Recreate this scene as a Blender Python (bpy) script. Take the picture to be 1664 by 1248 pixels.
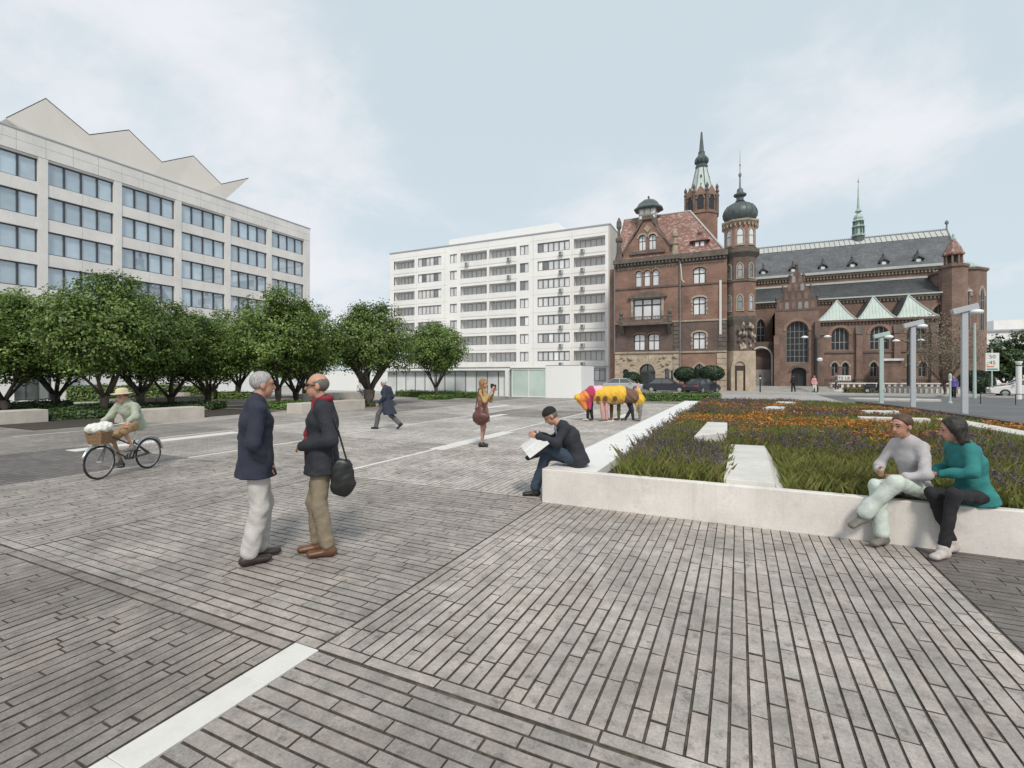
import bpy, math, random
import numpy as np
from mathutils import Vector, Matrix
R = math.radians
for o in list(bpy.data.objects): bpy.data.objects.remove(o)
SC = bpy.context.scene
COL = SC.collection

# ------------------------------------------------------------------ camera, sky, sun, exposure
YAW = 0.44083                     # the square's grid is turned against the view by this angle
cam = bpy.data.cameras.new('camera'); camo = bpy.data.objects.new('camera', cam); COL.objects.link(camo)
camo.location = (0, 0, 1.72); camo.rotation_euler = (R(90), 0, YAW)
cam.sensor_width = 36; cam.lens = 16.875; cam.shift_y = -0.0084; cam.clip_start = .05; cam.clip_end = 3000
SC.camera = camo

SUN_EL, SUN_AZ = R(46), R(146)    # azimuth from +Y towards +X
w = bpy.data.worlds.new('World'); SC.world = w; w.use_nodes = True
nt = w.node_tree; N = nt.nodes; L = nt.links; N.clear()
out = N.new('ShaderNodeOutputWorld'); bg = N.new('ShaderNodeBackground'); bg.inputs[1].default_value = .105
sky = N.new('ShaderNodeTexSky'); sky.sky_type = 'NISHITA'; sky.sun_disc = False
sky.sun_elevation = SUN_EL; sky.sun_rotation = SUN_AZ; sky.air_density = 1.0; sky.dust_density = 1.5; sky.ozone_density = 1.2
tc = N.new('ShaderNodeTexCoord')
def wmath(op, a, b=None, c=None, clamp=False):
    n = N.new('ShaderNodeMath'); n.operation = op; n.use_clamp = clamp
    for i, v in enumerate((a, b, c)):
        if v is None: continue
        if isinstance(v, (int, float)): n.inputs[i].default_value = v
        else: L.new(v, n.inputs[i])
    return n.outputs[0]
sep = N.new('ShaderNodeSeparateXYZ'); L.new(tc.outputs['Generated'], sep.inputs[0])
den = wmath('ADD', wmath('MAXIMUM', sep.outputs[2], 0.0), .34)
cmb = N.new('ShaderNodeCombineXYZ')
L.new(wmath('DIVIDE', sep.outputs[0], den), cmb.inputs[0]); L.new(wmath('DIVIDE', sep.outputs[1], den), cmb.inputs[1])
def wnoise(scale, det, rough, off, dist=0):
    mp = N.new('ShaderNodeMapping'); mp.inputs['Location'].default_value = off
    L.new(cmb.outputs[0], mp.inputs[0])
    n = N.new('ShaderNodeTexNoise'); n.inputs['Scale'].default_value = scale; n.inputs['Detail'].default_value = det
    n.inputs['Roughness'].default_value = rough; n.inputs['Distortion'].default_value = dist
    L.new(mp.outputs[0], n.inputs['Vector']); return n.outputs[0]
n1 = wnoise(.8, 6, .5, (18.5, 9.5, 25.5), .2); n2 = wnoise(2.6, 9, .62, (1.2, 4.4, 2), .3)
def ramp(v, a, b):
    n = N.new('ShaderNodeMapRange'); n.interpolation_type = 'SMOOTHSTEP'; L.new(v, n.inputs[0])
    n.inputs[1].default_value = a; n.inputs[2].default_value = b; return n.outputs[0]
cl = ramp(wmath('ADD', wmath('MULTIPLY', n1, .66), wmath('MULTIPLY', n2, .34)), .45, .605)
def wmix(f, a, b):
    n = N.new('ShaderNodeMix'); n.data_type = 'RGBA'
    if isinstance(f, (int, float)): n.inputs[0].default_value = f
    else: L.new(f, n.inputs[0])
    for i, v in ((6, a), (7, b)):
        if isinstance(v, tuple): n.inputs[i].default_value = v
        else: L.new(v, n.inputs[i])
    return n.outputs[2]
veil = wmix(.87, sky.outputs[0], (5.2, 5.95, 6.35, 1))           # thin high haze over the blue
cloud = wmix(cl, veil, (6.45, 6.6, 6.95, 1))
L.new(cloud, bg.inputs[0]); L.new(bg.outputs[0], out.inputs[0])

sl = bpy.data.lights.new('sun', 'SUN'); sl.energy = 2.0; sl.angle = R(11); sl.color = (1, .925, .82)
so = bpy.data.objects.new('sun', sl); COL.objects.link(so)
sd = Vector((math.sin(SUN_AZ) * math.cos(SUN_EL), math.cos(SUN_AZ) * math.cos(SUN_EL), math.sin(SUN_EL)))
so.rotation_euler = sd.to_track_quat('Z', 'Y').to_euler(); so.location = (-20, -20, 60)
SC.view_settings.view_transform = 'Standard'; SC.view_settings.look = 'None'
SC.view_settings.gamma = 1; SC.view_settings.exposure = 0.32

# ------------------------------------------------------------------ materials
MATS = {}
class NB:
    "small node helper"
    def __init__(s, name):
        s.m = bpy.data.materials.new(name); s.m.use_nodes = True; s.nt = s.m.node_tree
        s.b = s.nt.nodes['Principled BSDF']; MATS[name] = s.m
    def new(s, t, **k):
        n = s.nt.nodes.new('ShaderNode' + t)
        for a, v in k.items(): setattr(n, a, v)
        return n
    def ln(s, a, b): s.nt.links.new(a, b)
    def pos(s): return s.new('NewGeometry').outputs['Position']
    def objc(s): return s.new('TexCoord').outputs['Object']
    def noise(s, scale, det=4, rough=.55, vec=None, dist=0):
        n = s.new('TexNoise'); n.inputs['Scale'].default_value = scale; n.inputs['Detail'].default_value = det
        n.inputs['Roughness'].default_value = rough; n.inputs['Distortion'].default_value = dist
        s.ln(vec if vec is not None else s.pos(), n.inputs['Vector']); return n.outputs[0]
    def rng(s, v, a, b, c, d, smooth=False):
        n = s.new('MapRange'); s.ln(v, n.inputs[0])
        if smooth: n.interpolation_type = 'SMOOTHSTEP'
        for i, x in enumerate((a, b, c, d)): n.inputs[i + 1].default_value = x
        return n.outputs[0]
    def math(s, op, a, b=0):
        n = s.new('Math', operation=op)
        for i, v in enumerate((a, b)):
            if isinstance(v, (int, float)): n.inputs[i].default_value = v
            else: s.ln(v, n.inputs[i])
        return n.outputs[0]
    def mix(s, f, a, b, mode='MIX'):
        n = s.new('Mix', data_type='RGBA', blend_type=mode)
        for i, v in ((0, f), (6, a), (7, b)):
            if isinstance(v, (int, float)): n.inputs[i].default_value = v
            elif isinstance(v, tuple): n.inputs[i].default_value = (v + (1,))[:4]
            else: s.ln(v, n.inputs[i])
        return n.outputs[2]
    def scale(s, col, v):
        n = s.new('Vector' + 'Math', operation='SCALE')
        if isinstance(col, tuple): n.inputs[0].default_value = col[:3]
        else: s.ln(col, n.inputs[0])
        if isinstance(v, (int, float)): n.inputs['Scale'].default_value = v
        else: s.ln(v, n.inputs['Scale'])
        return n.outputs[0]
    def col(s, c):
        if isinstance(c, tuple): s.b.inputs['Base Color'].default_value = (c + (1,))[:4]
        else: s.ln(c, s.b.inputs['Base Color'])
    def set(s, rough=None, metal=None, ior=None, **k):
        if rough is not None: s.b.inputs['Roughness'].default_value = rough
        if metal is not None: s.b.inputs['Metallic'].default_value = metal
        if ior is not None: s.b.inputs['IOR'].default_value = ior
        for a, v in k.items(): s.b.inputs[a].default_value = v
    def bump(s, hgt, strength=.3, dist=.01):
        n = s.new('Bump'); n.inputs['Strength'].default_value = strength; n.inputs['Distance'].default_value = dist
        s.ln(hgt, n.inputs['Height']); s.ln(n.outputs[0], s.b.inputs['Normal'])

def mat(name, c, rough=.7, var=.18, scale=3., bump=.0, fine=40., metal=0, ior=1.5, dirt=None, obj=True):
    "plain painted / stone / cloth surface with soft blotches and fine grain"
    n = NB(name); v = n.objc() if obj else n.pos()
    a = n.noise(scale, 5, .6, v); b = n.noise(fine, 3, .6, v)
    k = n.math('ADD', n.rng(a, .3, .7, 1 - var, 1 + var), n.rng(b, .3, .7, -var * .35, var * .35))
    cc = n.scale(c, k)
    if dirt: cc = n.mix(n.rng(n.noise(scale * 2.3, 6, .7, v), .55, .75, 0, dirt[0], True), cc, dirt[1])
    n.col(cc); n.set(rough, metal, ior)
    if bump: n.bump(b, bump, .01)
    return n.m

def brickmat(name, c1, c2, mortar, bw, bh, var=.25, msize=.02, axis='XZ', stain=.35, stainc=(.03, .025, .022), rough=.85, off=.5):
    n = NB(name); p = n.pos(); s = n.new('SeparateXYZ'); n.ln(p, s.inputs[0]); cb = n.new('CombineXYZ')
    if axis == 'XZ':
        n.ln(n.math('ADD', s.outputs[0], s.outputs[1]), cb.inputs[0]); n.ln(s.outputs[2], cb.inputs[1])
    elif axis == 'XY': n.ln(s.outputs[0], cb.inputs[0]); n.ln(s.outputs[1], cb.inputs[1])
    else: n.ln(s.outputs[1], cb.inputs[0]); n.ln(s.outputs[0], cb.inputs[1])
    t = n.new('TexBrick'); t.offset = off; n.ln(cb.outputs[0], t.inputs['Vector'])
    t.inputs['Color1'].default_value = c1 + (1,); t.inputs['Color2'].default_value = c2 + (1,); t.inputs['Mortar'].default_value = mortar + (1,)
    t.inputs['Scale'].default_value = 1; t.inputs['Brick Width'].default_value = bw; t.inputs['Row Height'].default_value = bh
    t.inputs['Mortar Size'].default_value = msize; t.inputs['Bias'].default_value = -.1
    k = n.rng(n.noise(.7, 6, .65), .3, .7, 1 - var, 1 + var)
    c = n.scale(t.outputs['Color'], k)
    if stain: c = n.mix(n.rng(n.noise(.45, 7, .7), .5, .72, 0, stain, True), c, stainc)
    n.col(c); n.set(rough); n.bump(t.outputs['Fac'], -.35, .02)
    return n.m

def pavermat(name, c):
    n = NB(name); g = n.new('NewGeometry'); oi = n.new('ObjectInfo'); p = g.outputs['Position']
    rnd = n.math('FRACT', n.math('ADD', g.outputs['Random Per Island'], oi.outputs['Random']))
    k = n.rng(rnd, 0, 1, .91, 1.08)
    big = n.rng(n.noise(.8, 9, .72, p), .36, .64, .64, 1.22); mid = n.rng(n.noise(6, 8, .74, p), .3, .72, .70, 1.26)
    fine = n.rng(n.noise(70, 5, .8, p), .28, .72, .68, 1.28)
    cc = n.scale(n.scale(n.scale(n.scale(c, k), big), mid), fine)
    warm = n.rng(n.math('FRACT', n.math('MULTIPLY', rnd, 7.31)), 0, 1, 0, .35)
    cc = n.mix(warm, cc, n.scale(cc, 1.0)); cc = n.mix(n.math('MULTIPLY', warm, .9), cc, n.mix(1., cc, (1.08, .97, .92), 'MULTIPLY'))
    cc = n.mix(n.rng(n.noise(9, 8, .75, p), .52, .68, 0, .7, True), cc, (.10, .092, .086))      # lichen-dark blotches
    cc = n.mix(n.rng(n.noise(27, 5, .7, p), .62, .74, 0, .5, True), cc, (.42, .40, .37))          # pale wear
    n.col(cc); n.set(.78); n.ln(n.rng(n.noise(7, 4, .6, p), .3, .7, .62, .92), n.b.inputs['Roughness'])
    n.bump(n.noise(120, 4, .7, p), .35, .004)
    return n.m
PC_ = dict(light=(.47, .435, .403), mid=(.40, .368, .338), soft=(.345, .317, .292), dim=(.255, .231, .21), dark=(.155, .142, .134))
for k_, c_ in PC_.items(): pavermat('paver_' + k_, c_)
def farpave(name, c, axis):
    n = NB(name); p = n.pos(); s = n.new('SeparateXYZ'); n.ln(p, s.inputs[0]); cb = n.new('CombineXYZ')
    a, b = (0, 1) if axis == 'X' else (1, 0)
    n.ln(s.outputs[a], cb.inputs[0]); n.ln(s.outputs[b], cb.inputs[1])
    t = n.new('TexBrick'); n.ln(cb.outputs[0], t.inputs['Vector']); t.offset = .37
    t.inputs['Color1'].default_value = tuple(v * .84 for v in c) + (1,); t.inputs['Color2'].default_value = tuple(v * 1.14 for v in c) + (1,)
    t.inputs['Mortar'].default_value = tuple(v * .33 for v in c) + (1,); t.inputs['Scale'].default_value = 1
    t.inputs['Brick Width'].default_value = .46; t.inputs['Row Height'].default_value = .092; t.inputs['Mortar Size'].default_value = .0085
    cc = n.scale(n.scale(t.outputs['Color'], n.rng(n.noise(.6, 8, .68), .34, .66, .7, 1.22)), n.rng(n.noise(6, 7, .72), .3, .7, .75, 1.22))
    n.col(cc); n.set(.78); return n.m
for nm, c in PC_.items():
    farpave('far_' + nm + '_X', c, 'X'); farpave('far_' + nm + '_Y', c, 'Y')
mat('joint_soil', (.085, .073, .058), .95, .5, 12, .5, 80, obj=False, dirt=(.6, (.09, .09, .04)))
mat('ground_far', (.24, .235, .225), .9, .2, .3, obj=False)
mat('white_stone', (.66, .645, .61), .6, .07, 3, .1, 60, obj=False, dirt=(.25, (.42, .40, .36)))
mat('joint_line', (.3, .29, .27), .9)
def concrete(name, c, var=.12):
    n = NB(name); p = n.pos()
    cc = n.scale(c, n.rng(n.noise(1.6, 7, .65, p), .3, .7, 1 - var, 1 + var)); cc = n.scale(cc, n.rng(n.noise(45, 4, .7, p), .3, .7, .93, 1.07))
    vo = n.new('TexVoronoi'); vo.inputs['Scale'].default_value = 22; n.ln(p, vo.inputs['Vector'])
    pit = n.math('MULTIPLY', n.rng(vo.outputs['Distance'], .05, .12, 1, 0), n.rng(n.noise(6, 3, .6, p), .52, .6, 0, 1))
    cc = n.mix(n.math('MULTIPLY', pit, .75), cc, (.2, .18, .15))
    cc = n.mix(n.rng(n.noise(3.3, 8, .75, p), .53, .72, 0, .5, True), cc, tuple(v * .66 for v in c))
    mp = n.new('Mapping'); n.ln(p, mp.inputs[0]); mp.inputs['Scale'].default_value = (9, 9, .5)
    cc = n.mix(n.rng(n.noise(1, 6, .7, mp.outputs[0]), .52, .72, 0, .3, True), cc, tuple(v * .62 for v in c))
    n.col(cc); n.set(.75); n.bump(n.math('SUBTRACT', n.noise(60, 4, .7, p), pit), .3, .006); return n.m
concrete('planter_concrete', (.68, .645, .605), .14); concrete('planter_top', (.73, .725, .705), .05)
concrete('block_concrete', (.60, .58, .545), .12)
concrete('bench_stone', (.50, .455, .41), .16)
mat('soil', (.05, .04, .03), .95, .4, 6, .6, 50, obj=False)
def asphalt():
    n = NB('asphalt'); p = n.pos(); c = n.scale((.125, .127, .132), n.rng(n.noise(.4, 7, .65, p), .3, .7, .78, 1.25))
    n.col(n.scale(c, n.rng(n.noise(60, 3, .7, p), .3, .7, .85, 1.15))); n.set(.85); n.bump(n.noise(90, 3, .7, p), .3, .006)
asphalt()
mat('pale_paving', (.36, .35, .335), .85, .14, 1.2, .1, 30, obj=False)
mat('kerb_stone', (.42, .41, .39), .8, .15, 2, obj=False)
# left office
def cladding():
    n = NB('office_cladding'); p = n.pos(); s = n.new('SeparateXYZ'); n.ln(p, s.inputs[0])
    wv = n.math('FRACT', n.math('MULTIPLY', s.outputs[2], 6.5)); ln_ = n.rng(wv, 0, .14, 1, 0)
    c = n.scale((.68, .66, .64), n.rng(n.noise(.35, 6, .6, p), .3, .7, .9, 1.1))
    c = n.scale(c, n.rng(n.noise(9, 4, .7, p), .3, .7, .94, 1.06)); c = n.mix(n.math('MULTIPLY', ln_, .4), c, (.3, .28, .26))
    st = n.new('CombineXYZ'); n.ln(n.math('MULTIPLY', s.outputs[1], 3), st.inputs[0]); n.ln(n.math('MULTIPLY', s.outputs[2], .25), st.inputs[1])
    c = n.mix(n.rng(n.noise(1.2, 6, .7, st.outputs[0]), .55, .75, 0, .3, True), c, (.34, .32, .30))
    n.col(c); n.set(.7); return n.m
cladding()
mat('roof_cream', (.74, .70, .645), .6, .04, .3, obj=False); mat('roof_edge', (.06, .06, .06), .6)
mat('office_frame', (.05, .055, .065), .4, .1)
def glass(name, c, ior, rough=.04, var=.3, wob=.15):
    n = NB(name); oi = n.new('ObjectInfo')
    k = n.rng(oi.outputs['Random'], 0, 1, 1 - var, 1 + var)
    n.col(n.scale(n.scale(c, k), n.rng(n.noise(.8, 3, .5), .3, .7, .9, 1.1))); n.set(rough, 0, ior)
    n.bump(n.noise(.7, 2, .5), wob * .2, .03); return n.m
glass('office_glass', (.36, .45, .53), 2.6, .02, .2); glass('dark_glass', (.06, .07, .075), 2.0, .05, .5)  # office panes: bluish sky reflection partly painted into the base colour
glass('curtain_glass', (.72, .73, .73), 1.9, .12, .3); glass('grey_glass', (.26, .28, .285), 2.2, .06, .6); glass('sky_white_glass', (.66, .67, .68), 2.0, .08, .1)  # town house panes: white sky reflection painted into the pale base colour
glass('mint_glass', (.56, .68, .62), 1.6, .05, .15); glass('pale_glass', (.68, .72, .73), 1.6, .06, .15); glass('stained_glass', (.03, .034, .038), 1.4, .45, .2)
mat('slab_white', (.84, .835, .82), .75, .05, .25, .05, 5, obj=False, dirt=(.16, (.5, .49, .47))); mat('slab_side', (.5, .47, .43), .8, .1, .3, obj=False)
mat('slab_panel', (.80, .79, .775), .75, .06, .4, obj=False, dirt=(.15, (.48, .47, .45)))
mat('slab_frame', (.17, .17, .175), .5, .1); mat('steel_grey', (.42, .43, .44), .45, .08, 2, metal=.4); mat('unit_grey', (.5, .5, .49), .6, .1)
mat('pure_white', (.80, .805, .80), .5, .02, .5)
# brick buildings
brickmat('brick_red', (.262, .135, .097), (.19, .098, .072), (.24, .185, .15), .27, .085, .28, .012, stain=.4)
brickmat('brick_orange', (.32, .175, .125), (.24, .13, .097), (.27, .21, .17), .27, .085, .24, .012, stain=.2)
brickmat('brick_dark', (.15, .095, .08), (.105, .07, .062), (.15, .125, .11), .27, .085, .3, .012, stain=.4)
brickmat('brick_church', (.245, .148, .115), (.175, .105, .083), (.19, .15, .125), .27, .085, .3, .012, stain=.35)
mat('sandstone', (.44, .36, .275), .85, .25, 1.2, .2, 12, obj=False, dirt=(.7, (.15, .12, .095)))
mat('sooty_stone', (.13, .11, .095), .85, .3, 1.5, .3, 10, obj=False); mat('buff_stone', (.36, .30, .235), .85, .25, 1.5, .2, 12, obj=False, dirt=(.5, (.12, .1, .085)))
def rooftile(name, cols, bw, bh):
    n = NB(name); p = n.pos(); s = n.new('SeparateXYZ'); n.ln(p, s.inputs[0]); cb = n.new('CombineXYZ')
    n.ln(n.math('ADD', s.outputs[0], n.math('MULTIPLY', s.outputs[1], .35)), cb.inputs[0]); n.ln(s.outputs[2], cb.inputs[1])
    t = n.new('TexBrick'); n.ln(cb.outputs[0], t.inputs['Vector']); t.inputs['Scale'].default_value = 1
    t.inputs['Brick Width'].default_value = bw; t.inputs['Row Height'].default_value = bh; t.inputs['Mortar Size'].default_value = .012
    t.inputs['Color1'].default_value = cols[0] + (1,); t.inputs['Color2'].default_value = cols[1] + (1,); t.inputs['Mortar'].default_value = tuple(v * .5 for v in cols[0]) + (1,)
    c = n.mix(n.rng(n.noise(2.6, 5, .75), .5, .62, 0, .75, True), t.outputs['Color'], cols[2])
    c = n.scale(c, n.rng(n.noise(.6, 5, .6), .3, .7, .75, 1.25)); n.col(c); n.set(.65); n.bump(t.outputs['Fac'], -.4, .03); return n.m
rooftile('tile_red', ((.27, .135, .105), (.20, .105, .085), (.48, .39, .35)), .3, .2)
rooftile('slate', ((.12, .125, .135), (.095, .10, .108), (.155, .16, .17)), .3, .16)
rooftile('slate_dark', ((.06, .066, .07), (.048, .053, .057), (.08, .087, .092)), .3, .16)
mat('copper_green', (.36, .475, .425), .6, .2, 1.5, .1, 10, obj=False, dirt=(.35, (.16, .2, .18))); mat('copper_pale', (.50, .585, .545), .6, .1, 1, obj=False, dirt=(.15, (.33, .4, .37)))
mat('copper_dark', (.085, .105, .105), .45, .3, 1.5, obj=False, dirt=(.4, (.17, .22, .21))); mat('lead_pale', (.46, .48, .46), .6, .12, 1, obj=False, dirt=(.3, (.3, .33, .31)))
mat('lead_grey', (.2, .205, .205), .55, .2, 2, obj=False); mat('dark_wood', (.05, .035, .028), .7, .3, 4); mat('black_iron', (.02, .02, .021), .5, .2)
mat('window_wood', (.055, .04, .034), .6, .2); mat('white_pipe', (.62, .6, .57), .6, .05)
# vegetation
def leafmat(name, c1, c2, rough=.42, tr=.18):
    n = NB(name); g = n.new('NewGeometry'); oi = n.new('ObjectInfo')
    cc = n.mix(g.outputs['Random Per Island'], c1, c2); cc = n.scale(cc, n.rng(n.noise(.9, 4, .6), .3, .7, .72, 1.3))
    cc = n.scale(cc, n.rng(oi.outputs['Random'], 0, 1, .88, 1.14))
    n.col(cc); n.set(rough)
    tb = n.new('BsdfTranslucent'); n.ln(n.scale(cc, 1.5), tb.inputs[0]); mx = n.new('MixShader'); mx.inputs[0].default_value = tr
    o = n.nt.nodes['Material Output']; n.ln(n.b.outputs[0], mx.inputs[1]); n.ln(tb.outputs[0], mx.inputs[2]); n.ln(mx.outputs[0], o.inputs[0]); return n.m
leafmat('leaf_tree', (.048, .098, .022), (.215, .305, .068)); leafmat('leaf_dark', (.028, .06, .018), (.07, .12, .032)); leafmat('leaf_hedge', (.07, .14, .022), (.15, .25, .05))
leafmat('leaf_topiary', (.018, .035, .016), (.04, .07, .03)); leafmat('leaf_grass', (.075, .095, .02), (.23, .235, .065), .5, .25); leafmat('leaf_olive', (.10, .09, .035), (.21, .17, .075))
leafmat('petal_purple', (.06, .048, .085), (.13, .10, .18), .7); leafmat('petal_orange', (.42, .13, .02), (.52, .25, .04), .7); leafmat('petal_rust', (.22, .09, .03), (.36, .17, .06), .7)
leafmat('twig_tan', (.17, .14, .10), (.26, .22, .16), .8, 0)
mat('bark', (.085, .07, .058), .9, .35, 4, .6, 30, obj=False)
# people and things
def cloth(name, c, var=.12, rough=.85, fine=160):
    n = NB(name); v = n.objc(); k = n.rng(n.noise(7, 5, .6, v), .3, .7, 1 - var, 1 + var)
    n.col(n.scale(n.scale(c, k), n.rng(n.noise(fine, 2, .6, v), .3, .7, .9, 1.1))); n.set(rough); n.bump(n.noise(14, 5, .6, v, .6), .5, .02); return n.m
for k_, c_ in dict(navy=(.022, .026, .045), charcoal=(.022, .025, .033), paletrouser=(.50, .48, .46), khaki=(.235, .195, .135), redscarf=(.22, .018, .032), denim=(.035, .055, .085),
        darkdenim=(.028, .03, .036), bluecoat=(.025, .033, .055), greytrouser=(.10, .105, .12), sage=(.36, .40, .32), tan=(.34, .23, .12), rustdress=(.27, .125, .095), mustard=(.42, .28, .12),
        teal=(.025, .19, .185), black=(.014, .014, .017), mint=(.52, .58, .53), greyshirt=(.43, .41, .42), blackcap=(.014, .013, .014), blueshirt=(.14, .2, .33), greyblue=(.2, .22, .28),
        yellow=(.72, .44, .05), pink=(.74, .45, .58), magenta=(.42, .05, .11), orange=(.72, .24, .06), brownspot=(.12, .06, .02), peach=(.55, .34, .26), olive=(.11, .11, .035), grey=(.22, .21, .2), brownfur=(.17, .10, .07),
        whitebag=(.68, .68, .64), purple=(.12, .10, .3), pinktop=(.6, .3, .32), straw=(.56, .47, .32)).items(): cloth('cloth_' + k_, c_)
def leather(name, c, rough=.4): mat(name, c, rough, .25, 8, .2, 60)
leather('leather_brown', (.13, .058, .028)); leather('leather_dark', (.035, .024, .022)); leather('leather_black', (.015, .015, .016)); leather('leather_bag', (.10, .038, .032)); leather('sneaker', (.5, .45, .43), .7); leather('leather_grey', (.16, .15, .13), .6)
def skin():
    n = NB('skin'); v = n.objc(); c = n.mix(n.rng(n.noise(14, 4, .6, v), .35, .65, 0, 1), (.50, .29, .205), (.42, .215, .15)); n.col(c); n.set(.5)
    n.b.inputs['Subsurface Weight'].default_value = .08; n.b.inputs['Subsurface Radius'].default_value = (.02, .008, .004)
skin()
mat('eye_dark', (.02, .015, .012), .2); mat('lip', (.35, .13, .11), .5)
for k_, c_ in dict(grey=(.34, .33, .32), brown=(.075, .04, .022), dark=(.018, .013, .011), blond=(.26, .15, .06), greybrown=(.13, .11, .095), white=(.5, .49, .47)).items():
    n_ = NB('hair_' + k_); v_ = n_.objc(); sp_ = n_.new('Mapping'); n_.ln(v_, sp_.inputs[0]); sp_.inputs['Scale'].default_value = (90, 90, 16)
    n_.col(n_.scale(c_, n_.rng(n_.noise(1, 4, .6, sp_.outputs[0]), .3, .7, .6, 1.4))); n_.set(.55); n_.bump(n_.noise(1, 4, .6, sp_.outputs[0]), .6, .01)
def newsprint():
    n = NB('paper'); s = n.new('SeparateXYZ'); n.ln(n.objc(), s.inputs[0])
    ln_ = n.rng(n.math('FRACT', n.math('MULTIPLY', s.outputs[1], 70)), .45, .55, 0, 1); gap = n.rng(n.math('FRACT', n.math('MULTIPLY', s.outputs[0], 9)), .1, .14, 0, 1)
    n.col(n.mix(n.math('MULTIPLY', n.math('MULTIPLY', ln_, gap), n.rng(n.noise(60, 2, .5, n.objc()), .4, .5, .1, .5)), (.74, .74, .72), (.25, .25, .25))); n.set(.85)
newsprint()
mat('rubber', (.02, .02, .02), .7); mat('chrome', (.55, .55, .55), .25, .05, metal=.9); mat('bike_white', (.6, .58, .54), .4, .05); mat('wicker', (.24, .15, .08), .8, .35, 40, .5, 120)
for k_, c_ in dict(navy=(.012, .016, .026), silver=(.42, .43, .44), red=(.38, .03, .025), white=(.68, .68, .67), teal=(.03, .12, .14)).items():
    n_ = NB('car_' + k_); n_.col(c_); n_.set(.3); n_.b.inputs['Coat Weight'].default_value = .8; n_.b.inputs['Coat Roughness'].default_value = .06
mat('bike_dark', (.09, .09, .09), .45)
glass('car_glass', (.05, .06, .065), 2.0, .04, .2)
mat('head_lamp', (.8, .8, .78), .2, .03); mat('pole_grey', (.46, .475, .50), .5, .04, 2, metal=.15); mat('pole_mint', (.40, .50, .47), .5, .06, 2); mat('lamp_white', (.78, .79, .80), .35, .03)
mat('sign_white', (.75, .75, .73), .5, .04); mat('sign_ink', (.05, .05, .055), .6); mat('sign_teal', (.08, .34, .34), .6); mat('parapet_dark', (.105, .095, .088), .8, .3, 2, .3, 20, obj=False); mat('parapet_panel', (.235, .225, .215), .8, .25, 3, .2, 25, obj=False)
mat('balustrade', (.62, .60, .56), .8, .1, 2, obj=False, dirt=(.3, (.35, .32, .28))); mat('grey_stone', (.29, .28, .265), .85, .2, 1.5, .2, 15, obj=False)
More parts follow.
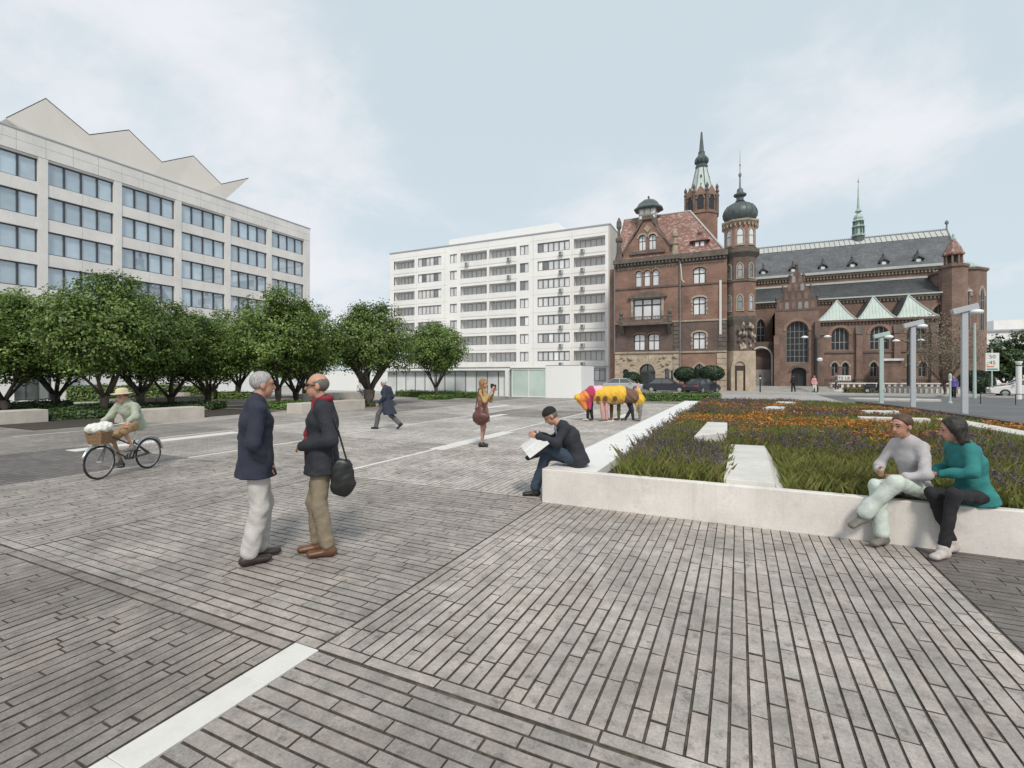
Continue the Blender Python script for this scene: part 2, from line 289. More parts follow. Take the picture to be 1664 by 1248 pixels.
# ------------------------------------------------------------------ mesh helpers
def tag(o, label=None, cat=None, group=None, kind=None):
    if label: o['label'] = label
    if cat: o['category'] = cat
    if group: o['group'] = group
    if kind: o['kind'] = kind
    return o
def link(o, parent=None):
    COL.objects.link(o)
    if parent is not None: o.parent = parent
    return o
def empty(name, loc=(0, 0, 0), rz=0):
    o = bpy.data.objects.new(name, None); o.location = loc; o.rotation_euler = (0, 0, rz); o.empty_display_size = .1
    return link(o)
def off(parent):
    return Vector(parent.location) if parent is not None else Vector((0, 0, 0))
class MB:
    "collects faces; build() links them as one mesh object"
    def __init__(s): s.v = []; s.f = []; s.mi = []; s.m = 0
    def add(s, vs, fs):
        b = len(s.v); s.v += [tuple(p) for p in vs]; s.f += [tuple(b + i for i in q) for q in fs]; s.mi += [s.m] * len(fs); return s
    def box(s, x0, x1, y0, y1, z0, z1):
        return s.add([(x0, y0, z0), (x1, y0, z0), (x1, y1, z0), (x0, y1, z0), (x0, y0, z1), (x1, y0, z1), (x1, y1, z1), (x0, y1, z1)],
                     [(0, 3, 2, 1), (4, 5, 6, 7), (0, 1, 5, 4), (1, 2, 6, 5), (2, 3, 7, 6), (3, 0, 4, 7)])
    def obox(s, c, ax, ay, az):
        "oriented box: centre and three half axes"
        c, ax, ay, az = map(Vector, (c, ax, ay, az)); P = [c + i * ax + j * ay + k * az for k in (-1, 1) for j in (-1, 1) for i in (-1, 1)]
        return s.add(P, [(0, 2, 3, 1), (4, 5, 7, 6), (0, 1, 5, 4), (1, 3, 7, 5), (3, 2, 6, 7), (2, 0, 4, 6)])
    def bar(s, a, b, w, h=None):
        a, b = Vector(a), Vector(b); d = (b - a); u = d.normalized(); h = h or w
        r = u.cross(Vector((0, 0, 1)));  r = Vector((1, 0, 0)) if r.length < 1e-4 else r.normalized()
        return s.obox((a + b) / 2, d / 2, r * w / 2, u.cross(r) * h / 2)
    def tube(s, pts, rad, n=8, cap=True):
        pts = [Vector(p) for p in pts]; rad = rad if isinstance(rad, (list, tuple)) else [rad] * len(pts); b = len(s.v); vs = []; fs = []
        for i, p in enumerate(pts):
            d = (pts[min(i + 1, len(pts) - 1)] - pts[max(i - 1, 0)]).normalized()
            a = d.cross(Vector((0, 0, 1)));  a = Vector((1, 0, 0)) if a.length < 1e-3 else a.normalized(); c = d.cross(a)
            vs += [p + rad[i] * (math.cos(t * 2 * math.pi / n) * a + math.sin(t * 2 * math.pi / n) * c) for t in range(n)]
        for i in range(len(pts) - 1):
            fs += [(i * n + t, i * n + (t + 1) % n, (i + 1) * n + (t + 1) % n, (i + 1) * n + t) for t in range(n)]
        if cap: fs += [tuple(range(n - 1, -1, -1)), tuple((len(pts) - 1) * n + t for t in range(n))]
        return s.add(vs, fs)
    def lathe(s, c, prof, n=16, sx=1, sy=1, rot=0):
        c = Vector(c); vs = []; fs = []
        for r, z in prof: vs += [c + Vector((sx * r * math.cos(rot + t * 2 * math.pi / n), sy * r * math.sin(rot + t * 2 * math.pi / n), z)) for t in range(n)]
        for i in range(len(prof) - 1): fs += [(i * n + t, i * n + (t + 1) % n, (i + 1) * n + (t + 1) % n, (i + 1) * n + t) for t in range(n)]
        fs += [tuple(range(n - 1, -1, -1)), tuple((len(prof) - 1) * n + t for t in range(n))]
        return s.add(vs, fs)
    def prism(s, poly, d):
        "polygon (list of 3-D points, seen from outside counter-clockwise) extruded by vector -d"
        d = Vector(d); P = [Vector(p) for p in poly]; n = len(P); vs = P + [p - d for p in P]
        fs = [tuple(range(n)), tuple(range(2 * n - 1, n - 1, -1))] + [((i + 1) % n, i, n + i, n + (i + 1) % n) for i in range(n)]
        return s.add(vs, fs)
    def mesh(s, name, mats, smooth=False):
        me = bpy.data.meshes.new(name); me.from_pydata(s.v, [], s.f)
        for m in (mats if isinstance(mats, (list, tuple)) else [mats]): me.materials.append(MATS[m])
        if len(set(s.mi)) > 1: me.polygons.foreach_set('material_index', s.mi)
        if smooth: me.polygons.foreach_set('use_smooth', [True] * len(s.f))
        me.update(); return me
    def build(s, name, mats, parent=None, smooth=False, bevel=0, bseg=1):
        if parent is not None and parent.type == 'EMPTY' and tuple(parent.rotation_euler) == (0, 0, 0) and not getattr(s, 'local', False) and parent.location.length > 0:
            o_ = parent.location; s.v = [(x - o_.x, y - o_.y, z - o_.z) for x, y, z in s.v]
        o = bpy.data.objects.new(name, s.mesh(name, mats, smooth)); link(o, parent)
        if bevel:
            m = o.modifiers.new('bevel', 'BEVEL'); m.width = bevel; m.segments = bseg; m.limit_method = 'ANGLE'
        return o
def LMB():
    m = MB(); m.local = True; return m
def inst(me, name, loc, parent=None, rz=0, sc=(1, 1, 1)):
    o = bpy.data.objects.new(name, me); o.location = loc; o.rotation_euler = (0, 0, rz); o.scale = sc; return link(o, parent)
def rawmesh(name, V, F, mats, mi=None, smooth=False):
    "numpy vertices and equal-sided faces -> mesh, quickly"
    me = bpy.data.meshes.new(name); V = np.asarray(V, np.float32); F = np.asarray(F, np.int32); k = F.shape[1]
    me.vertices.add(len(V)); me.vertices.foreach_set('co', V.ravel()); me.loops.add(F.size); me.loops.foreach_set('vertex_index', F.ravel())
    me.polygons.add(len(F)); me.polygons.foreach_set('loop_start', np.arange(0, F.size, k, dtype=np.int32)); me.polygons.foreach_set('loop_total', np.full(len(F), k, np.int32))
    for m in mats: me.materials.append(MATS[m])
    if mi is not None: me.polygons.foreach_set('material_index', np.asarray(mi, np.int32))
    if smooth: me.polygons.foreach_set('use_smooth', np.ones(len(F), bool))
    me.update(); me.validate(); return me

# wall planes: u runs along the wall, n is the outward normal
class Plane:
    def __init__(s, o, u, n): s.o, s.u, s.n = Vector(o), Vector(u), Vector(n)
    def p(s, u, z, d=0): return s.o + s.u * float(u) + Vector((0, 0, float(z))) + s.n * float(d)
PY = lambda y: Plane((0, y, 0), (1, 0, 0), (0, -1, 0))
PX = lambda x: Plane((x, 0, 0), (0, 1, 0), (1, 0, 0))
def arch_z(op, u):
    k = op.get('k', 'rect'); u0, u1, z1 = op['u0'], op['u1'], op['z1']; hw = (u1 - u0) / 2; t = max(-1, min(1, (u - (u0 + u1) / 2) / hw))
    if k == 'rect': return z1
    r = op.get('rise', hw)
    if k == 'round': return z1 - r + r * math.sqrt(max(0, 1 - t * t))
    a = 1 - abs(t)                                               # pointed: two arcs meeting
    return z1 - r + r * math.sqrt(max(0, 1 - ((abs(t) + .55) / 1.55) ** 2)) / math.sqrt(1 - (.55 / 1.55) ** 2)
def op_us(op, n=10):
    if op.get('k', 'rect') == 'rect': return [op['u0'], op['u1']]
    return [op['u0'] + (op['u1'] - op['u0']) * (.5 - .5 * math.cos(math.pi * i / n)) for i in range(n + 1)]
def OP(u0, u1, z0, z1, k='rect', **kw): return dict(u0=u0, u1=u1, z0=z0, z1=z1, k=k, **kw)
def outline(op, n=10):
    us = op_us(op, n); return [(op['u0'], op['z0']), (op['u1'], op['z0'])] + [(u, arch_z(op, u)) for u in reversed(us)]
def facade(mb, P, u0, u1, z0, z1, ops, depth=.3, back=None):
    "front skin with holes and reveals; back = thickness of a closing box behind"
    us = sorted(set([u0, u1] + [v for o in ops for v in (o['u0'], o['u1'])])); zs = sorted(set([z0, z1] + [v for o in ops for v in (o['z0'], o['z1'])]))
    for i in range(len(us) - 1):
        j = 0
        while j < len(zs) - 1:
            uc = (us[i] + us[i + 1]) / 2
            solid = lambda jj: not any(o['u0'] < uc < o['u1'] and o['z0'] < (zs[jj] + zs[jj + 1]) / 2 < o['z1'] for o in ops)
            if not solid(j): j += 1; continue
            k = j
            while k + 1 < len(zs) - 1 and solid(k + 1): k += 1
            mb.add([P.p(us[i], zs[j]), P.p(us[i + 1], zs[j]), P.p(us[i + 1], zs[k + 1]), P.p(us[i], zs[k + 1])], [(0, 1, 2, 3)]); j = k + 1
    for o in ops:
        q = op_us(o)
        if o['k'] != 'rect':
            for a, b in zip(q, q[1:]):
                mb.add([P.p(a, arch_z(o, a)), P.p(b, arch_z(o, b)), P.p(b, o['z1']), P.p(a, o['z1'])], [(0, 1, 2, 3)])
        ol = outline(o)
        for a, b in zip(ol, ol[1:] + ol[:1]):
            mb.add([P.p(*a), P.p(*b), P.p(*b, -depth), P.p(*a, -depth)], [(3, 2, 1, 0)])
    return mb
def fit_window(parent, P, op, set_=.2, cols=2, rows=(), fw=.08, bw=.06, frame='window_wood', panes='sky_white_glass', name='window', one=True, seed=0, fd=.07):
    "frame with mullions as the window, panes as its sub-parts"
    rg = random.Random(seed); mb = MB(); us = op_us(op); ol = outline(op); cu = (op['u0'] + op['u1']) / 2; cz = (op['z0'] + op['z1']) / 2
    sc = lambda q: (cu + (q[0] - cu) * (1 - 2 * fw / (op['u1'] - op['u0'])), cz + (q[1] - cz) * (1 - 2 * fw / (op['z1'] - op['z0'])))
    for a, b in zip(ol, ol[1:] + ol[:1]):
        c, d = sc(b), sc(a)
        mb.prism([P.p(*a, -set_), P.p(*b, -set_), P.p(*c, -set_), P.p(*d, -set_)], P.n * fd)
    edges = [op['u0'] + (op['u1'] - op['u0']) * i / cols for i in range(cols + 1)]
    for e in edges[1:-1]:
        zt = arch_z(op, e); mb.prism([P.p(e - bw / 2, op['z0'], -set_ + .004), P.p(e + bw / 2, op['z0'], -set_ + .004), P.p(e + bw / 2, zt, -set_ + .004), P.p(e - bw / 2, zt, -set_ + .004)], P.n * fd)
    for rz in rows:
        z = op['z0'] + (op['z1'] - op['z0']) * rz
        mb.prism([P.p(op['u0'], z - bw / 2, -set_ + .008), P.p(op['u1'], z - bw / 2, -set_ + .008), P.p(op['u1'], z + bw / 2, -set_ + .008), P.p(op['u0'], z + bw / 2, -set_ + .008)], P.n * fd)
    wnd = mb.build(name, frame, parent)
    sd = -set_ - fd * .5; lo = Vector((0, 0, 0)) if parent is None or parent.type != 'EMPTY' else Vector(parent.location)
    for i in range(cols):
        a, b = edges[i], edges[i + 1]; qs = [a] + [u for u in us if a < u < b] + [b]
        poly = [(a, op['z0']), (b, op['z0'])] + [(u, arch_z(op, u)) for u in reversed(qs)]
        poly = [q for k, q in enumerate(poly) if k == 0 or (abs(q[0] - poly[k - 1][0]) + abs(q[1] - poly[k - 1][1])) > 1e-6]
        pm = panes if isinstance(panes, str) else rg.choice(panes)
        m2 = MB(); m2.prism([P.p(u, z, sd) - lo for u, z in poly], P.n * .02); m2.build('pane', pm, wnd)
    return wnd
def gable_poly(P, pts, d, mb): return mb.prism([P.p(u, z) for u, z in pts], P.n * d)
def arch_band(mb, P, op, wdt, proud=.05, depth=.12, n=12):
    "moulded surround following an arch"
    us = op_us(op, n); cu = (op['u0'] + op['u1']) / 2; hw = (op['u1'] - op['u0']) / 2; inn = [(u, arch_z(op, u)) for u in us]
    sp = min(inn[0][1], inn[-1][1]); o2 = dict(op, u0=op['u0'] - wdt, u1=op['u1'] + wdt, z1=op['z1'] + wdt, rise=op.get('rise', hw) + wdt)
    outp = [(u, arch_z(o2, u)) for u in [cu + (u - cu) * (hw + wdt) / hw for u in us]]
    for a, b, c, d in zip(inn, inn[1:], outp[1:], outp):
        mb.prism([P.p(*a, proud), P.p(*b, proud), P.p(*c, proud), P.p(*d, proud)], P.n * depth)
    return mb
def pbox(mb, P, u0, u1, z0, z1, d0, d1):
    "box on a wall plane from depth d0 to d1 (outwards)"
    return mb.prism([P.p(u0, z0, d1), P.p(u1, z0, d1), P.p(u1, z1, d1), P.p(u0, z1, d1)], P.n * (d1 - d0))
# ------------------------------------------------------------------ ground, square, planter
m = MB(); m.box(-900, 900, -300, 1500, -1.2, -.03); tag(m.build('ground', 'ground_far'), kind='structure')
rng = random.Random(5)
FX0, FY0, MOD = -2.40, -1.80, 4.0
ASP = {}
def field_tone(ix, iy):
    fixed = {(0, 1): 'mid', (0, 0): 'soft', (-1, 1): 'soft', (-1, 0): 'dim', (1, 1): 'dark', (1, 0): 'dark', (0, -1): 'dim', (-2, 0): 'dim', (-2, 1): 'soft', (-1, 2): 'light', (-2, 2): 'mid', (-1, 3): 'light',
             (-2, 3): 'light', (-3, 1): 'dark', (-3, 2): 'soft', (-4, 1): 'dim', (-4, 0): 'dark', (-3, 0): 'dark', (-4, 2): 'dim', (-3, 3): 'light', (-1, 4): 'light', (-1, 5): 'light', (-2, 4): 'light'}
    if (ix, iy) in fixed: return fixed[(ix, iy)]
    return random.Random(ix * 91 + iy * 17 + 3).choice(['light', 'mid', 'mid', 'soft', 'dim'] if ix > -4 else ['soft', 'dim', 'dim', 'mid'])
def field_dir(ix, iy): return 'Y' if (ix + iy) % 2 else 'X'
PW, GAP = .084, .006
pav = []                                            # (x0,x1,y0,y1,tone)
white_strips = [(-2.575, -2.375, -.4, 2.20), (-14.0, -13.55, 5.6, 9.6), (-6.55, -6.15, 9.35, 13.2), (-9.55, -9.2, 16.2, 19.1), (-23.0, -22.6, 6.2, 7.1), (-4.6, -4.25, 17.6, 21.6), (-12.3, -11.9, 22, 25)]
def in_white(x0, x1, y0, y1): return any(a - .004 < (x0 + x1) / 2 < b + .004 and c < (y0 + y1) / 2 < d for a, b, c, d in white_strips)
geo_fields = []
far = {}
for ix in range(-9, 5):
    for iy in range(-1, 10):
        X0, Y0 = FX0 + ix * MOD, FY0 + iy * MOD; X1, Y1 = X0 + MOD, Y0 + MOD
        if ix >= 0 and iy >= 2: continue            # the planter and what lies behind it
        if ix >= 3 or (ix < -7): continue
        near = math.hypot(max(X0, min(0, X1)), max(Y0, min(0, Y1)))
        d, t = field_dir(ix, iy), field_tone(ix, iy)
        if near < 10.2 and Y1 > -.5 and not (Y1 < 2.3 and ix < -4):
            geo_fields.append((ix, iy))
            lx0, ly0, lx1, ly1 = X0 + .006, Y0 + .006, X1 - .006, Y1 - .006
            if d == 'Y':                             # closing course along both ends
                for yb in (ly0, ly1 - PW):
                    x = lx0
                    while x < lx1 - .05:
                        l = min(rng.uniform(.3, .62), lx1 - x);  l = lx1 - x if lx1 - x - l < .15 else l
                        pav.append((x, x + l - GAP, yb, yb + PW, t)); x += l
                ly0 += PW + GAP; ly1 -= PW + GAP
            n = int((lx1 - lx0 if d == 'Y' else ly1 - ly0) / (PW + GAP)); pitch = (lx1 - lx0 if d == 'Y' else ly1 - ly0) / n
            for r_ in range(n):
                a0, a1 = (ly0, ly1) if d == 'Y' else (lx0, lx1); q = (lx0 if d == 'Y' else ly0) + r_ * pitch; a = a0; first = True
                while a < a1 - .02:
                    l = rng.uniform(.12, .5) if first else rng.choice((rng.uniform(.26, .4), rng.uniform(.36, .66)))
                    first = False; l = min(l, a1 - a)
                    if a1 - a - l < .1: l = a1 - a
                    bx = (q, q + pitch - GAP, a, a + l - GAP - .001) if d == 'Y' else (a, a + l - GAP, q, q + pitch - GAP - .001)
                    pav.append(bx + (t,)); a += l
        else: far.setdefault('far_%s_%s' % (t, d), []).append((X0, X1, Y0, Y1))
# clip pavers against the white strips
clipped = []
for x0, x1, y0, y1, t in pav:
    if y1 < -.6 or (y0 > 6.09 and x1 > -2.43): 
        if y0 > 6.06 and x1 > -2.41: continue
        if y1 < -.6: continue
    cut = False
    for a, b, c, d in white_strips:
        if x1 > a - .006 and x0 < b + .006 and y1 > c - .006 and y0 < d + .006:
            cut = True
            for nx0, nx1, ny0, ny1 in ((x0, a - .008, y0, y1), (b + .008, x1, y0, y1), (max(x0, a), min(x1, b), y0, c - .008), (max(x0, a), min(x1, b), d + .008, y1)):
                if nx1 - nx0 > .03 and ny1 - ny0 > .03: clipped.append((nx0, nx1, ny0, ny1, t))
            break
    if not cut: clipped.append((x0, x1, y0, y1, t))
pav = clipped
mb = MB(); mb.box(-34.4, 9.6, -6.5, 34, -.2, -.009)
plaza = tag(mb.build('plaza_pavement', 'joint_soil'), kind='structure')
def paver_mesh(lx, ly, tone, seed):
    r_ = random.Random(seed); hx, hy = lx / 2, ly / 2; e = .0022; tz = lambda: r_.uniform(-.0016, .0016); j = lambda: r_.uniform(-.0022, .0012)
    m = LMB(); m.m = 1; m.add([(-hx, -hy, -.03), (hx, -hy, -.03), (hx, hy, -.03), (-hx, hy, -.03), (-hx - j(), -hy - j(), -.004), (hx + j(), -hy - j(), -.004), (hx + j(), hy + j(), -.004), (-hx - j(), hy + j(), -.004),
               (-hx + e, -hy + e, tz()), (hx - e, -hy + e, tz()), (hx - e, hy - e, tz()), (-hx + e, hy - e, tz())],
              [(0, 1, 5, 4), (1, 2, 6, 5), (2, 3, 7, 6), (3, 0, 4, 7), (4, 5, 9, 8), (5, 6, 10, 9), (6, 7, 11, 10), (7, 4, 8, 11), (8, 9, 10, 11)])
    m.mi[-1] = 0; return m
def visible(x, y):
    d = -.4267 * x + .9044 * y; l = .9044 * x + .4267 * y
    return d > .3 and abs(l / d) < 1.066 and 1.72 / d < .815
pav.sort(key=lambda b: math.hypot((b[0] + b[1]) / 2, (b[2] + b[3]) / 2))
cand = [b for b in pav if visible((b[0] + b[1]) / 2, (b[2] + b[3]) / 2)]
def shown(b):
    x, y = (b[0] + b[1]) / 2, (b[2] + b[3]) / 2; d = -.4267 * x + .9044 * y; return (b[1] - b[0]) * (b[3] - b[2]) / d ** 3
cand.sort(key=shown, reverse=True); singles = set(cand[:300]); cache = {}
mass = {}
for i, b in enumerate(pav):
    x0, x1, y0, y1, t = b; lx, ly = x1 - x0, y1 - y0
    if b in singles:
        key = (round(lx, 2), round(ly, 2), t, i % 3)
        if key not in cache: cache[key] = paver_mesh(round(lx, 2) - .001, round(ly, 2) - .001, t, i).mesh('paver', ['paver_' + t, 'joint_soil'])
        inst(cache[key], 'paver', ((x0 + x1) / 2, (y0 + y1) / 2, rng.uniform(-.002, .001)), plaza)
    else:
        m = paver_mesh(lx, ly, t, i); cx, cy, cz = (x0 + x1) / 2, (y0 + y1) / 2, rng.uniform(-.002, .001)
        q_ = mass.setdefault(t, MB()); q_.add([(x + cx, y + cy, z + cz) for x, y, z in m.v], m.f); q_.mi[-len(m.mi):] = m.mi
for t, m in mass.items(): tag(m.build('paver_mass', ['paver_' + t, 'joint_soil'], plaza), kind='stuff')
m = MB(); mats_ = []
for k, (nm, qs) in enumerate(sorted(far.items())):
    mats_.append(nm); m.m = k
    for x0, x1, y0, y1 in qs: m.add([(x0, y0, -.003), (x1, y0, -.003), (x1, y1, -.003), (x0, y1, -.003)], [(0, 1, 2, 3)])
m.build('far_paving', mats_, plaza)
m = MB()                                            # pale edging lines between the far fields
for ix in range(-7, 1):
    x = FX0 + ix * MOD
    for iy in range(2, 9):
        if ix == 0 and iy > 1: continue
        m.add([(x - .05, FY0 + iy * MOD, .0015), (x + .05, FY0 + iy * MOD, .0015), (x + .05, FY0 + iy * MOD + MOD, .0015), (x - .05, FY0 + iy * MOD + MOD, .0015)], [(0, 1, 2, 3)])
m.build('edging_course', 'white_stone', plaza)
for a, b, c, d in white_strips:                     # inlaid white stone, slab by slab
    y = c
    while y < d - .05:
        e = min(y + rng.uniform(.45, .7), d); e = d if d - e < .25 else e
        m = MB(); m.box(a, b, y + .001, e - .001, -.05, .004); m.build('white_slab', 'white_stone', plaza, bevel=.003); y = e

# road, kerbs and forecourt
m = MB(); m.add([(6.2, -6, -.008), (200, -6, -.008), (200, 56, -.008), (6.2, 56, -.008)], [(0, 1, 2, 3)]); tag(m.build('road', 'asphalt'), kind='structure')
m = MB(); m.add([(-34.4, 34, -.006), (6.2, 34, -.006), (6.2, 52, -.006), (-34.4, 52, -.006)], [(0, 1, 2, 3)]); tag(m.build('forecourt', 'pale_paving'), kind='structure')
m = MB(); m.add([(-120, 5, -.012), (-34.4, 5, -.012), (-34.4, 70, -.012), (-120, 70, -.012)], [(0, 1, 2, 3)]); tag(m.build('office_court', 'pale_paving'), kind='structure')
m = MB(); m.box(-30, 45, 49.2, 49.45, -.2, .12); m.box(-30, 60, 49.45, 90, -.2, .10); tag(m.build('pavement', 'pale_paving'), kind='structure')
m = MB()
for k, (x, y, sx, sy) in enumerate([(9.6, 41, 2.6, 1.1)]):
    m.lathe((x, y, 0), [(1, -.1), (1, .1), (.97, .13)], 24, sx, sy)
tag(m.build('traffic_island', 'kerb_stone'), 'low pale kerbed island in the asphalt behind the grey lamp posts', 'traffic island')

# planter: wide left wall, thin front wall, curved back
PL = empty('planter', (-2.42, 6.08, 0)); tag(PL, 'large low concrete planter full of flowers in the square', 'planter')
m = MB(); m.prism([(-2.42, 6.203, .45), (-1.70, 6.203, .45), (-1.70, 25.4, .45), (-2.42, 25.4, .45)], (0, 0, .62)); m.build('side_wall', 'planter_top', PL, bevel=.012, bseg=2)
m = MB(); m.box(-2.42, 6.6, 6.083, 6.20, -.17, .45); m.build('front_wall', 'planter_concrete', PL, bevel=.01, bseg=2)
curve = [(6.6, 6.2), (6.35, 10), (5.95, 14.5), (5.6, 18.5), (5.15, 22), (4.5, 24.6), (3.5, 25.9), (2.2, 26.3), (.5, 25.9), (-1.7, 25.2)]
m = MB()
m.add([(x, y, .33) for x, y in [(-1.7, 6.2)] + curve], [tuple(range(len(curve) + 1))]); m.build('soil', 'soil', PL)
m = MB()
for (xa, ya), (xb, yb) in list(zip(curve, curve[1:]))[5:]:
    m.prism([(xa, ya, .42), (xb, yb, .42), (xb * 1.0, yb + .25, .42), (xa + .1, ya + .25, .42)][::-1], (0, 0, .6))
m.build('back_wall', 'planter_concrete', PL)
par = empty('parapet', (6.4, 6.2, 0)); tag(par, 'low dark stone parapet with paler sunk panels along the planter edge by the road', 'parapet')
m = MB(); cap = MB(); pc = [(6.62, 6.2), (6.37, 10), (5.97, 14.5), (5.62, 18.5), (5.17, 22), (4.52, 24.6)]
for (xa, ya), (xb, yb) in zip(pc, pc[1:]):
    n_ = max(2, int(math.hypot(xb - xa, yb - ya) / 1.05)); a = Vector((xa, ya, 0)); b = Vector((xb, yb, 0))
    nn = Vector((b.y - a.y, a.x - b.x, 0)).normalized()
    if nn.x < 0: nn = -nn
    m.prism([a + Vector((0, 0, .56)), b + Vector((0, 0, .56)), b + nn * .22 + Vector((0, 0, .56)), a + nn * .22 + Vector((0, 0, .56))][::1], (0, 0, .66))
    cap.prism([a - nn * .05 + Vector((0, 0, .62)), b - nn * .05 + Vector((0, 0, .62)), b + nn * .27 + Vector((0, 0, .62)), a + nn * .27 + Vector((0, 0, .62))], (0, 0, .06))
    for k in range(n_):
        p = a.lerp(b, (k + .14) / n_); q = a.lerp(b, (k + .86) / n_); pm = MB()
        pm.prism([p - nn * .012 + Vector((0, 0, .38)), q - nn * .012 + Vector((0, 0, .38)), q - nn * .012 + Vector((0, 0, .53)), p - nn * .012 + Vector((0, 0, .53))], nn * -.03); pm.build('panel', 'parapet_panel', par)
m.build('wall', 'parapet_dark', par); cap.build('cap', 'parapet_dark', par)

# pale stone blocks lying in the planting
def block(poly, top, label, slope=None):
    m = MB(); m.prism([(x, y, top) for x, y in poly], (0, 0, top - .1))
    if slope: m.prism([(poly[1][0] + .002, poly[1][1], top - .01), (poly[1][0] + slope, poly[1][1], .30), (poly[2][0] + slope * .7, poly[2][1], .30), (poly[2][0] + .002, poly[2][1], top - .01)], (0, 0, .18))
    return tag(m.build('stone_block', 'block_concrete', None, bevel=.008), label, 'stone block', 'pale stone blocks in the flower bed')
block([(-.16, 6.205), (.38, 6.205), (.41, 9.4), (-.12, 9.35)], .50, 'long pale stone block sloping at its side, joined to the planter front wall', .2)
block([(-.74, 9.5), (-.2, 10.3), (-.24, 12.5), (-.68, 12.5)], .60, 'short white stone block among purple flowers behind the long sloped block', .0)
block([(.74, 18.3), (1.3, 18.1), (1.5, 19.4), (1.0, 19.6)], .62, 'small whitish stone block among flowers far back in the middle of the bed')
block([(1.35, 22.4), (2.1, 22.4), (2.2, 23.6), (1.5, 23.6)], .60, 'small pale stone block farthest back in the flower bed')
block([(3.5, 17.9), (4.5, 18.3), (4.45, 18.8), (3.5, 18.5)], .62, 'narrow pale stone block behind the seated couple, the farther of two')
block([(2.9, 15.3), (4.4, 15.5), (4.4, 15.8), (2.9, 15.7)], .62, 'narrow pale stone block behind the seated couple, the nearer of two')
block([(4.75, 16.7), (5.3, 16.8), (5.45, 13), (5.0, 12.6)], .56, 'long pale stone strip beside the dark parapet in the flower bed')
# ------------------------------------------------------------------ white office block on the left
OF = empty('office_building', (-64.6, 57.9, 0)); tag(OF, 'long beige office block with ribbon windows and a folded cream roof', 'building')
P = PX(-64.6); BY = [4.3 + 6.57 * k for k in range(9)]          # bay lines (pillar centres)
BY[-1] = 57.3; ROWS = [23.8 - 3.6 * k for k in range(6)]
m = MB(); m.box(-86, -65.15, 4, 57.88, 0, 25.9); m.build('core', 'office_cladding', OF)
for i, y in enumerate(BY):
    m = MB(); hw = .38 if i < 8 else .6; pbox(m, P, y - hw, y + hw, 0, 23.98, -.5, .12); m.build('pillar', 'office_cladding', OF)
# top band of panels
ys = np.linspace(4, 57.9, 25)
for a, b in zip(ys, ys[1:]):
    for z0, z1 in ((24.0, 25.05), (25.05, 26.05)):
        m = MB(); pbox(m, P, a + .012, b - .012, z0 + .012, z1 - .012, -.5, .14); m.build('panel', 'office_cladding', OF)
m = MB(); pbox(m, P, 3.9, 58.0, 26.05, 26.2, -1.5, .2); m.build('coping', 'steel_grey', OF)
frame_c, pane_c = {}, {}
for i in range(8):
    a, b = BY[i] + .38, BY[i + 1] - (.38 if i < 7 else .6)
    if b < 9: continue
    for k, zt in enumerate(ROWS):
        z0 = zt - 2.35; n = 4
        key = round(b - a, 3)
        if key not in frame_c:
            f = LMB(); Q = Plane((0, 0, 0), (0, 1, 0), (1, 0, 0)); w_ = b - a
            for u in (0, w_ - .1): pbox(f, Q, u, u + .1, 0, 2.35, -.42, -.22)
            for z in (0, 2.25): pbox(f, Q, .1, w_ - .1, z, z + .1, -.42, -.22)
            for j in range(1, n): pbox(f, Q, w_ * j / n - .075, w_ * j / n + .075, .1, 2.25, -.42, -.2)
            frame_c[key] = f.mesh('window', 'office_frame')
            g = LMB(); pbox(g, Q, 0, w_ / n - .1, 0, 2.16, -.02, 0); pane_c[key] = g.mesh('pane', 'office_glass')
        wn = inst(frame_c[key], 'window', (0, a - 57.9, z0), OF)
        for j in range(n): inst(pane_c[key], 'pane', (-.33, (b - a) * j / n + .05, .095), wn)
        lo = ROWS[k + 1] if k < 5 else 2.9                       # spandrel panels below
        for j in range(2):
            m = MB(); u0 = a + (b - a) * j / 2; pbox(m, P, u0 + .01, u0 + (b - a) / 2 - .01, lo + .01, z0 - .01, -.5, .02); m.build('panel', 'office_cladding', OF)
    m = MB(); pbox(m, P, a, b, 23.81, 23.99, -.5, .02); m.build('panel', 'office_cladding', OF)
    m = MB(); pbox(m, P, a, b, .05, 2.88, -.5, -.3); m.build('shop_window', 'pale_glass', OF)
# folded roof: zigzag front edge, sloping soffit facets
Z = [(21.4, 26.9), (24.4, 30.4), (28.1, 28.3), (31.9, 30.6), (35.5, 28.25), (39.3, 30.6), (43.1, 28.25), (47.2, 30.6)]
rf = None; m = MB(); ed = MB()
fr = [Vector((-65.0, y, z)) for y, z in Z]; base = [Vector((-65.3, 23.6 + (y - 21.4) * (43.4 - 23.6) / (47.2 - 21.4), 25.9)) for y, z in Z]; bk = [Vector((-84, y, z)) for y, z in Z]
for i in range(len(Z) - 1):
    m.add([fr[i], fr[i + 1], base[i + 1], base[i]], [(0, 3, 2, 1)]); m.add([fr[i], fr[i + 1], bk[i + 1], bk[i]], [(0, 1, 2, 3)])
    a, b = fr[i], fr[i + 1]; up = Vector((0, 0, .12)); ed.add([a, b, b + up, a + up, a - Vector((1, 0, 0)), b - Vector((1, 0, 0)), b + up - Vector((1, 0, 0)), a + up - Vector((1, 0, 0))], [(0, 1, 2, 3), (3, 2, 6, 7)])
for k in (0, -1): m.add([fr[k], base[k], Vector((-84, base[k].y, 25.9)), bk[k]], [(0, 1, 2, 3) if k else (0, 3, 2, 1)])
rf = m.build('roof', 'roof_cream', OF); ed.v = [(x + 64.6, y - 57.9, z) for x, y, z in ed.v]; ed.local = True; e_ = ed.build('roof_edge', 'roof_edge', rf)

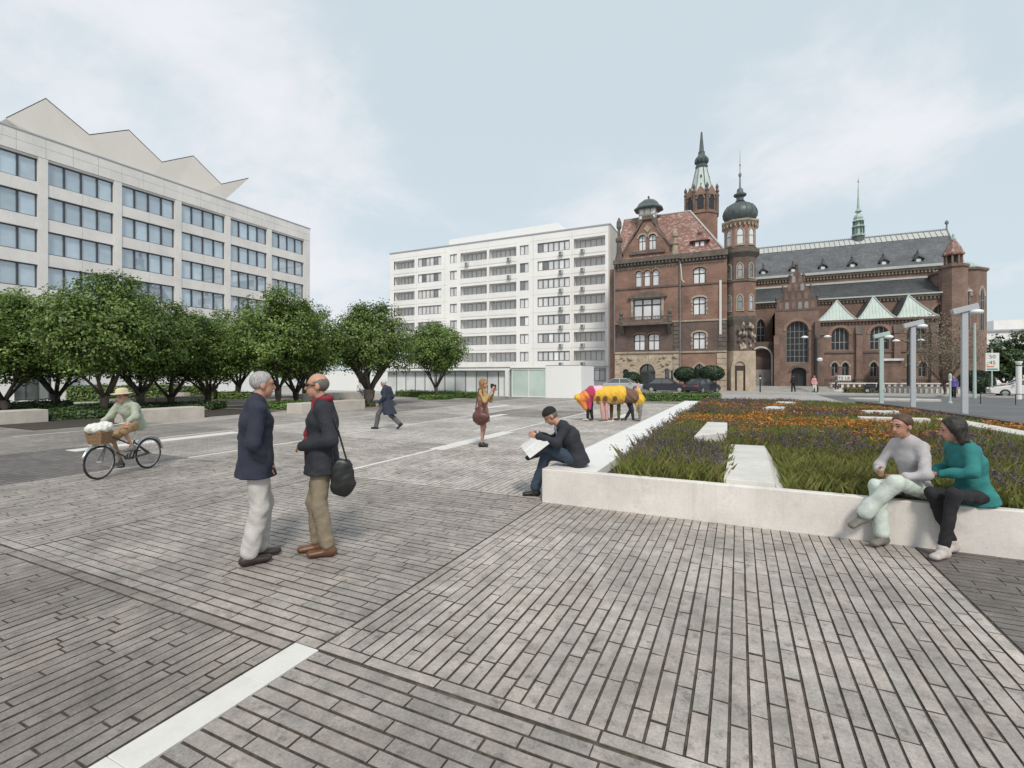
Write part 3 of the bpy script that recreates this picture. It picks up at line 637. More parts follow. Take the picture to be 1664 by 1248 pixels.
# low glazed wing with pale columns in front of it
LW = empty('glazed_wing', (-41.5, 17, 0)); tag(LW, 'low glazed wing with pale columns behind the trees at the picture edge', 'building')
P = PX(-41.5)
m = MB(); m.box(-47, -42.1, 2, 17.0, 0, 3.3); m.build('core', 'dark_glass', LW)
m = MB(); m.box(-48, -41.3, 1.5, 17.4, 3.3, 3.9); m.build('roof', 'slab_panel', LW)
for y in (3.0, 6.6, 10.2, 13.6, 16.3):
    m = MB(); pbox(m, P, y - .3, y + .45, 0, 3.3, -.55, 0); m.build('column', 'slab_panel', LW)
for a, b in ((7.1, 9.9), (10.7, 13.2), (14.1, 15.9)):
    m = MB(); pbox(m, P, a, b, 0, .55 if a < 14 else .1, -.5, -.2); m.build('sill_wall', 'slab_panel', LW)
    fit_window(LW, P, OP(a, b, .56 if a < 14 else .11, 3.25), .3, 3, (), .06, .06, 'office_frame', 'grey_glass')
WW = empty('white_wall', (-46, 20, 0)); tag(WW, 'long pale rendered wall seen under the tree crowns', 'wall')
m = MB(); m.box(-46.3, -46, 18, 34, 0, 2.6); m.box(-46, -22, 41, 41.3, 0, 2.3); m.build('render', 'pure_white', WW)
m = MB(); m.box(-46.35, -45.95, 17.95, 34.05, 2.6, 2.7); m.box(-46, -22, 40.95, 41.35, 2.3, 2.38); m.build('coping', 'steel_grey', WW)

# ------------------------------------------------------------------ white slab block in the middle
SB = empty('apartment_block', (-17.05, 69, 0)); tag(SB, 'white eight storey slab apartment block with loggias and dark window frames', 'building')
P = PY(69); X0, X1 = -56.9, -17.05
COLS = [('L', -56.0, -51.5), ('W', -50.8, -45.9), ('S', -44.2, -42.8), ('L', -42.05, -37.1), ('L', -36.6, -31.8), ('S', -31.2, -29.7), ('W', -28.2, -22.96), ('L', -22.3, -17.55)]
TOPS = [22.16 - 2.79 * k for k in range(7)]
wall = MB(); ops_l, ops_w = [], []
for kind, a, b in COLS:
    for t in TOPS: (ops_l if kind == 'L' else ops_w).append(OP(a, b, t - 1.5, t))
facade(wall, P, X0, X1, 3.1, 23.6, ops_w + ops_l, .22)
wall.box(X0, X1, 70.8, 81, 0, 23.6)
for o in ops_l:                                               # loggia boxes
    u0, u1, z0, z1 = o['u0'], o['u1'], o['z0'] - .9, o['z1'] + .12
    wall.add([(u0, 69, o['z0']), (u0, 70.4, z0), (u0, 70.4, z1), (u0, 69, o['z1'])], [(0, 1, 2, 3)]); wall.add([(u1, 69, o['z0']), (u1, 70.4, z0), (u1, 70.4, z1), (u1, 69, o['z1'])], [(3, 2, 1, 0)])
    wall.add([(u0, 69, o['z1']), (u1, 69, o['z1']), (u1, 70.4, z1), (u0, 70.4, z1)], [(0, 1, 2, 3)]); wall.add([(u0, 70.4, z0), (u1, 70.4, z0), (u1, 70.4, z1), (u0, 70.4, z1)], [(0, 1, 2, 3)])
wall.build('wall', 'slab_white', SB)
m = MB(); m.box(X1 - .01, X1 + .25, 68.98, 81, 0, 23.7); m.build('gable_wall', 'slab_side', SB)
m = MB(); m.box(X0 - .1, X1 + .3, 68.9, 81.1, 23.6, 23.78); m.build('coping', 'steel_grey', SB)
m = MB(); m.prism([(-48.2, 75, 23.7), (-25.2, 75, 23.7), (-27.0, 75, 27.0), (-48.2, 75, 26.7)], (0, -6, 0)); m.build('roof_house', 'pure_white', SB)
rg = random.Random(8); seam = MB()
for k, t in enumerate(TOPS):
    for a, b in ((X0, -44.6), (-42.5, -31.5), (-29.4, X1)): seam.prism([P.p(a + .1, t + .42, .006), P.p(b - .1, t + .42, .006), P.p(b - .1, t + .46, .006), P.p(a + .1, t + .46, .006)], P.n * .01)
for x in (-51.15, -45.2, -36.85, -28.9, -22.6): seam.prism([P.p(x - .02, 3.1, .005), P.p(x + .02, 3.1, .005), P.p(x + .02, 23.5, .005), P.p(x - .02, 23.5, .005)], P.n * .01)
seam.build('panel_joints', 'slab_side', SB)
wc = {}
for ci, (kind, a, b) in enumerate(COLS):
    for k, t in enumerate(TOPS):
        n = {'L': 5, 'W': 6, 'S': 2}[kind]; Q = Plane((0, 0, 0), (1, 0, 0), (0, -1, 0)); w_ = b - a; h_ = 1.5 if kind != 'L' else 1.5
        key = ci
        if kind == 'L': u0, w_ = a + .55, w_ - .6
        else: u0 = a
        if key not in wc:
            f = LMB(); th = .13 if kind == 'W' and ci > 3 else .09
            for u in (0, w_ - th): pbox(f, Q, u, u + th, 0, h_, -.08, 0)
            for z in (0, h_ - th): pbox(f, Q, th, w_ - th, z, z + th, -.08, 0)
            for j in range(1, n): pbox(f, Q, w_ * j / n - th * .8, w_ * j / n + th * .8, th, h_ - th, -.08, .01)
            wc[key] = (f.mesh('window', 'steel_grey' if kind == 'L' else 'slab_frame'), [])
            for pm in ('curtain_glass', 'grey_glass', 'sky_white_glass', 'slab_panel', 'dark_glass'):
                g = LMB(); pbox(g, Q, 0, w_ / n, 0, h_ - .02, -.02, 0); wc[key][1].append(g.mesh('pane', pm))
        wn = inst(wc[key][0], 'window', (u0 - X1, 70.36 - 69 if kind == 'L' else .16, t - 1.5), SB)
        for j in range(n):
            q = rg.random()
            if kind == 'L': g = 3 if (j == n - 2 and ci in (3, 4, 7)) or q > .9 else (0 if q < .75 else 1)
            else: g = 2 if q < .6 else (0 if q < .85 else 1)
            inst(wc[key][1][g], 'pane', (w_ * j / n, .05, .01), wn)
        if kind == 'L':
            m = MB(); pbox(m, P, a, b, t - 2.35, t - 1.52, -.02, .05); m.build('parapet', 'slab_panel', SB)
        if (kind == 'W' and ci == 6) or (kind == 'L' and (ci == 7 or (ci == 4 and k in (0, 1)) or (ci == 3 and k == 0))):
            u = a + (3.6 if ci == 6 else 1.1 if ci == 7 else 3.3 if ci == 4 else 1.0)
            m = MB(); pbox(m, P, u, u + .62, t - 2.22, t - 1.72, .07, .42); m.m = 1; pbox(m, P, u + .06, u + .44, t - 2.16, t - 1.78, .42, .43)
            m.m = 0; pbox(m, P, u + .02, u + .06, t - 2.4, t - 2.22, .0, .42); pbox(m, P, u + .54, u + .58, t - 2.4, t - 2.22, .0, .42); m.build('air_conditioner', ['unit_grey', 'slab_frame'], SB)
# ground floor
m = MB(); m.box(X0, X1, 69.3, 70.8, 0, 3.1); m.build('base', 'slab_panel', SB)
fit_window(SB, P, OP(-19.3, -17.6, .9, 2.75), -.02 + .2, 2, (.85,), .08, .08, 'slab_frame', ('grey_glass', 'curtain_glass'))
for a in np.arange(-56, -22, 3.4): fit_window(SB, P, OP(a, a + 3.2, .3, 2.9), .2, 3, (), .08, .08, 'steel_grey', ('pale_glass', 'curtain_glass'))

# white entrance box and glass pavilion
BX = empty('entrance_box', (-13.2, 34, 0)); tag(BX, 'plain white box volume at the end of the glass pavilion', 'pavilion')
m = MB(); m.box(-13.2, -10.45, 34, 37.5, 0, 2.46); m.build('shell', 'pure_white', BX, bevel=.02)
m = MB(); m.box(-13.22, -10.43, 33.98, 37.52, 2.462, 2.49); m.build('roof_trim', 'steel_grey', BX)
GP = empty('glass_pavilion', (-13.3, 34, 0)); tag(GP, 'long low glass pavilion with white roof and mint glazed entrance', 'pavilion')
P = PY(34)
m = MB(); m.box(-13.22, -16.2, 33.95, 38, 2.28, 2.42); m.build('roof', 'pure_white', GP, bevel=.02)
m = MB(); m.prism([(-29, 33.3, 2.05), (-16.25, 33.3, 2.05), (-16.25, 33.5, 2.3), (-16.25, 34.6, 2.42), (-29, 34.6, 2.42), (-29, 33.5, 2.3)][:0] or [(-29, 33.95, 2.08), (-16.25, 33.95, 2.08), (-16.25, 33.95, 2.26), (-29, 33.95, 2.26)], (0, -4, 0)); m.build('canopy', 'pure_white', GP, bevel=.06, bseg=3)
fit_window(GP, P, OP(-16.1, -13.25, .06, 2.27), .05, 2, (.95,), .05, .05, 'pure_white', 'mint_glass', 'glass_door')
for a in np.arange(-28.6, -16.3, 1.02):
    fit_window(GP, PY(34.3), OP(a, a + .98, .05, 2.07), .05, 1, (), .025, .03, 'steel_grey', ('pale_glass', 'pale_glass', 'curtain_glass'), 'glass_panel')
m = MB(); pbox(m, PY(33.9), -16.6, -16.3, 0, 2.2, -.3, 0); pbox(m, PY(34), -13.245, -13.205, 0, 2.3, -.1, .02); m.build('post', 'pure_white', GP)
m = MB(); m.box(-28.8, -13.3, 37.4, 37.6, 0, 2.2); m.build('back_wall', 'pure_white', GP)
m = MB(); m.box(-28.8, -13.25, 33.9, 37.5, .0, .05); m.build('floor_slab', 'pale_paving', GP)
for x in (-15.3, -14.6, -13.9):
    m = MB(); m.box(x, x + .3, 36.6, 37.0, .05, 1.75); m.build('partition', 'slab_panel', GP)
# ------------------------------------------------------------------ red brick town house with towers
BR = empty('brick_town_house', (-6, 56, 0)); tag(BR, 'ornate red brick town house with stone ground floor, gable and two towers', 'building')
A = PY(55.8); B = PY(56.0); XL, XM, XR = -13.05, -5.85, -1.1
def tri_arch(u0, u1, z0, z1, n, gap, k='round', rise=None):
    w_ = (u1 - u0 - gap * (n - 1)) / n
    return [OP(u0 + i * (w_ + gap), u0 + i * (w_ + gap) + w_, z0, z1, k, rise=rise or w_ / 2) for i in range(n)]
w1 = [OP(-10.86, -9.58, 4.55, 6.45, 'round', rise=.22), OP(-9.26, -7.98, 4.55, 6.45, 'round', rise=.22)]
w2 = [OP(-10.9, -7.84, 8.0, 10.4)]; w3 = tri_arch(-10.68, -8.05, 11.86, 13.68, 3, .22)
door = OP(-10.25, -8.51, .0, 3.02, 'round', rise=.87); sa = OP(-12.12, -11.41, .75, 2.45, 'round', rise=.35); sb_ = OP(-7.45, -6.95, .75, 2.5, 'round', rise=.25); sc_ = OP(-6.8, -6.45, .75, 2.3, 'round', rise=.17)
m = MB(); facade(m, A, XL, XM, 0, 4.3, [door, sa, sb_, sc_], .45); m.build('stone_base', 'sandstone', BR)
m = MB(); facade(m, A, XL, XM, 4.3, 7.7, w1, .3); m.build('first_floor_wall', 'brick_dark', BR)
m = MB(); facade(m, A, XL, XM, 7.7, 14.6, w2 + w3, .3); m.build('wall', 'brick_red', BR)
rw = [OP(-4.5, -3.22, 4.57, 6.45, 'round', rise=.2), OP(-4.5, -3.22, 8.32, 10.28, 'round', rise=.2), OP(-4.5, -3.22, 11.73, 13.52, 'round', rise=.3)]; ra = OP(-4.5, -3.2, .3, 2.98, 'pointed', rise=1.0)
m = MB(); facade(m, B, XM, XR, 0, 4.2, [ra], .4); m.build('wall', 'brick_orange', BR)
m = MB(); facade(m, B, XM, XR, 4.2, 7.7, rw[:1], .3); m.build('first_floor_wall', 'brick_dark', BR)
m = MB(); facade(m, B, XM, XR, 7.7, 14.6, rw[1:], .3); m.build('wall', 'brick_red', BR)
m = MB(); m.box(XL - .9, XL, 57, 66, 0, 14.4); m.build('side_bay', 'brick_orange', BR)
m = MB(); m.box(XL, XM, 56.4, 68, 0, 14.6); m.box(XM, XR, 56.6, 68, 0, 14.6); m.build('core', 'brick_dark', BR)
for i, o in enumerate(w1): fit_window(BR, A, o, .18, 2, (.58,), .09, .09, seed=i)
fit_window(BR, A, w2[0], .18, 3, (.72,), .1, .16)
for i, o in enumerate(w3): fit_window(BR, A, o, .18, 1, (.62,), .06, .05, seed=i)
for i, o in enumerate(rw): fit_window(BR, B, o, .18, 2, (.62,), .08, .1, seed=i)
fit_window(BR, A, door, .4, 2, (.66,), .12, .1, 'dark_wood', 'dark_glass', 'entrance_door'); fit_window(BR, B, ra, .35, 2, (.6,), .1, .08, 'dark_wood', 'dark_glass')
for o in (sa, sb_, sc_): fit_window(BR, A, o, .35, 1, (), .05, .05, 'dark_wood', 'dark_glass')
# stone dressings
def ring(op, P_, n, w0, w1_, mt, proud=.1, start=0):
    "separate voussoirs round an arch"
    cu = (op['u0'] + op['u1']) / 2; r = op.get('rise', 1); cz = op['z1'] - r; hw = (op['u1'] - op['u0']) / 2
    for i in range(n):
        t0, t1 = math.pi * (i + .06) / n, math.pi * (i + .94) / n; wd = w0 if i % 2 else w1_
        m = MB(); m.prism([P_.p(cu + math.cos(t) * hw, cz + math.sin(t) * r, proud) for t in (t0, t1)] + [P_.p(cu + math.cos(t) * (hw + wd), cz + math.sin(t) * (r + wd), proud) for t in (t1, t0)], P_.n * (proud + .1))
        m.v = m.v; m.build('voussoir', mt, BR)
ring(door, A, 13, .75, 1.0, 'sandstone', .12); ring(sa, A, 7, .25, .32, 'sandstone', .08); ring(sb_, A, 7, .2, .26, 'sandstone', .08)
for k in range(7):                                               # rusticated piers
    for u0, u1 in ((XL + .02, XL + .62), (XM - .68, XM - .02), (-8.42, -7.75), (-11.0, -10.33)):
        if u0 > XL + .1 and u1 < XM - .1 and k > 3: continue
        m = MB(); pbox(m, A, u0, u1, .02 + k * .59, .56 + k * .59, -.05, .1); m.build('quoin', 'sandstone', BR)
    m = MB(); pbox(m, B, -2.1, XR - .05, .02 + k * .59, .56 + k * .59, -.05, .12); m.build('quoin', 'sandstone', BR)
for k in range(7):
    for u0, u1, P_ in ((XM - .66, XM - .03, A), (-1.95, -1.2, B)):
        m = MB(); pbox(m, P_, u0, u1, 4.42 + k * .46, 4.82 + k * .46, -.05, .09); m.build('quoin', 'sooty_stone', BR)
m = MB(); arch_band(m, B, ra, .26, .1); m.build('arch_surround', 'buff_stone', BR)
for o in rw[:2]:
    m = MB(); arch_band(m, B, o, .2, .06)
    for k in range(4):
        for s_ in (-1, 1):
            u = (o['u0'] - .02 if s_ < 0 else o['u1'] + .02); wdt = .22 if k % 2 else .14; z = o['z0'] + k * .44
            pbox(m, B, min(u, u + s_ * wdt), max(u, u + s_ * wdt), z, z + .36, -.02, .05)
    m.build('window_surround', 'buff_stone', BR)
for o in w3 + rw[2:] + w1: m = MB(); arch_band(m, B if o in rw else A, o, .16, .06); m.build('brick_hood', 'brick_orange', BR)
m = MB(); pbox(m, A, XL - .05, XM + .03, 4.22, 4.42, -.05, .16); pbox(m, B, XM + .03, XR, 4.2, 4.38, -.05, .14); pbox(m, A, XL - .05, XM + .03, 7.62, 7.78, -.05, .12); pbox(m, B, XM + .03, XR, 7.62, 7.78, -.05, .1); m.build('stone_band', 'buff_stone', BR)
m = MB(); pbox(m, A, XL - .05, XM + .03, 11.6, 11.78, -.05, .1); pbox(m, B, XM + .03, XR, 11.58, 11.74, -.05, .1); m.build('string_course', 'brick_dark', BR)
m = MB(); pbox(m, A, XL - .1, XM + .1, 14.55, 15.02, -.6, .55); pbox(m, A, XL - .06, XM + .06, 14.2, 14.55, -.3, .25); pbox(m, B, XM + .1, XR + .1, 14.5, 15.1, -.6, .5); pbox(m, B, XM + .06, XR, 14.15, 14.5, -.3, .2)
for u in np.arange(XL, XM, .38): pbox(m, A, u, u + .2, 14.28, 14.55, .2, .45)
for u in np.arange(XM + .2, XR, .38): pbox(m, B, u, u + .2, 14.22, 14.5, .15, .4)
m.build('cornice', 'sooty_stone', BR)
m = MB(); pbox(m, A, -12.7, -6.2, 14.02, 14.14, -.05, .06); pbox(m, B, XM + .1, XR, 13.95, 14.07, -.05, .06)
for u in np.arange(-12.7, -6.2, .3): pbox(m, A, u, u + .14, 13.86, 14.02, -.05, .05)
m.build('frieze', 'buff_stone', BR)
# canopy over the wide window, balcony
m = MB()
for i in range(12):
    a, b = -11.5 + i * 4.3 / 12, -11.5 + (i + 1) * 4.3 / 12; hz = lambda u: 10.62 + .55 * (1 - ((u + 9.35) / 2.15) ** 2)
    m.prism([A.p(a, 10.5, .35), A.p(b, 10.5, .35), A.p(b, hz(b), .35), A.p(a, hz(a), .35)], A.n * .4)
m.build('hood', 'sooty_stone', BR)
for u0, u1, z0, z1 in ((-11.2, -10.92, 8.3, 10.4), (-7.82, -7.54, 8.3, 10.4), (-11.2, -7.54, 10.4, 10.52)): m = MB(); pbox(m, A, u0, u1, z0, z1, -.05, .1); m.build('window_surround', 'buff_stone', BR)
m = MB(); pbox(m, A, -12.3, -6.6, 7.36, 7.62, .0, 1.1)
for u in (-12.1, -6.9): m.prism([A.p(u - .18, 7.36, 0), A.p(u - .18, 6.3, 0), A.p(u - .18, 6.6, .35), A.p(u - .18, 7.36, 1.0)], (-.36, 0, 0))
m.build('balcony', 'sooty_stone', BR)
m = MB(); pbox(m, A, -12.2, -6.7, 8.24, 8.33, .96, 1.06)
for u in np.arange(-11.9, -6.9, .17): pbox(m, A, u, u + .07, 7.62, 8.24, .97, 1.05)
m.build('railing', 'sooty_stone', BR)
for u in (-12.1, -6.8):
    m = MB(); m.lathe(A.p(u, 7.62, .95), [(.24, 0), (.24, .5), (.3, .55), (.3, .68), (.12, .75), (.24, .95), (.27, 1.12), (.16, 1.35), (.05, 1.5)], 10); m.build('urn', 'sooty_stone', BR)
# gable with paired windows
gw = [OP(-10.35, -9.5, 16.0, 17.75, 'round', rise=.42), OP(-9.22, -8.37, 16.0, 17.75, 'round', rise=.42)]
m = MB(); Gp = PY(55.9); zt = lambda u: 19.6 - abs(u + 9.35) * (19.6 - 15.9) / 2.75
facade(m, Gp, -11.4, -7.3, 15.0, 15.9, [], .1); us = [-12.1, -11.4, -10.35, -9.925, -9.5, -9.36, -9.22, -8.795, -8.37, -7.3, -6.6]
facade(m, Gp, -10.6, -8.12, 15.9, 17.9, gw, .35)
m.add([Gp.p(-12.1, 15), Gp.p(-11.4, 15), Gp.p(-11.4, 15.9), Gp.p(-12.1, 15.9)], [(0, 1, 2, 3)]); m.add([Gp.p(-7.3, 15), Gp.p(-6.6, 15), Gp.p(-6.6, 15.9), Gp.p(-7.3, 15.9)], [(0, 1, 2, 3)])
m.add([Gp.p(-12.1, 15.9), Gp.p(-10.6, 15.9), Gp.p(-10.6, 17.9)], [(0, 1, 2)]); m.add([Gp.p(-8.12, 15.9), Gp.p(-6.6, 15.9), Gp.p(-8.12, 17.9)], [(0, 1, 2)]); m.add([Gp.p(-10.6, 17.9), Gp.p(-8.12, 17.9), Gp.p(-9.0, 19.4), Gp.p(-9.72, 19.4)], [(0, 1, 2, 3)])
m.build('gable', 'brick_red', BR)
m = MB()
for s_ in (-1, 1): m.prism([Gp.p(-9.36 + s_ * 2.95, 15.75, .15), Gp.p(-9.36 + s_ * 2.75, 15.75, .15), Gp.p(-9.36 + s_ * .4, 19.45, .15), Gp.p(-9.36 + s_ * .45, 19.8, .15)][::s_], Gp.n * .5)
pbox(m, Gp, -9.95, -8.75, 19.4, 19.85, -.5, .22); pbox(m, Gp, -11.3, -7.4, 15.55, 15.85, -.02, .2); m.build('gable_coping', 'sooty_stone', BR)
for o in gw: m = MB(); arch_band(m, Gp, o, .2, .07); m.build('arch_surround', 'buff_stone', BR)
m = MB(); m.prism([Gp.p(-9.36, 17.95, .07), Gp.p(-8.96, 18.4, .07), Gp.p(-9.36, 18.85, .07), Gp.p(-9.76, 18.4, .07)], Gp.n * .1); m.build('diamond_stone', 'buff_stone', BR)
fit_window(BR, Gp, gw[0], .2, 2, (.6,), .06, .06); fit_window(BR, Gp, gw[1], .2, 2, (.6,), .06, .06, panes=('dark_glass', 'sky_white_glass'))
def pinnacle(u, z0, hgt, mt='sooty_stone', r=.3, d=.15):
    m = MB(); c = Gp.p(u, z0, d); k = hgt
    m.lathe(c, [(r * 1.3, 0), (r * 1.3, .12 * k), (r, .14 * k), (r * .9, .42 * k), (r * 1.35, .45 * k), (r * 1.35, .52 * k), (r * .6, .56 * k), (r * .5, .72 * k), (r * 1.0, .78 * k), (r * .95, .9 * k), (r * .3, 1.0 * k)], 8, rot=R(22.5)); m.build('pinnacle', mt, BR)
pinnacle(-12.55, 15.0, 5.0); pinnacle(-6.35, 15.0, 2.7, 'buff_stone', .35)
# roofs
m = MB(); e = (55.6, 68.4); rz, ry = 21.2, 60.6
m.add([(XL, e[0], 14.95), (XR - .3, e[0] + .1, 15.05), (-5.2, ry, rz), (XL, ry, rz), (XL, e[1], 14.95), (XR - .3, e[1], 15.05), (-5.2, 64, rz), (XL, 64, rz)], [(0, 1, 2, 3), (1, 5, 6, 2), (5, 4, 7, 6), (3, 2, 6, 7), (4, 0, 3, 7)])
m.add([Gp.p(-12.0, 15.9, -.1), Gp.p(-9.36, 19.5, -.1), (-9.36, 61, 19.5), (-12.0, 58.2, 15.9)], [(0, 1, 2, 3)]); m.add([Gp.p(-6.72, 15.9, -.1), Gp.p(-9.36, 19.5, -.1), (-9.36, 61, 19.5), (-6.72, 58.2, 15.9)], [(3, 2, 1, 0)])
rf = m.build('roof', 'tile_red', BR)
m = LMB(); o_ = Vector((-6, 56, 0)); v_ = lambda *q: Vector(q) - o_
m.tube([v_(XR - .3, e[0] + .1, 15.15), v_(-5.2, ry, rz + .08)], .1, 6); m.tube([v_(XL, ry, rz + .06), v_(-5.2, ry, rz + .06)], .09, 6); m.build('ridge', 'lead_pale', rf)
dm = LMB(); q = lambda u, z, d: PY(56.4).p(u, z, d) - o_
dm.prism([q(-4.55, 15.3, 0), q(-3.15, 15.3, 0), q(-3.15, 16.5, 0), q(-4.55, 16.5, 0)], (0, -2, 0)); dm.m = 1; dm.add([q(-4.9, 16.5, .3), q(-2.8, 16.5, .3), q(-3.5, 17.3, -.5), q(-4.2, 17.3, -.5), q(-4.9, 16.5, -2), q(-2.8, 16.5, -2)], [(0, 1, 2, 3), (1, 5, 2), (0, 3, 4), (3, 2, 5, 4), (1, 0, 4, 5)])
dm.m = 2; dm.prism([q(-4.3, 15.5, .02), q(-3.95, 15.5, .02), q(-3.95, 16.35, .02), q(-4.3, 16.35, .02)], (0, -.04, 0)); dm.prism([q(-3.75, 15.5, .02), q(-3.4, 15.5, .02), q(-3.4, 16.35, .02), q(-3.75, 16.35, .02)], (0, -.04, 0))
dm.m = 1; dm.lathe(q(-3.85, 17.2, -.6), [(.2, 0), (.3, .3), (.1, .8), (.03, 1.2)], 8); dm.build('dormer', ['brick_dark', 'tile_red', 'sky_white_glass'], rf)
# glazed lantern over the gable
m = MB(); c = (-9.9, 60, 0)
m.box(-11.0, -8.8, 58.9, 61.1, 19.9, 20.5); m.build('lantern_base', 'sooty_stone', BR)
lw = MB(); lw.box(-10.85, -8.95, 59.05, 60.95, 20.5, 21.85); ln = lw.build('lantern', 'sky_white_glass', BR)
m = LMB()
for u in (-10.9, -10.3, -9.6, -9.0): m.prism([PY(59).p(u, 20.5) - o_, PY(59).p(u + .1, 20.5) - o_, PY(59).p(u + .1, 21.85) - o_, PY(59).p(u, 21.85) - o_], (0, -.1, 0))
for z in (20.5, 21.0, 21.75): m.prism([PY(58.99).p(-10.9, z) - o_, PY(58.99).p(-8.9, z) - o_, PY(58.99).p(-8.9, z + .1) - o_, PY(58.99).p(-10.9, z + .1) - o_], (0, -.1, 0))
m.build('glazing_bars', 'buff_stone', ln)
m = MB(); m.lathe((-9.9, 60, 21.85), [(1.75, -.05), (1.8, .08), (1.45, .35), (1.15, .8), (.7, 1.15), (.12, 1.28), (.1, 1.5), (.14, 1.62), (.03, 1.75)], 8, rot=R(22.5)); m.build('lantern_dome', 'copper_dark', BR)
# round corner tower with onion dome
TC = (.15, 57.3); oct_ = R(22.5)
def ot(z0, z1, r0, r1, mt, nm='tower_wall', n=8):
    m = MB(); m.lathe((TC[0], TC[1], 0), [(r0, z0), (r1, z1)], n, rot=oct_); return m.build(nm, mt, BR)
ot(0, 4.3, 1.62, 1.62, 'sandstone', 'tower_base'); ot(4.3, 7.7, 1.5, 1.5, 'brick_dark'); ot(7.95, 11.55, 1.6, 1.6, 'brick_red'); ot(11.8, 14.2, 1.6, 1.6, 'brick_dark'); ot(15.2, 17.75, 1.62, 1.62, 'brick_orange')
for pr_ in ([(1.5, 7.0), (1.72, 7.6), (1.78, 7.95), (1.66, 8.05)], [(1.62, 14.2), (2.0, 14.65), (2.0, 14.95), (1.75, 15.0), (1.75, 15.2)], [(1.64, 11.55), (1.72, 11.62), (1.72, 11.75), (1.64, 11.82)]): m = MB(); m.lathe((*TC, 0), pr_, 8, rot=oct_); m.build('tower_cornice', 'sooty_stone', BR)
m = MB(); m.lathe((*TC, 0), [(1.66, 17.6), (1.95, 17.95), (1.95, 18.12), (1.5, 18.2)], 8, rot=oct_)
for k in range(24):
    a = k * math.pi / 12; m.box(TC[0] + 1.72 * math.cos(a) - .08, TC[0] + 1.72 * math.cos(a) + .08, TC[1] + 1.72 * math.sin(a) - .08, TC[1] + 1.72 * math.sin(a) + .08, 17.45, 17.75)
m.build('tower_cornice', 'buff_stone', BR)
ap = 1.6 * math.cos(math.pi / 8)
def tower_plane(k, apo):
    a = k * math.pi / 4; n_ = Vector((math.cos(a), math.sin(a), 0)); return Plane(Vector((*TC, 0)) + n_ * apo, Vector((-n_.y, n_.x, 0)), n_)
for k in (4, 5, 6, 7):
    for z0, z1, wd, apo in ((15.5, 17.2, .32, 1.497), (12.0, 13.5, .24, 1.478), (8.6, 10.2, .24, 1.478)):
        T = tower_plane(k, apo); o = OP(-wd, wd, z0, z1, 'pointed', rise=.4)
        m = MB(); arch_band(m, T, o, .13, .06); pbox(m, T, -wd - .12, -wd, z0, z1 - .4, -.02, .05); pbox(m, T, wd, wd + .12, z0, z1 - .4, -.02, .05); pbox(m, T, -wd - .15, wd + .15, z0 - .12, z0, -.02, .1); m.build('window_surround', 'buff_stone', BR)
        fit_window(BR, T, o, -.03, 1, (.55,), .05, .05, 'window_wood', 'sky_white_glass' if z0 > 15 else 'grey_glass', fd=.03)
m = MB(); m.lathe((*TC, 0), [(1.2, 18.15), (1.42, 18.35), (1.66, 18.75), (1.7, 19.1), (1.6, 19.5), (1.3, 19.9), (.85, 20.15), (.5, 20.3), (.36, 20.42)], 24); dome = m.build('dome', 'copper_dark', BR, smooth=True)
m = LMB()
for k in range(16):
    a = k * math.pi / 8; m.tube([Vector((TC[0] + r_ * math.cos(a), TC[1] + r_ * math.sin(a), z)) - o_ for r_, z in [(1.43, 18.35), (1.68, 18.75), (1.72, 19.1), (1.62, 19.5), (1.32, 19.9), (.87, 20.15), (.5, 20.32)]], .03, 4)
m.build('dome_ribs', 'copper_dark', dome)
m = MB(); m.lathe((*TC, 0), [(.42, 20.4), (.48, 20.5), (.36, 20.55), (.36, 20.95), (.62, 21.05), (.66, 21.2), (.5, 21.3), (.34, 21.42), (.3, 21.75), (.12, 21.95)], 12); m.build('dome_lantern', 'copper_dark', BR, smooth=False)
m = MB(); m.lathe((*TC, 0), [(.1, 21.9), (.07, 23.1), (.12, 23.15), (.17, 23.35), (.1, 23.55), (.04, 23.6), (.035, 24.3), (.1, 24.4), (.03, 24.5), (.012, 26)], 8); m.build('finial', 'lead_grey', BR)
# corbelled figure bracket and tower porch
T = tower_plane(6, 1.5); td = OP(-.48, .48, 0, 3.2, 'round', rise=.48)
m = MB(); arch_band(m, T, td, .32, .14); pbox(m, T, -.85, -.5, 0, 2.7, -.02, .16); pbox(m, T, .5, .85, 0, 2.7, -.02, .16); m.build('porch_arch', 'sandstone', BR)
m = MB(); pbox(m, T, -.47, .47, 0, 2.75, -.02, .03); m.build('porch_door', 'dark_wood', BR)
m = MB(); pbox(m, T, -.3, .3, .1, 2.2, .03, .1); m.build('stone_figure', 'sandstone', BR)
rg = random.Random(3)
for k in range(34):
    m = MB(); a = R(rg.uniform(-95, -25)); z = rg.uniform(4.5, 7.1); r_ = 1.42 + (z - 4.3) * .09; s_ = rg.uniform(.09, .2)
    m.lathe((TC[0] + r_ * math.cos(a), TC[1] + r_ * math.sin(a), z), [(s_ * .3, -s_ * 1.5), (s_, -s_ * .6), (s_ * .8, s_ * .5), (s_ * .25, s_ * 1.6)], 6, rot=rg.random()); m.build('carved_boss', rg.choice(['buff_stone', 'buff_stone', 'sooty_stone']), BR)
for k in range(16):
    m = MB(); left = k % 2; u = rg.uniform(-12.9, -10.9) if left else rg.uniform(-8.1, -6.2); z = rg.uniform(2.85, 4.0); s_ = rg.uniform(.14, .24)
    m.lathe(A.p(u, z, .04), [(s_ * .3, -s_), (s_, -s_ * .4), (s_ * .9, s_ * .3), (s_ * .3, s_)], 7, rot=rg.random()); m.build('carved_boss', 'buff_stone', BR, smooth=True)
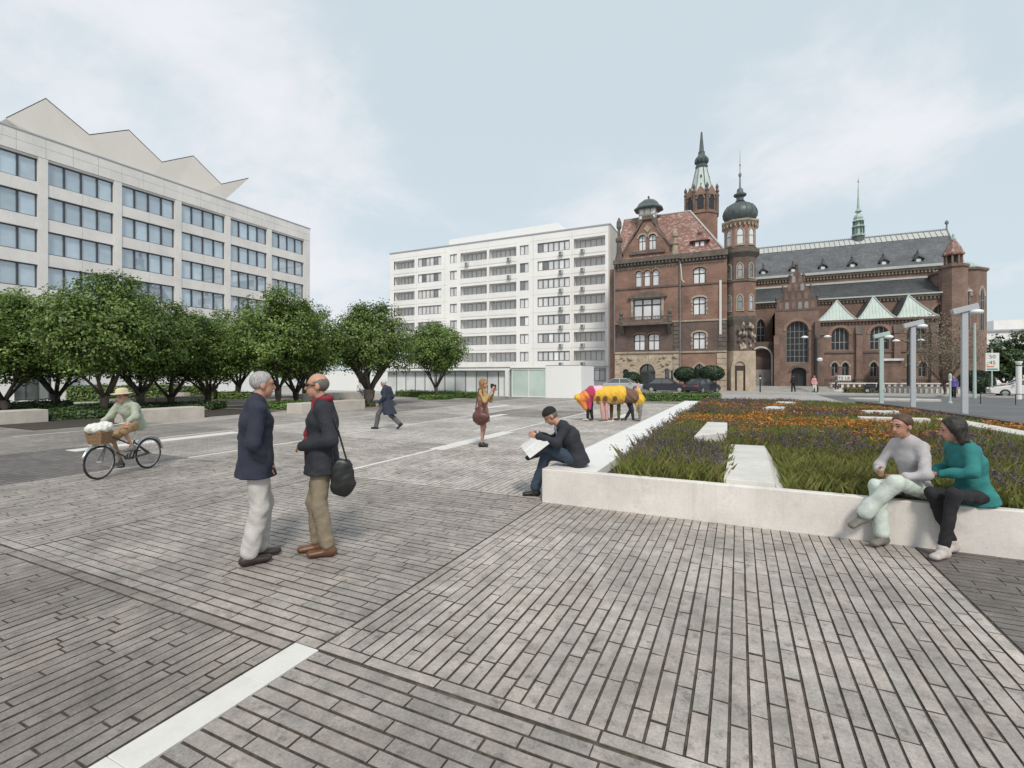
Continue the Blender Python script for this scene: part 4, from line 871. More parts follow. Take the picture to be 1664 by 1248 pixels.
for x, y, z0, z1, mt in ((XL + .02, 55.6, 4.2, 14.2, 'lead_grey'), (XM + .05, 55.6, .2, 14.2, 'lead_grey')):
    m = MB(); m.tube([(x, y, z0), (x, y, z1)], .07, 6); m.build('downpipe', mt, BR)
m = MB(); m.tube([(-5.75, 55.55, 13.95), (-5.6, 55.55, 12.2), (-5.35, 55.55, 11.9)], .06, 6); m.build('downpipe', 'white_pipe', BR)
m = MB(); pbox(m, B, -1.85, -1.62, 6.1, 11.9, .1, .16); m.build('banner', 'white_pipe', BR)
# slender spire tower behind
SP = (-4.15, 64)
m = MB(); m.lathe((*SP, 0), [(1.95, 14), (1.95, 21.3), (2.08, 21.4), (2.08, 21.6), (1.85, 21.7), (1.85, 24.0)], 8, rot=oct_); m.build('spire_tower', 'brick_red', BR)
for k in range(8):
    a = k * math.pi / 4; n_ = Vector((math.cos(a), math.sin(a), 0)); T = Plane(Vector((*SP, 0)) + n_ * 1.715, Vector((-n_.y, n_.x, 0)), n_)
    o = OP(-.36, .36, 21.9, 23.7, 'pointed', rise=.6); m = MB(); arch_band(m, T, o, .15, .1); m.prism([T.p(-.78, 23.6, .12), T.p(.78, 23.6, .12), T.p(0, 24.75, .12)], T.n * .2); m.build('gablet', 'brick_orange', BR)
    m = MB(); m.prism([T.p(u, z, .03) for u, z in outline(o)], T.n * .05); m.build('louvre', 'stained_glass', BR)
    b = a + math.pi / 8; m = MB(); m.lathe((SP[0] + 1.95 * math.cos(b), SP[1] + 1.95 * math.sin(b), 0), [(.16, 21.6), (.16, 23.9), (.24, 24), (.12, 24.3), (.2, 24.6), (.03, 25)], 6); m.build('pinnacle', 'sooty_stone', BR)
m = MB(); m.lathe((*SP, 0), [(1.6, 23.8), (1.15, 25.2), (.85, 26.5), (.62, 27.5)], 8, rot=oct_); sp = m.build('spire', 'copper_pale', BR)
m = LMB()
for k in range(8):
    a = k * math.pi / 4 + oct_; m.tube([Vector((SP[0] + r_ * math.cos(a), SP[1] + r_ * math.sin(a), z)) - o_ for r_, z in [(1.62, 23.8), (1.17, 25.2), (.87, 26.5), (.64, 27.5)]], .05, 4)
    for r_, z in ((1.0, 25.0), (.82, 26.1)):
        b = k * math.pi / 4
        if k % 2 == 0: m.lathe(Vector((SP[0] + r_ * math.cos(b), SP[1] + r_ * math.sin(b), z)) - o_, [(.14, -.15), (.14, .15), (.02, .35)], 6)
m.build('spire_ribs', 'copper_dark', sp)
m = MB(); m.lathe((*SP, 0), [(.7, 27.45), (.74, 27.55), (.74, 27.7), (.5, 27.75), (.5, 27.95), (.62, 28.1), (.72, 28.5), (.62, 28.8), (.45, 29.0), (.38, 29.3), (.42, 29.4), (.36, 29.5), (.3, 29.55), (.22, 30.4), (.1, 31.9), (.05, 32.0)], 10); m.build('spire_crown', 'copper_dark', BR)
m = MB()
for k in range(10):
    a = k * math.pi / 5; m.lathe((SP[0] + .72 * math.cos(a), SP[1] + .72 * math.sin(a), 28.2), [(.05, -.2), (.13, 0), (.11, .25), (.02, .55)], 5)
m.build('crown_points', 'copper_dark', BR)
# ------------------------------------------------------------------ brick church on the right
CH = empty('church', (12, 62, 0)); tag(CH, 'long brick gothic church with slate roofs and green copper chapel gables', 'church')
CO = Vector((12, 62, 0))
P = PY(62); BRK = 'brick_church'
BAYS = [9.92, 13.38, 16.46]
ops = [OP(c - .8, c + .8, 4.45, 6.9, 'round', rise=.8) for c in BAYS] + [OP(c + d - .32, c + d + .32, 1.6, 3.15, 'pointed', rise=.5) for c in BAYS for d in (-.48, .48)]
m = MB(); facade(m, P, 7.72, 18.17, 0, 7.65, ops, .35); m.box(7.72, 18.17, 62.6, 66, 0, 7.6); m.add([(7.72, 62, 0), (7.72, 66, 0), (7.72, 66, 7.65), (7.72, 62, 7.65)], [(3, 2, 1, 0)]); m.build('chapel_wall', BRK, CH)
for i, o in enumerate(ops): fit_window(CH, P, o, .25, 4 if i < 3 else 2, (.35,) if i < 3 else (.6,), .06, .07 if i < 3 else .05, 'grey_stone', 'stained_glass', seed=i)
for i, o in enumerate(ops): m = MB(); arch_band(m, P, o, .3 if i < 3 else .16, .06); m.build('arch_surround', 'brick_orange' if i < 3 else 'buff_stone', CH)
for u in (8.15, 11.6, 14.85, 17.85):
    m = MB(); pbox(m, P, u - .28, u + .28, 0, 6.1, -.05, .3); m.build('buttress', BRK, CH)
    m = MB(); m.prism([P.p(u - .33, 6.1, .38), P.p(u + .33, 6.1, .38), P.p(u + .33, 6.95, .08), P.p(u - .33, 6.95, .08)], (0, -.4, 0)); m.build('buttress_cap', 'sooty_stone', CH)
    m = MB(); pbox(m, P, u - .36, u + .36, 0, 1.6, -.05, .42); m.build('buttress_foot', BRK, CH)
m = MB(); pbox(m, P, 7.7, 18.2, 4.12, 4.28, -.02, .12); m.build('string_course', 'sooty_stone', CH)
m = MB(); pbox(m, P, 7.65, 18.25, 7.45, 7.68, -.1, .28)
for u in np.arange(7.7, 18.1, .3): pbox(m, P, u, u + .15, 7.2, 7.45, -.02, .16)
m.build('eaves', 'brick_dark', CH)
for u0, u1, pk, zp in ((7.8, 11.4, 9.72, 9.9), (11.45, 14.75, 12.98, 10.15), (14.8, 18.2, 15.95, 10.05)):     # three copper hips
    n_ = 7; m = MB(); l = [(u0 + (pk - u0) * t, 7.68 + (zp - 7.68) * t ** 1.25) for t in np.linspace(0, 1, n_)]; r_ = [(u1 + (pk - u1) * t, 7.68 + (zp - 7.68) * t ** 1.25) for t in np.linspace(0, 1, n_)]
    yb = lambda z: 61.75 + (z - 7.68) * .35
    for (a, za), (b, zb), (c, zc), (d, zd) in zip(l, l[1:], r_[1:], r_): m.add([(a, yb(za), za), (d, yb(zd), zd), (c, yb(zc), zc), (b, yb(zb), zb)], [(0, 1, 2, 3)])
    rf = m.build('chapel_roof', 'copper_pale', CH)
    m = LMB()
    for side in (l, r_):
        for (a, za), (b, zb) in zip(side, side[1:]): m.add([Vector(q) - CO for q in ((a, yb(za), za), (b, yb(zb), zb), (b, 66, zb), (a, 66, za))], [(0, 1, 2, 3) if side is r_ else (3, 2, 1, 0)])
    m.build('side_slope', 'copper_dark', rf)
    m = LMB()
    for side in (l, r_): m.tube([Vector((a, yb(z) - .02, z + .02)) - CO for a, z in side], .07, 5)
    m.build('hip_roll', 'lead_pale', rf)
    m = LMB()
    for k in range(1, 12):
        u = u0 + (u1 - u0) * k / 12; t = (u - u0) / (pk - u0) if u < pk else (u1 - u) / (u1 - pk); z = 7.68 + (zp - 7.68) * t ** 1.25; m.bar(Vector((u, yb(7.68) - .01, 7.68)) - CO, Vector((u, yb(z) - .01, z)) - CO, .035, .035)
    m.build('standing_seams', 'copper_pale', rf)
# entrance front with great window and stepped gable
E_ = PY(61.6); big = OP(4.81, 6.97, 3.15, 7.75, 'round', rise=1.08); dr = OP(5.31, 6.76, .5, 2.6, 'round', rise=.5)
m = MB(); facade(m, E_, 3.73, 7.94, 0, 8.9, [big, dr], .5); m.box(3.73, 7.94, 62.3, 66, 0, 8.9); m.add([(3.73, 61.6, 0), (3.73, 66, 0), (3.73, 66, 8.9), (3.73, 61.6, 8.9)], [(0, 1, 2, 3)][:1]); m.build('entrance_front', BRK, CH)
fit_window(CH, E_, big, .35, 5, (.15, .3, .45, .6, .75), .08, .06, 'lead_grey', 'stained_glass'); fit_window(CH, E_, dr, .4, 2, (), .1, .08, 'dark_wood', 'stained_glass', 'church_door')
m = MB(); arch_band(m, E_, big, .3, .08); m.build('arch_surround', 'brick_orange', CH); m = MB(); arch_band(m, E_, dr, .25, .1); m.build('arch_surround', 'sooty_stone', CH)
m = MB(); gz = [(3.8, 8.9), (7.9, 8.9), (7.75, 9.9), (7.3, 10.4), (7.05, 11.2), (6.6, 11.8), (6.4, 12.6), (6.1, 13.1), (5.85, 13.6), (5.6, 13.1), (5.3, 12.6), (5.1, 11.8), (4.65, 11.2), (4.4, 10.4), (3.95, 9.9)]
m.prism([E_.p(u, z, .05) for u, z in gz], E_.n * .5); m.build('gable', 'brick_dark', CH)
rg = random.Random(4)
for row, (z, us) in enumerate([(9.1, np.arange(4.1, 7.5, .62)), (10.1, np.arange(4.65, 7.0, .62)), (11.1, np.arange(4.95, 6.6, .62)), (12.0, np.arange(5.35, 6.2, .62))]):
    for u in us:
        m = MB(); o = OP(u, u + .36, z, z + .8, 'pointed', rise=.25); m.prism([E_.p(a, b, .075) for a, b in outline(o, 6)], E_.n * .04); m.build('blind_niche', 'grey_stone' if rg.random() < .2 else BRK, CH)
for u, z in ((3.9, 9.9), (4.5, 11.0), (5.2, 12.3), (5.85, 13.5), (6.5, 12.3), (7.2, 11.0), (7.8, 9.9)):
    m = MB(); m.lathe(E_.p(u, z, -.15), [(.13, 0), (.13, .4), (.2, .45), (.03, .8)], 6); m.build('pinnacle', 'brick_dark', CH)
m = MB(); pbox(m, E_, 3.6, 4.15, 0, 5.2, -.1, .5); m.prism([E_.p(3.6, 5.2, .5), E_.p(4.15, 5.2, .5), E_.p(4.15, 6.2, 0), E_.p(3.6, 6.2, 0)], (0, -.3, 0)); m.build('buttress', BRK, CH)
m = MB(); pbox(m, E_, 7.5, 8.0, 0, 7.6, -.1, .45); m.build('buttress', 'brick_dark', CH)
# archway between town house and church
L_ = PY(62.4); ao = OP(1.35, 3.36, 0, 4.9, 'round', rise=1.0)
m = MB(); facade(m, L_, .8, 3.75, 0, 5.6, [ao], .6); m.build('gate_wall', 'brick_dark', CH)
m = MB(); arch_band(m, L_, ao, .18, .08); pbox(m, L_, 1.15, 1.35, 0, 3.9, -.1, .08); pbox(m, L_, 3.36, 3.56, 0, 3.9, -.1, .08); m.build('arch_surround', 'balustrade', CH)
m = MB(); pbox(m, L_, 1.36, 3.35, 0, 2.4, -.5, -.42); m.build('gate', 'grey_stone', CH); m = MB(); pbox(m, L_, .8, 3.75, 0, 5.5, -.9, -.7); m.build('passage', 'brick_dark', CH)
# aisle, lean-to roof, clerestory, nave roof
S = PY(66); aw = [OP(1.95, 2.95, 5.3, 8.6, 'pointed', rise=1.0), OP(18.75, 20.1, 4.6, 9.3, 'pointed', rise=1.3)]
m = MB(); facade(m, S, .5, 21.6, 0, 10.5, aw, .3); m.box(.5, 21.6, 66.5, 70, 0, 10.4); m.build('aisle_wall', BRK, CH)
for o in aw: fit_window(CH, S, o, .2, 2, (.4, .7), .08, .07, 'grey_stone', 'stained_glass')
for o in aw: m = MB(); arch_band(m, S, o, .28, .06); m.build('arch_surround', 'brick_orange', CH)
m = MB()
for u in np.arange(.6, 21.5, .34): pbox(m, S, u, u + .17, 10.0, 10.25, -.02, .16)
pbox(m, S, .5, 21.6, 10.25, 10.45, -.1, .22); m.build('eaves', 'buff_stone', CH)
m = MB(); m.add([(.5, 65.65, 10.5), (22.0, 65.65, 10.5), (19.6, 70, 12.95), (.5, 70, 12.95)], [(0, 1, 2, 3)]); m.add([(22.0, 65.65, 10.5), (22.0, 70, 10.5), (19.6, 70, 12.95)], [(0, 1, 2)]); rf = m.build('aisle_roof', 'slate_dark', CH)
m = LMB(); q = lambda *a: Vector(a) - CO
m.bar(q(.5, 69.9, 12.98), q(19.6, 69.9, 12.98), .3, .22); m.bar(q(.5, 65.6, 10.55), q(22.0, 65.6, 10.55), .2, .16); m.tube([q(22, 65.65, 10.55), q(19.6, 70, 13)], .08, 5); m.build('lead_flashing', 'lead_pale', rf)
C_ = PY(70)
m = MB(); m.box(.5, 21.2, 70, 82, 0, 14.2); m.build('nave_wall', BRK, CH)
m = MB()
for u in np.arange(.6, 21, .34): pbox(m, C_, u, u + .18, 13.55, 13.85, -.02, .2)
pbox(m, C_, .5, 21.3, 13.85, 14.1, -.1, .26); m.build('eaves', 'buff_stone', CH)
m = MB(); m.add([(.5, 69.6, 14.2), (22.6, 69.6, 14.2), (23.1, 76, 19.5), (.5, 76, 19.5), (.5, 82.4, 14.2), (22.6, 82.4, 14.2), (24.6, 76, 14.2)], [(0, 1, 2, 3), (3, 2, 5, 4), (1, 6, 2), (6, 5, 2)]); rf = m.build('nave_roof', 'slate', CH)
m = LMB(); m.bar(q(.5, 69.55, 14.25), q(22.6, 69.55, 14.25), .25, .3); m.build('lead_flashing', 'lead_pale', rf)
m = LMB(); sl_ = (19.5 - 14.2) / 6.4; m.add([q(.5, 74.85, 14.2 + sl_ * 5.25 + .05), q(22.95, 74.85, 14.2 + sl_ * 5.25 + .05), q(23.1, 75.95, 19.55), q(.5, 75.95, 19.55)], [(0, 1, 2, 3)]); m.build('ridge_band', 'lead_pale', rf)
m = LMB(); m.bar(q(.5, 76, 19.6), q(23.1, 76, 19.6), .2, .14)
for u in np.arange(.7, 23, .22): m.add([q(u, 76, 19.65), q(u + .11, 76, 19.65), q(u + .055, 76, 19.83)], [(0, 1, 2)])
m.tube([q(23.1, 76, 19.55), q(22.6, 69.6, 14.3)], .1, 5); m.build('ridge_crest', 'lead_grey', rf)
m = LMB()
for u in np.arange(1, 23, .55): m.bar(q(u, 74.83, 14.2 + sl_ * 5.25 + .06), q(u, 75.93, 19.57), .05, .04)
m.build('band_seams', 'lead_grey', rf)
m = LMB(); m.lathe(q(23.1, 76, 19.6), [(.1, 0), (.08, .6), (.2, .75), (.2, .95), (.05, 1.15)], 8); m.build('ridge_knob', 'lead_grey', rf)
for u in (2.94, 6.3, 9.5, 12.55, 15.65, 18.9):
    D = PY(70.5); m = LMB(); z = 14.75; w_ = lambda a, b, d=0: D.p(u + a, z + b, d) - CO
    m.prism([w_(-.36, 0), w_(.36, 0), w_(.36, .55), w_(0, .85), w_(-.36, .55)], (0, -1.2, 0)); m.m = 1
    m.add([w_(-.55, .42, .2), w_(0, .78, .2), w_(0, 1.35, -.1), w_(0, 1.35, -1.2), w_(-.55, .42, -1.2)], [(0, 1, 2), (0, 2, 3, 4)]); m.add([w_(.55, .42, .2), w_(0, .78, .2), w_(0, 1.35, -.1), w_(0, 1.35, -1.2), w_(.55, .42, -1.2)], [(2, 1, 0), (4, 3, 2, 0)])
    m.lathe(w_(0, 1.25, -.3), [(.1, 0), (.13, .15), (.05, .3), (.03, .45)], 6); m.m = 2; m.prism([w_(-.2, .1, .02), w_(.2, .1, .02), w_(.2, .5, .02), w_(-.2, .5, .02)], (0, -.03, 0)); m.build('dormer', ['copper_dark', 'slate_dark', 'pale_glass'], rf)
# fleche
F_ = (14.15, 76, 0)
m = MB(); m.lathe(F_, [(.66, 18.6), (.66, 19.9)], 8, rot=oct_); m.build('fleche_base', 'copper_dark', CH)
m = MB(); m.lathe(F_, [(.78, 19.85), (.8, 20.05), (.55, 20.15), (.5, 21.0), (.75, 21.08), (.72, 21.2), (.45, 21.3), (.42, 21.75), (.68, 21.82), (.64, 21.95), (.5, 22.05), (.55, 22.3), (.42, 22.6), (.2, 22.8), (.2, 23.0), (.42, 23.1), (.3, 23.3), (.16, 23.5), (.08, 25.2), (.03, 26.9)], 8, rot=oct_); m.build('fleche', 'copper_green', CH)
m = MB()
for k in range(8):
    a = k * math.pi / 4 + oct_
    for r_, z in ((.62, 20.2), (.55, 21.3)): m.tube([(F_[0] + r_ * math.cos(a), 76 + r_ * math.sin(a), z), (F_[0] + r_ * math.cos(a), 76 + r_ * math.sin(a), z + (.85 if z < 21 else .5))], .07, 5)
m.build('fleche_posts', 'copper_dark', CH)
m = MB(); m.lathe((F_[0], 76, 26.9), [(.03, 0), (.1, .1), (.03, .25), (.02, .6)], 6); m.build('fleche_knob', 'lead_grey', CH)
# east end: polygonal apse with stair turret
AP = (21.7, 68.4)
m = MB(); m.lathe((*AP, 0), [(2.3, 0), (2.3, 12.7), (2.5, 12.9), (2.5, 13.1), (2.1, 13.2)], 8, rot=oct_); m.build('apse', BRK, CH)
m = MB(); m.lathe((*AP, 0), [(2.35, 13.15), (1.0, 14.0), (.1, 14.2)], 8, rot=oct_); m.build('apse_roof', 'copper_green', CH)
for k in (5, 6, 7):
    a = k * math.pi / 4; n_ = Vector((math.cos(a), math.sin(a), 0)); T = Plane(Vector((*AP, 0)) + n_ * 2.13, Vector((-n_.y, n_.x, 0)), n_); o = OP(-.36, .36, 6.4, 11.0, 'pointed', rise=.9)
    m = MB(); arch_band(m, T, o, .22, .06); m.build('arch_surround', 'buff_stone', CH); fit_window(CH, T, o, -.03, 2, (.4, .7), .06, .05, 'grey_stone', 'stained_glass', fd=.03)
m = MB(); m.box(22.6, 23.7, 68.2, 74, 0, 10.2); m.prism([(22.6, 68.2, 10.2), (23.7, 68.2, 10.2), (22.6, 68.2, 11.4)], (0, -5.6, 0)); m.box(23.7, 24.3, 69, 73, 0, 6.4); m.build('east_bay', 'brick_church', CH)
TT = (20.6, 66.0)
m = MB(); m.lathe((*TT, 0), [(1.15, 0), (1.15, 13.0), (1.3, 13.1), (1.3, 13.35), (.85, 13.4)], 8, rot=oct_); m.build('stair_turret', BRK, CH)
m = MB()
for k in range(8):
    a = k * math.pi / 4 + oct_; m.tube([(TT[0] + .68 * math.cos(a), TT[1] + .68 * math.sin(a), 13.35), (TT[0] + .68 * math.cos(a), TT[1] + .68 * math.sin(a), 14.5)], .1, 5)
m.lathe((*TT, 0), [(.62, 13.35), (.62, 13.6)], 8, rot=oct_); m.build('turret_posts', BRK, CH)
m = MB(); m.lathe((*TT, 0), [(.4, 13.4), (.4, 14.5)], 8); m.build('turret_core', 'stained_glass', CH)
m = MB(); m.lathe((*TT, 0), [(.88, 14.4), (.95, 14.55), (.6, 15.3), (.25, 16.0), (.18, 16.1)], 8, rot=oct_); m.build('turret_roof', 'tile_red', CH)
m = MB(); m.lathe((*TT, 0), [(.22, 16.05), (.25, 16.2), (.12, 16.3), (.1, 16.6), (.02, 16.8)], 8); m.build('turret_cap', 'copper_green', CH)
# ------------------------------------------------------------------ church steps, balustrade, low walls
m = MB()
for k in range(4): m.box(.5 + k * .25, 8.6, 56.6 + k * .5, 62, .08, .2 + k * .11)
st = tag(m.build('church_steps', 'pale_paving'), 'broad pale stone steps before the church entrance', 'steps')
BA = empty('balustrade', (8.4, 58.3, 0)); tag(BA, 'white stone balustrade in front of the church', 'balustrade')
m = MB(); m.bar((8.4, 58.3, .92), (23.5, 61.3, .92), .34, .12); m.build('rail', 'balustrade', BA)
m = MB(); m.bar((8.4, 58.3, .26), (23.5, 61.3, .26), .4, .32); m.build('plinth', 'balustrade', BA)
for k in range(30):
    t = (k + .3) / 30; c = Vector((8.4, 58.3, .62)).lerp(Vector((23.5, 61.3, .62)), t); m = MB(); m.box(c.x - .1, c.x + .1, c.y - .1, c.y + .1, .42, .86); m.build('baluster', 'balustrade', BA)
GW = empty('garden_wall', (9.5, 54.5, 0)); tag(GW, 'low grey stone wall with a ribbed face below the balustrade', 'wall')
m = MB(); m.bar((12.5, 55.5, .35), (26, 57.2, .35), .3, .7); m.build('wall', 'grey_stone', GW)
for k in range(34):
    t = (k + .5) / 34; c = Vector((12.5, 55.5, .3)).lerp(Vector((26, 57.2, .3)), t); m = MB(); m.box(c.x - .08, c.x + .08, c.y - .24, c.y - .155, .1, .52); m.build('rib', 'balustrade', GW)
FN = empty('iron_fence', (8.5, 61.2, 0)); tag(FN, 'dark iron railing along the church chapel wall', 'fence')
m = MB()
for u in np.arange(8.4, 21.5, .2): m.tube([(u, 61.0, .1), (u, 61.0, 1.35)], .02, 4)
m.bar((8.4, 61, 1.25), (21.5, 61, 1.25), .04); m.bar((8.4, 61, .3), (21.5, 61, .3), .04); m.build('bars', 'black_iron', FN)
SG = empty('white_notice_board', (10.2, 60.6, 0)); tag(SG, 'white notice board with black lettering on the church railing', 'sign')
m = MB(); m.box(9.3, 10.7, 60.86, 60.9, 1.2, 1.72); m.build('board', 'sign_white', SG)
BH = empty('brick_kiosk', (14.1, 60, 0)); tag(BH, 'small brick kiosk with a white flat roof beside the chapel', 'kiosk')
m = MB(); m.box(13.3, 14.8, 60.2, 61.2, 0, 3.2); m.build('wall', BRK, BH); m = MB(); m.box(13.15, 14.95, 60.0, 61.3, 3.2, 3.42); m.build('roof', 'pure_white', BH)
# far pale houses behind the trees on the right
for k, (x0, x1, y, h_, n, lb) in enumerate([(37.5, 60, 112, 9.4, 3, 'pale far apartment house with rows of windows beyond the church')]):
    H = empty('far_house', (x0, y, 0)); tag(H, lb, 'building'); T = PY(y); ops = [OP(u, u + 1.1, z, z + 1.4) for u in np.arange(x0 + .8, x1 - 1.5, 2.1) for z in np.arange(1.2, h_ - 1.6, 2.7)]
    m = MB(); facade(m, T, x0, x1, 0, h_, ops, .2); m.box(x0, x1, y + .4, y + 10, 0, h_); m.build('wall', 'slab_white', H)
    for o in ops: fit_window(H, T, o, .1, 1, (), .08, .06, 'slab_frame', 'grey_glass')
    m = MB(); m.box(x0 - .3, x1 + .3, y - .3, y + 10.3, h_, h_ + .3); m.build('roof', 'steel_grey', H)
    m = MB(); m.box(x0 + 4, x0 + 8, y + 3, y + 6, h_ + .3, h_ + 2.2); m.build('roof_house', 'slab_panel', H)
# ------------------------------------------------------------------ vegetation
def unit(a): return a / np.maximum(np.linalg.norm(a, axis=1, keepdims=True), 1e-9)
def leaves(C, Nm, size, rs, asp=.55, fold=.25):
    "one folded four-cornered leaf per point"
    n = len(C); Nm = unit(Nm); t = unit(np.cross(Nm, rs.normal(size=(n, 3)))); b = np.cross(Nm, t); s = size[:, None]
    V = np.stack([C - t * s * .5, C + b * s * asp * .5 + Nm * s * fold * .5, C + t * s * .5 - Nm * s * .08, C - b * s * asp * .5 + Nm * s * fold * .5], 1).reshape(-1, 3)
    return V, np.arange(4 * n).reshape(-1, 4)
def tree_meshes(seed, Wd, Ht, base, nclump=1150, per=17, leaf=.16, mat_='leaf_tree', fork=.75, stems=7, rad=.16):
    rs = np.random.RandomState(seed); rg = random.Random(seed); hz = (Ht - base) / 2; cz = base + hz; A_ = np.array([Wd / 2, Wd / 2, hz])
    lob = []
    for k in range(20):
        z = 1 - 2 * (k + .5) / 20; a = k * 2.39996 + rg.uniform(-.3, .3); r = math.sqrt(max(0, 1 - z * z)); d = np.array([r * math.cos(a), r * math.sin(a), z]); s = rg.uniform(.50, .70)
        if z < -.5: s *= .85
        lob.append((d * s * A_ + [0, 0, cz], rg.uniform(.34, .46) * (Wd / 2 + hz) / 2))
    for k in range(4): lob.append((np.array([rg.uniform(-.3, .3) * Wd / 2, rg.uniform(-.3, .3) * Wd / 2, cz + rg.uniform(-.2, .3) * hz]), .5 * hz))
    for k in range(5): a = rg.uniform(0, 6.28); lob.append((np.array([.62 * A_[0] * math.cos(a) * rg.random(), .62 * A_[1] * math.sin(a) * rg.random(), cz + hz * rg.uniform(.8, .98)]), .24 * hz))
    Lc = np.array([l[0] for l in lob]); Lr = np.array([l[1] for l in lob]); ki = rs.choice(len(lob), nclump, p=Lr ** 2 / (Lr ** 2).sum())
    d = unit(rs.normal(size=(nclump, 3))); rr = Lr[ki] * (.55 + .5 * rs.rand(nclump) ** .6 + .32 * (rs.rand(nclump) < .09)); C = Lc[ki] + d * rr[:, None]; C[:, 2] = np.maximum(C[:, 2], base - .1 + .3 * rs.rand(nclump))
    outw = unit((C - [0, 0, cz]) / A_ ** 1.0)
    P_ = np.repeat(C, per, 0) + rs.normal(size=(nclump * per, 3)) * [.16, .16, .12]; Nn = np.repeat(outw * .5 + d * .6 + [0, 0, .55], per, 0) + rs.normal(size=(nclump * per, 3)) * .55
    V, F = leaves(P_, Nn, leaf * (.65 + .7 * rs.rand(len(P_))), rs, .62)
    crown = rawmesh('crown', V, F, [mat_])
    m = LMB(); m.tube([(0, 0, -.15), (.02, 0, 0), (.03, .02, fork * .5), (0, 0, fork), (0, 0, fork + .12)], [rad * 1.45, rad * 1.2, rad, rad * 1.1, rad * .6], 9)
    for k in range(stems):
        a = k * 6.283 / stems + rg.uniform(-.3, .3); e = Vector((math.cos(a), math.sin(a), 0)); reach = Wd * rg.uniform(.22, .36); top = base + hz * rg.uniform(.7, 1.3); f0 = fork + rg.uniform(-.15, .1)
        p = [Vector((0, 0, f0 - .1)), e * reach * .3 + Vector((0, 0, f0 + (top - f0) * .22)), e * reach * .68 + Vector((rg.uniform(-.12, .12), rg.uniform(-.12, .12), f0 + (top - f0) * .55)), e * reach + Vector((0, 0, top))]
        r0 = rad * rg.uniform(.4, .62); m.tube(p, [r0, r0 * .8, r0 * .55, r0 * .25], 6)
        for j in range(4):
            q = p[1].lerp(p[2], rg.random()) if j < 3 else p[2]; dv = (e.lerp(Vector((rg.uniform(-1, 1), rg.uniform(-1, 1), 0)), .6) + Vector((0, 0, rg.uniform(.25, 1.1)))).normalized(); ln_ = rg.uniform(.7, 1.5)
            m.tube([q, q + dv * ln_ * .5 + Vector((0, 0, .06)), q + dv * ln_], [r0 * .42, r0 * .3, r0 * .12], 5, False)
    return m.mesh('trunk', 'bark', True), crown
TREES = [(-29.9, 9.8, 5.2, 5.2, 'tree at the left picture edge, behind the first stone bench'), (-32.0, 12.4, 5.3, 5.4, 'tree with low forking branches before the glazed wing columns'),
         (-24.65, 11.2, 5.7, 4.9, 'tallest thick-stemmed tree right behind the cyclist'), (-26.1, 13.3, 5.3, 5.0, 'tree forking into a V behind the pale bench, just right of the cyclist hat'), (-27.6, 15.5, 4.9, 5.0, 'tree whose trunk rises over the middle of the pale bench'),
         (-27.4, 17.4, 4.7, 5.0, 'tree standing free just beyond the right end of the pale bench'), (-34.2, 24.0, 6.2, 6.0, 'twin-stemmed tree in a small round hedge just left of the grey-haired man'), (-23.3, 18.7, 6.1, 5.2, 'tree with a high tip rising directly over the man in the navy jacket'),
         (-24.85, 21.2, 5.8, 5.2, 'tree between the heads of the two talking men'), (-29.6, 26.1, 6.0, 5.6, 'tree half hidden behind the man with the red scarf'), (-19.05, 21.3, 5.5, 5.2, 'broad tree with a very thick trunk behind the walking man'), (-20.1, 29.5, 5.3, 4.6, 'small round tree standing alone before the glass pavilion')]
VAR = {}
for i, (x, y, ht, wd, lb) in enumerate(TREES):
    k = i % 4 if i < 10 else i
    if i >= 10: tm = tree_meshes(40 + i, wd, ht, 1.75 if i == 10 else 2.0, 1750, 20, .135, 'leaf_tree', .9 if i == 10 else .85, 7, .30 if i == 10 else .13); sc = (1, 1, 1)
    else:
        if k not in VAR: VAR[k] = (tree_meshes(11 + k, 5.2, 6.0, 1.4, 1750, 20, .135, 'leaf_tree', .7 + .1 * k, 6 + k % 2, .17), 5.2, 6.0)
        tm = VAR[k][0]; sc = (wd / VAR[k][1], wd / VAR[k][1], ht / VAR[k][2])
    T = empty('plane_tree' if False else 'leafy_tree', (x, y, -.02)); tag(T, lb, 'tree', 'trees planted beside the square')
    rz = i * 1.7; t_ = inst(tm[0], 'trunk', (0, 0, 0), T, rz, sc); inst(tm[1], 'crown', (0, 0, 0), T, rz, sc)
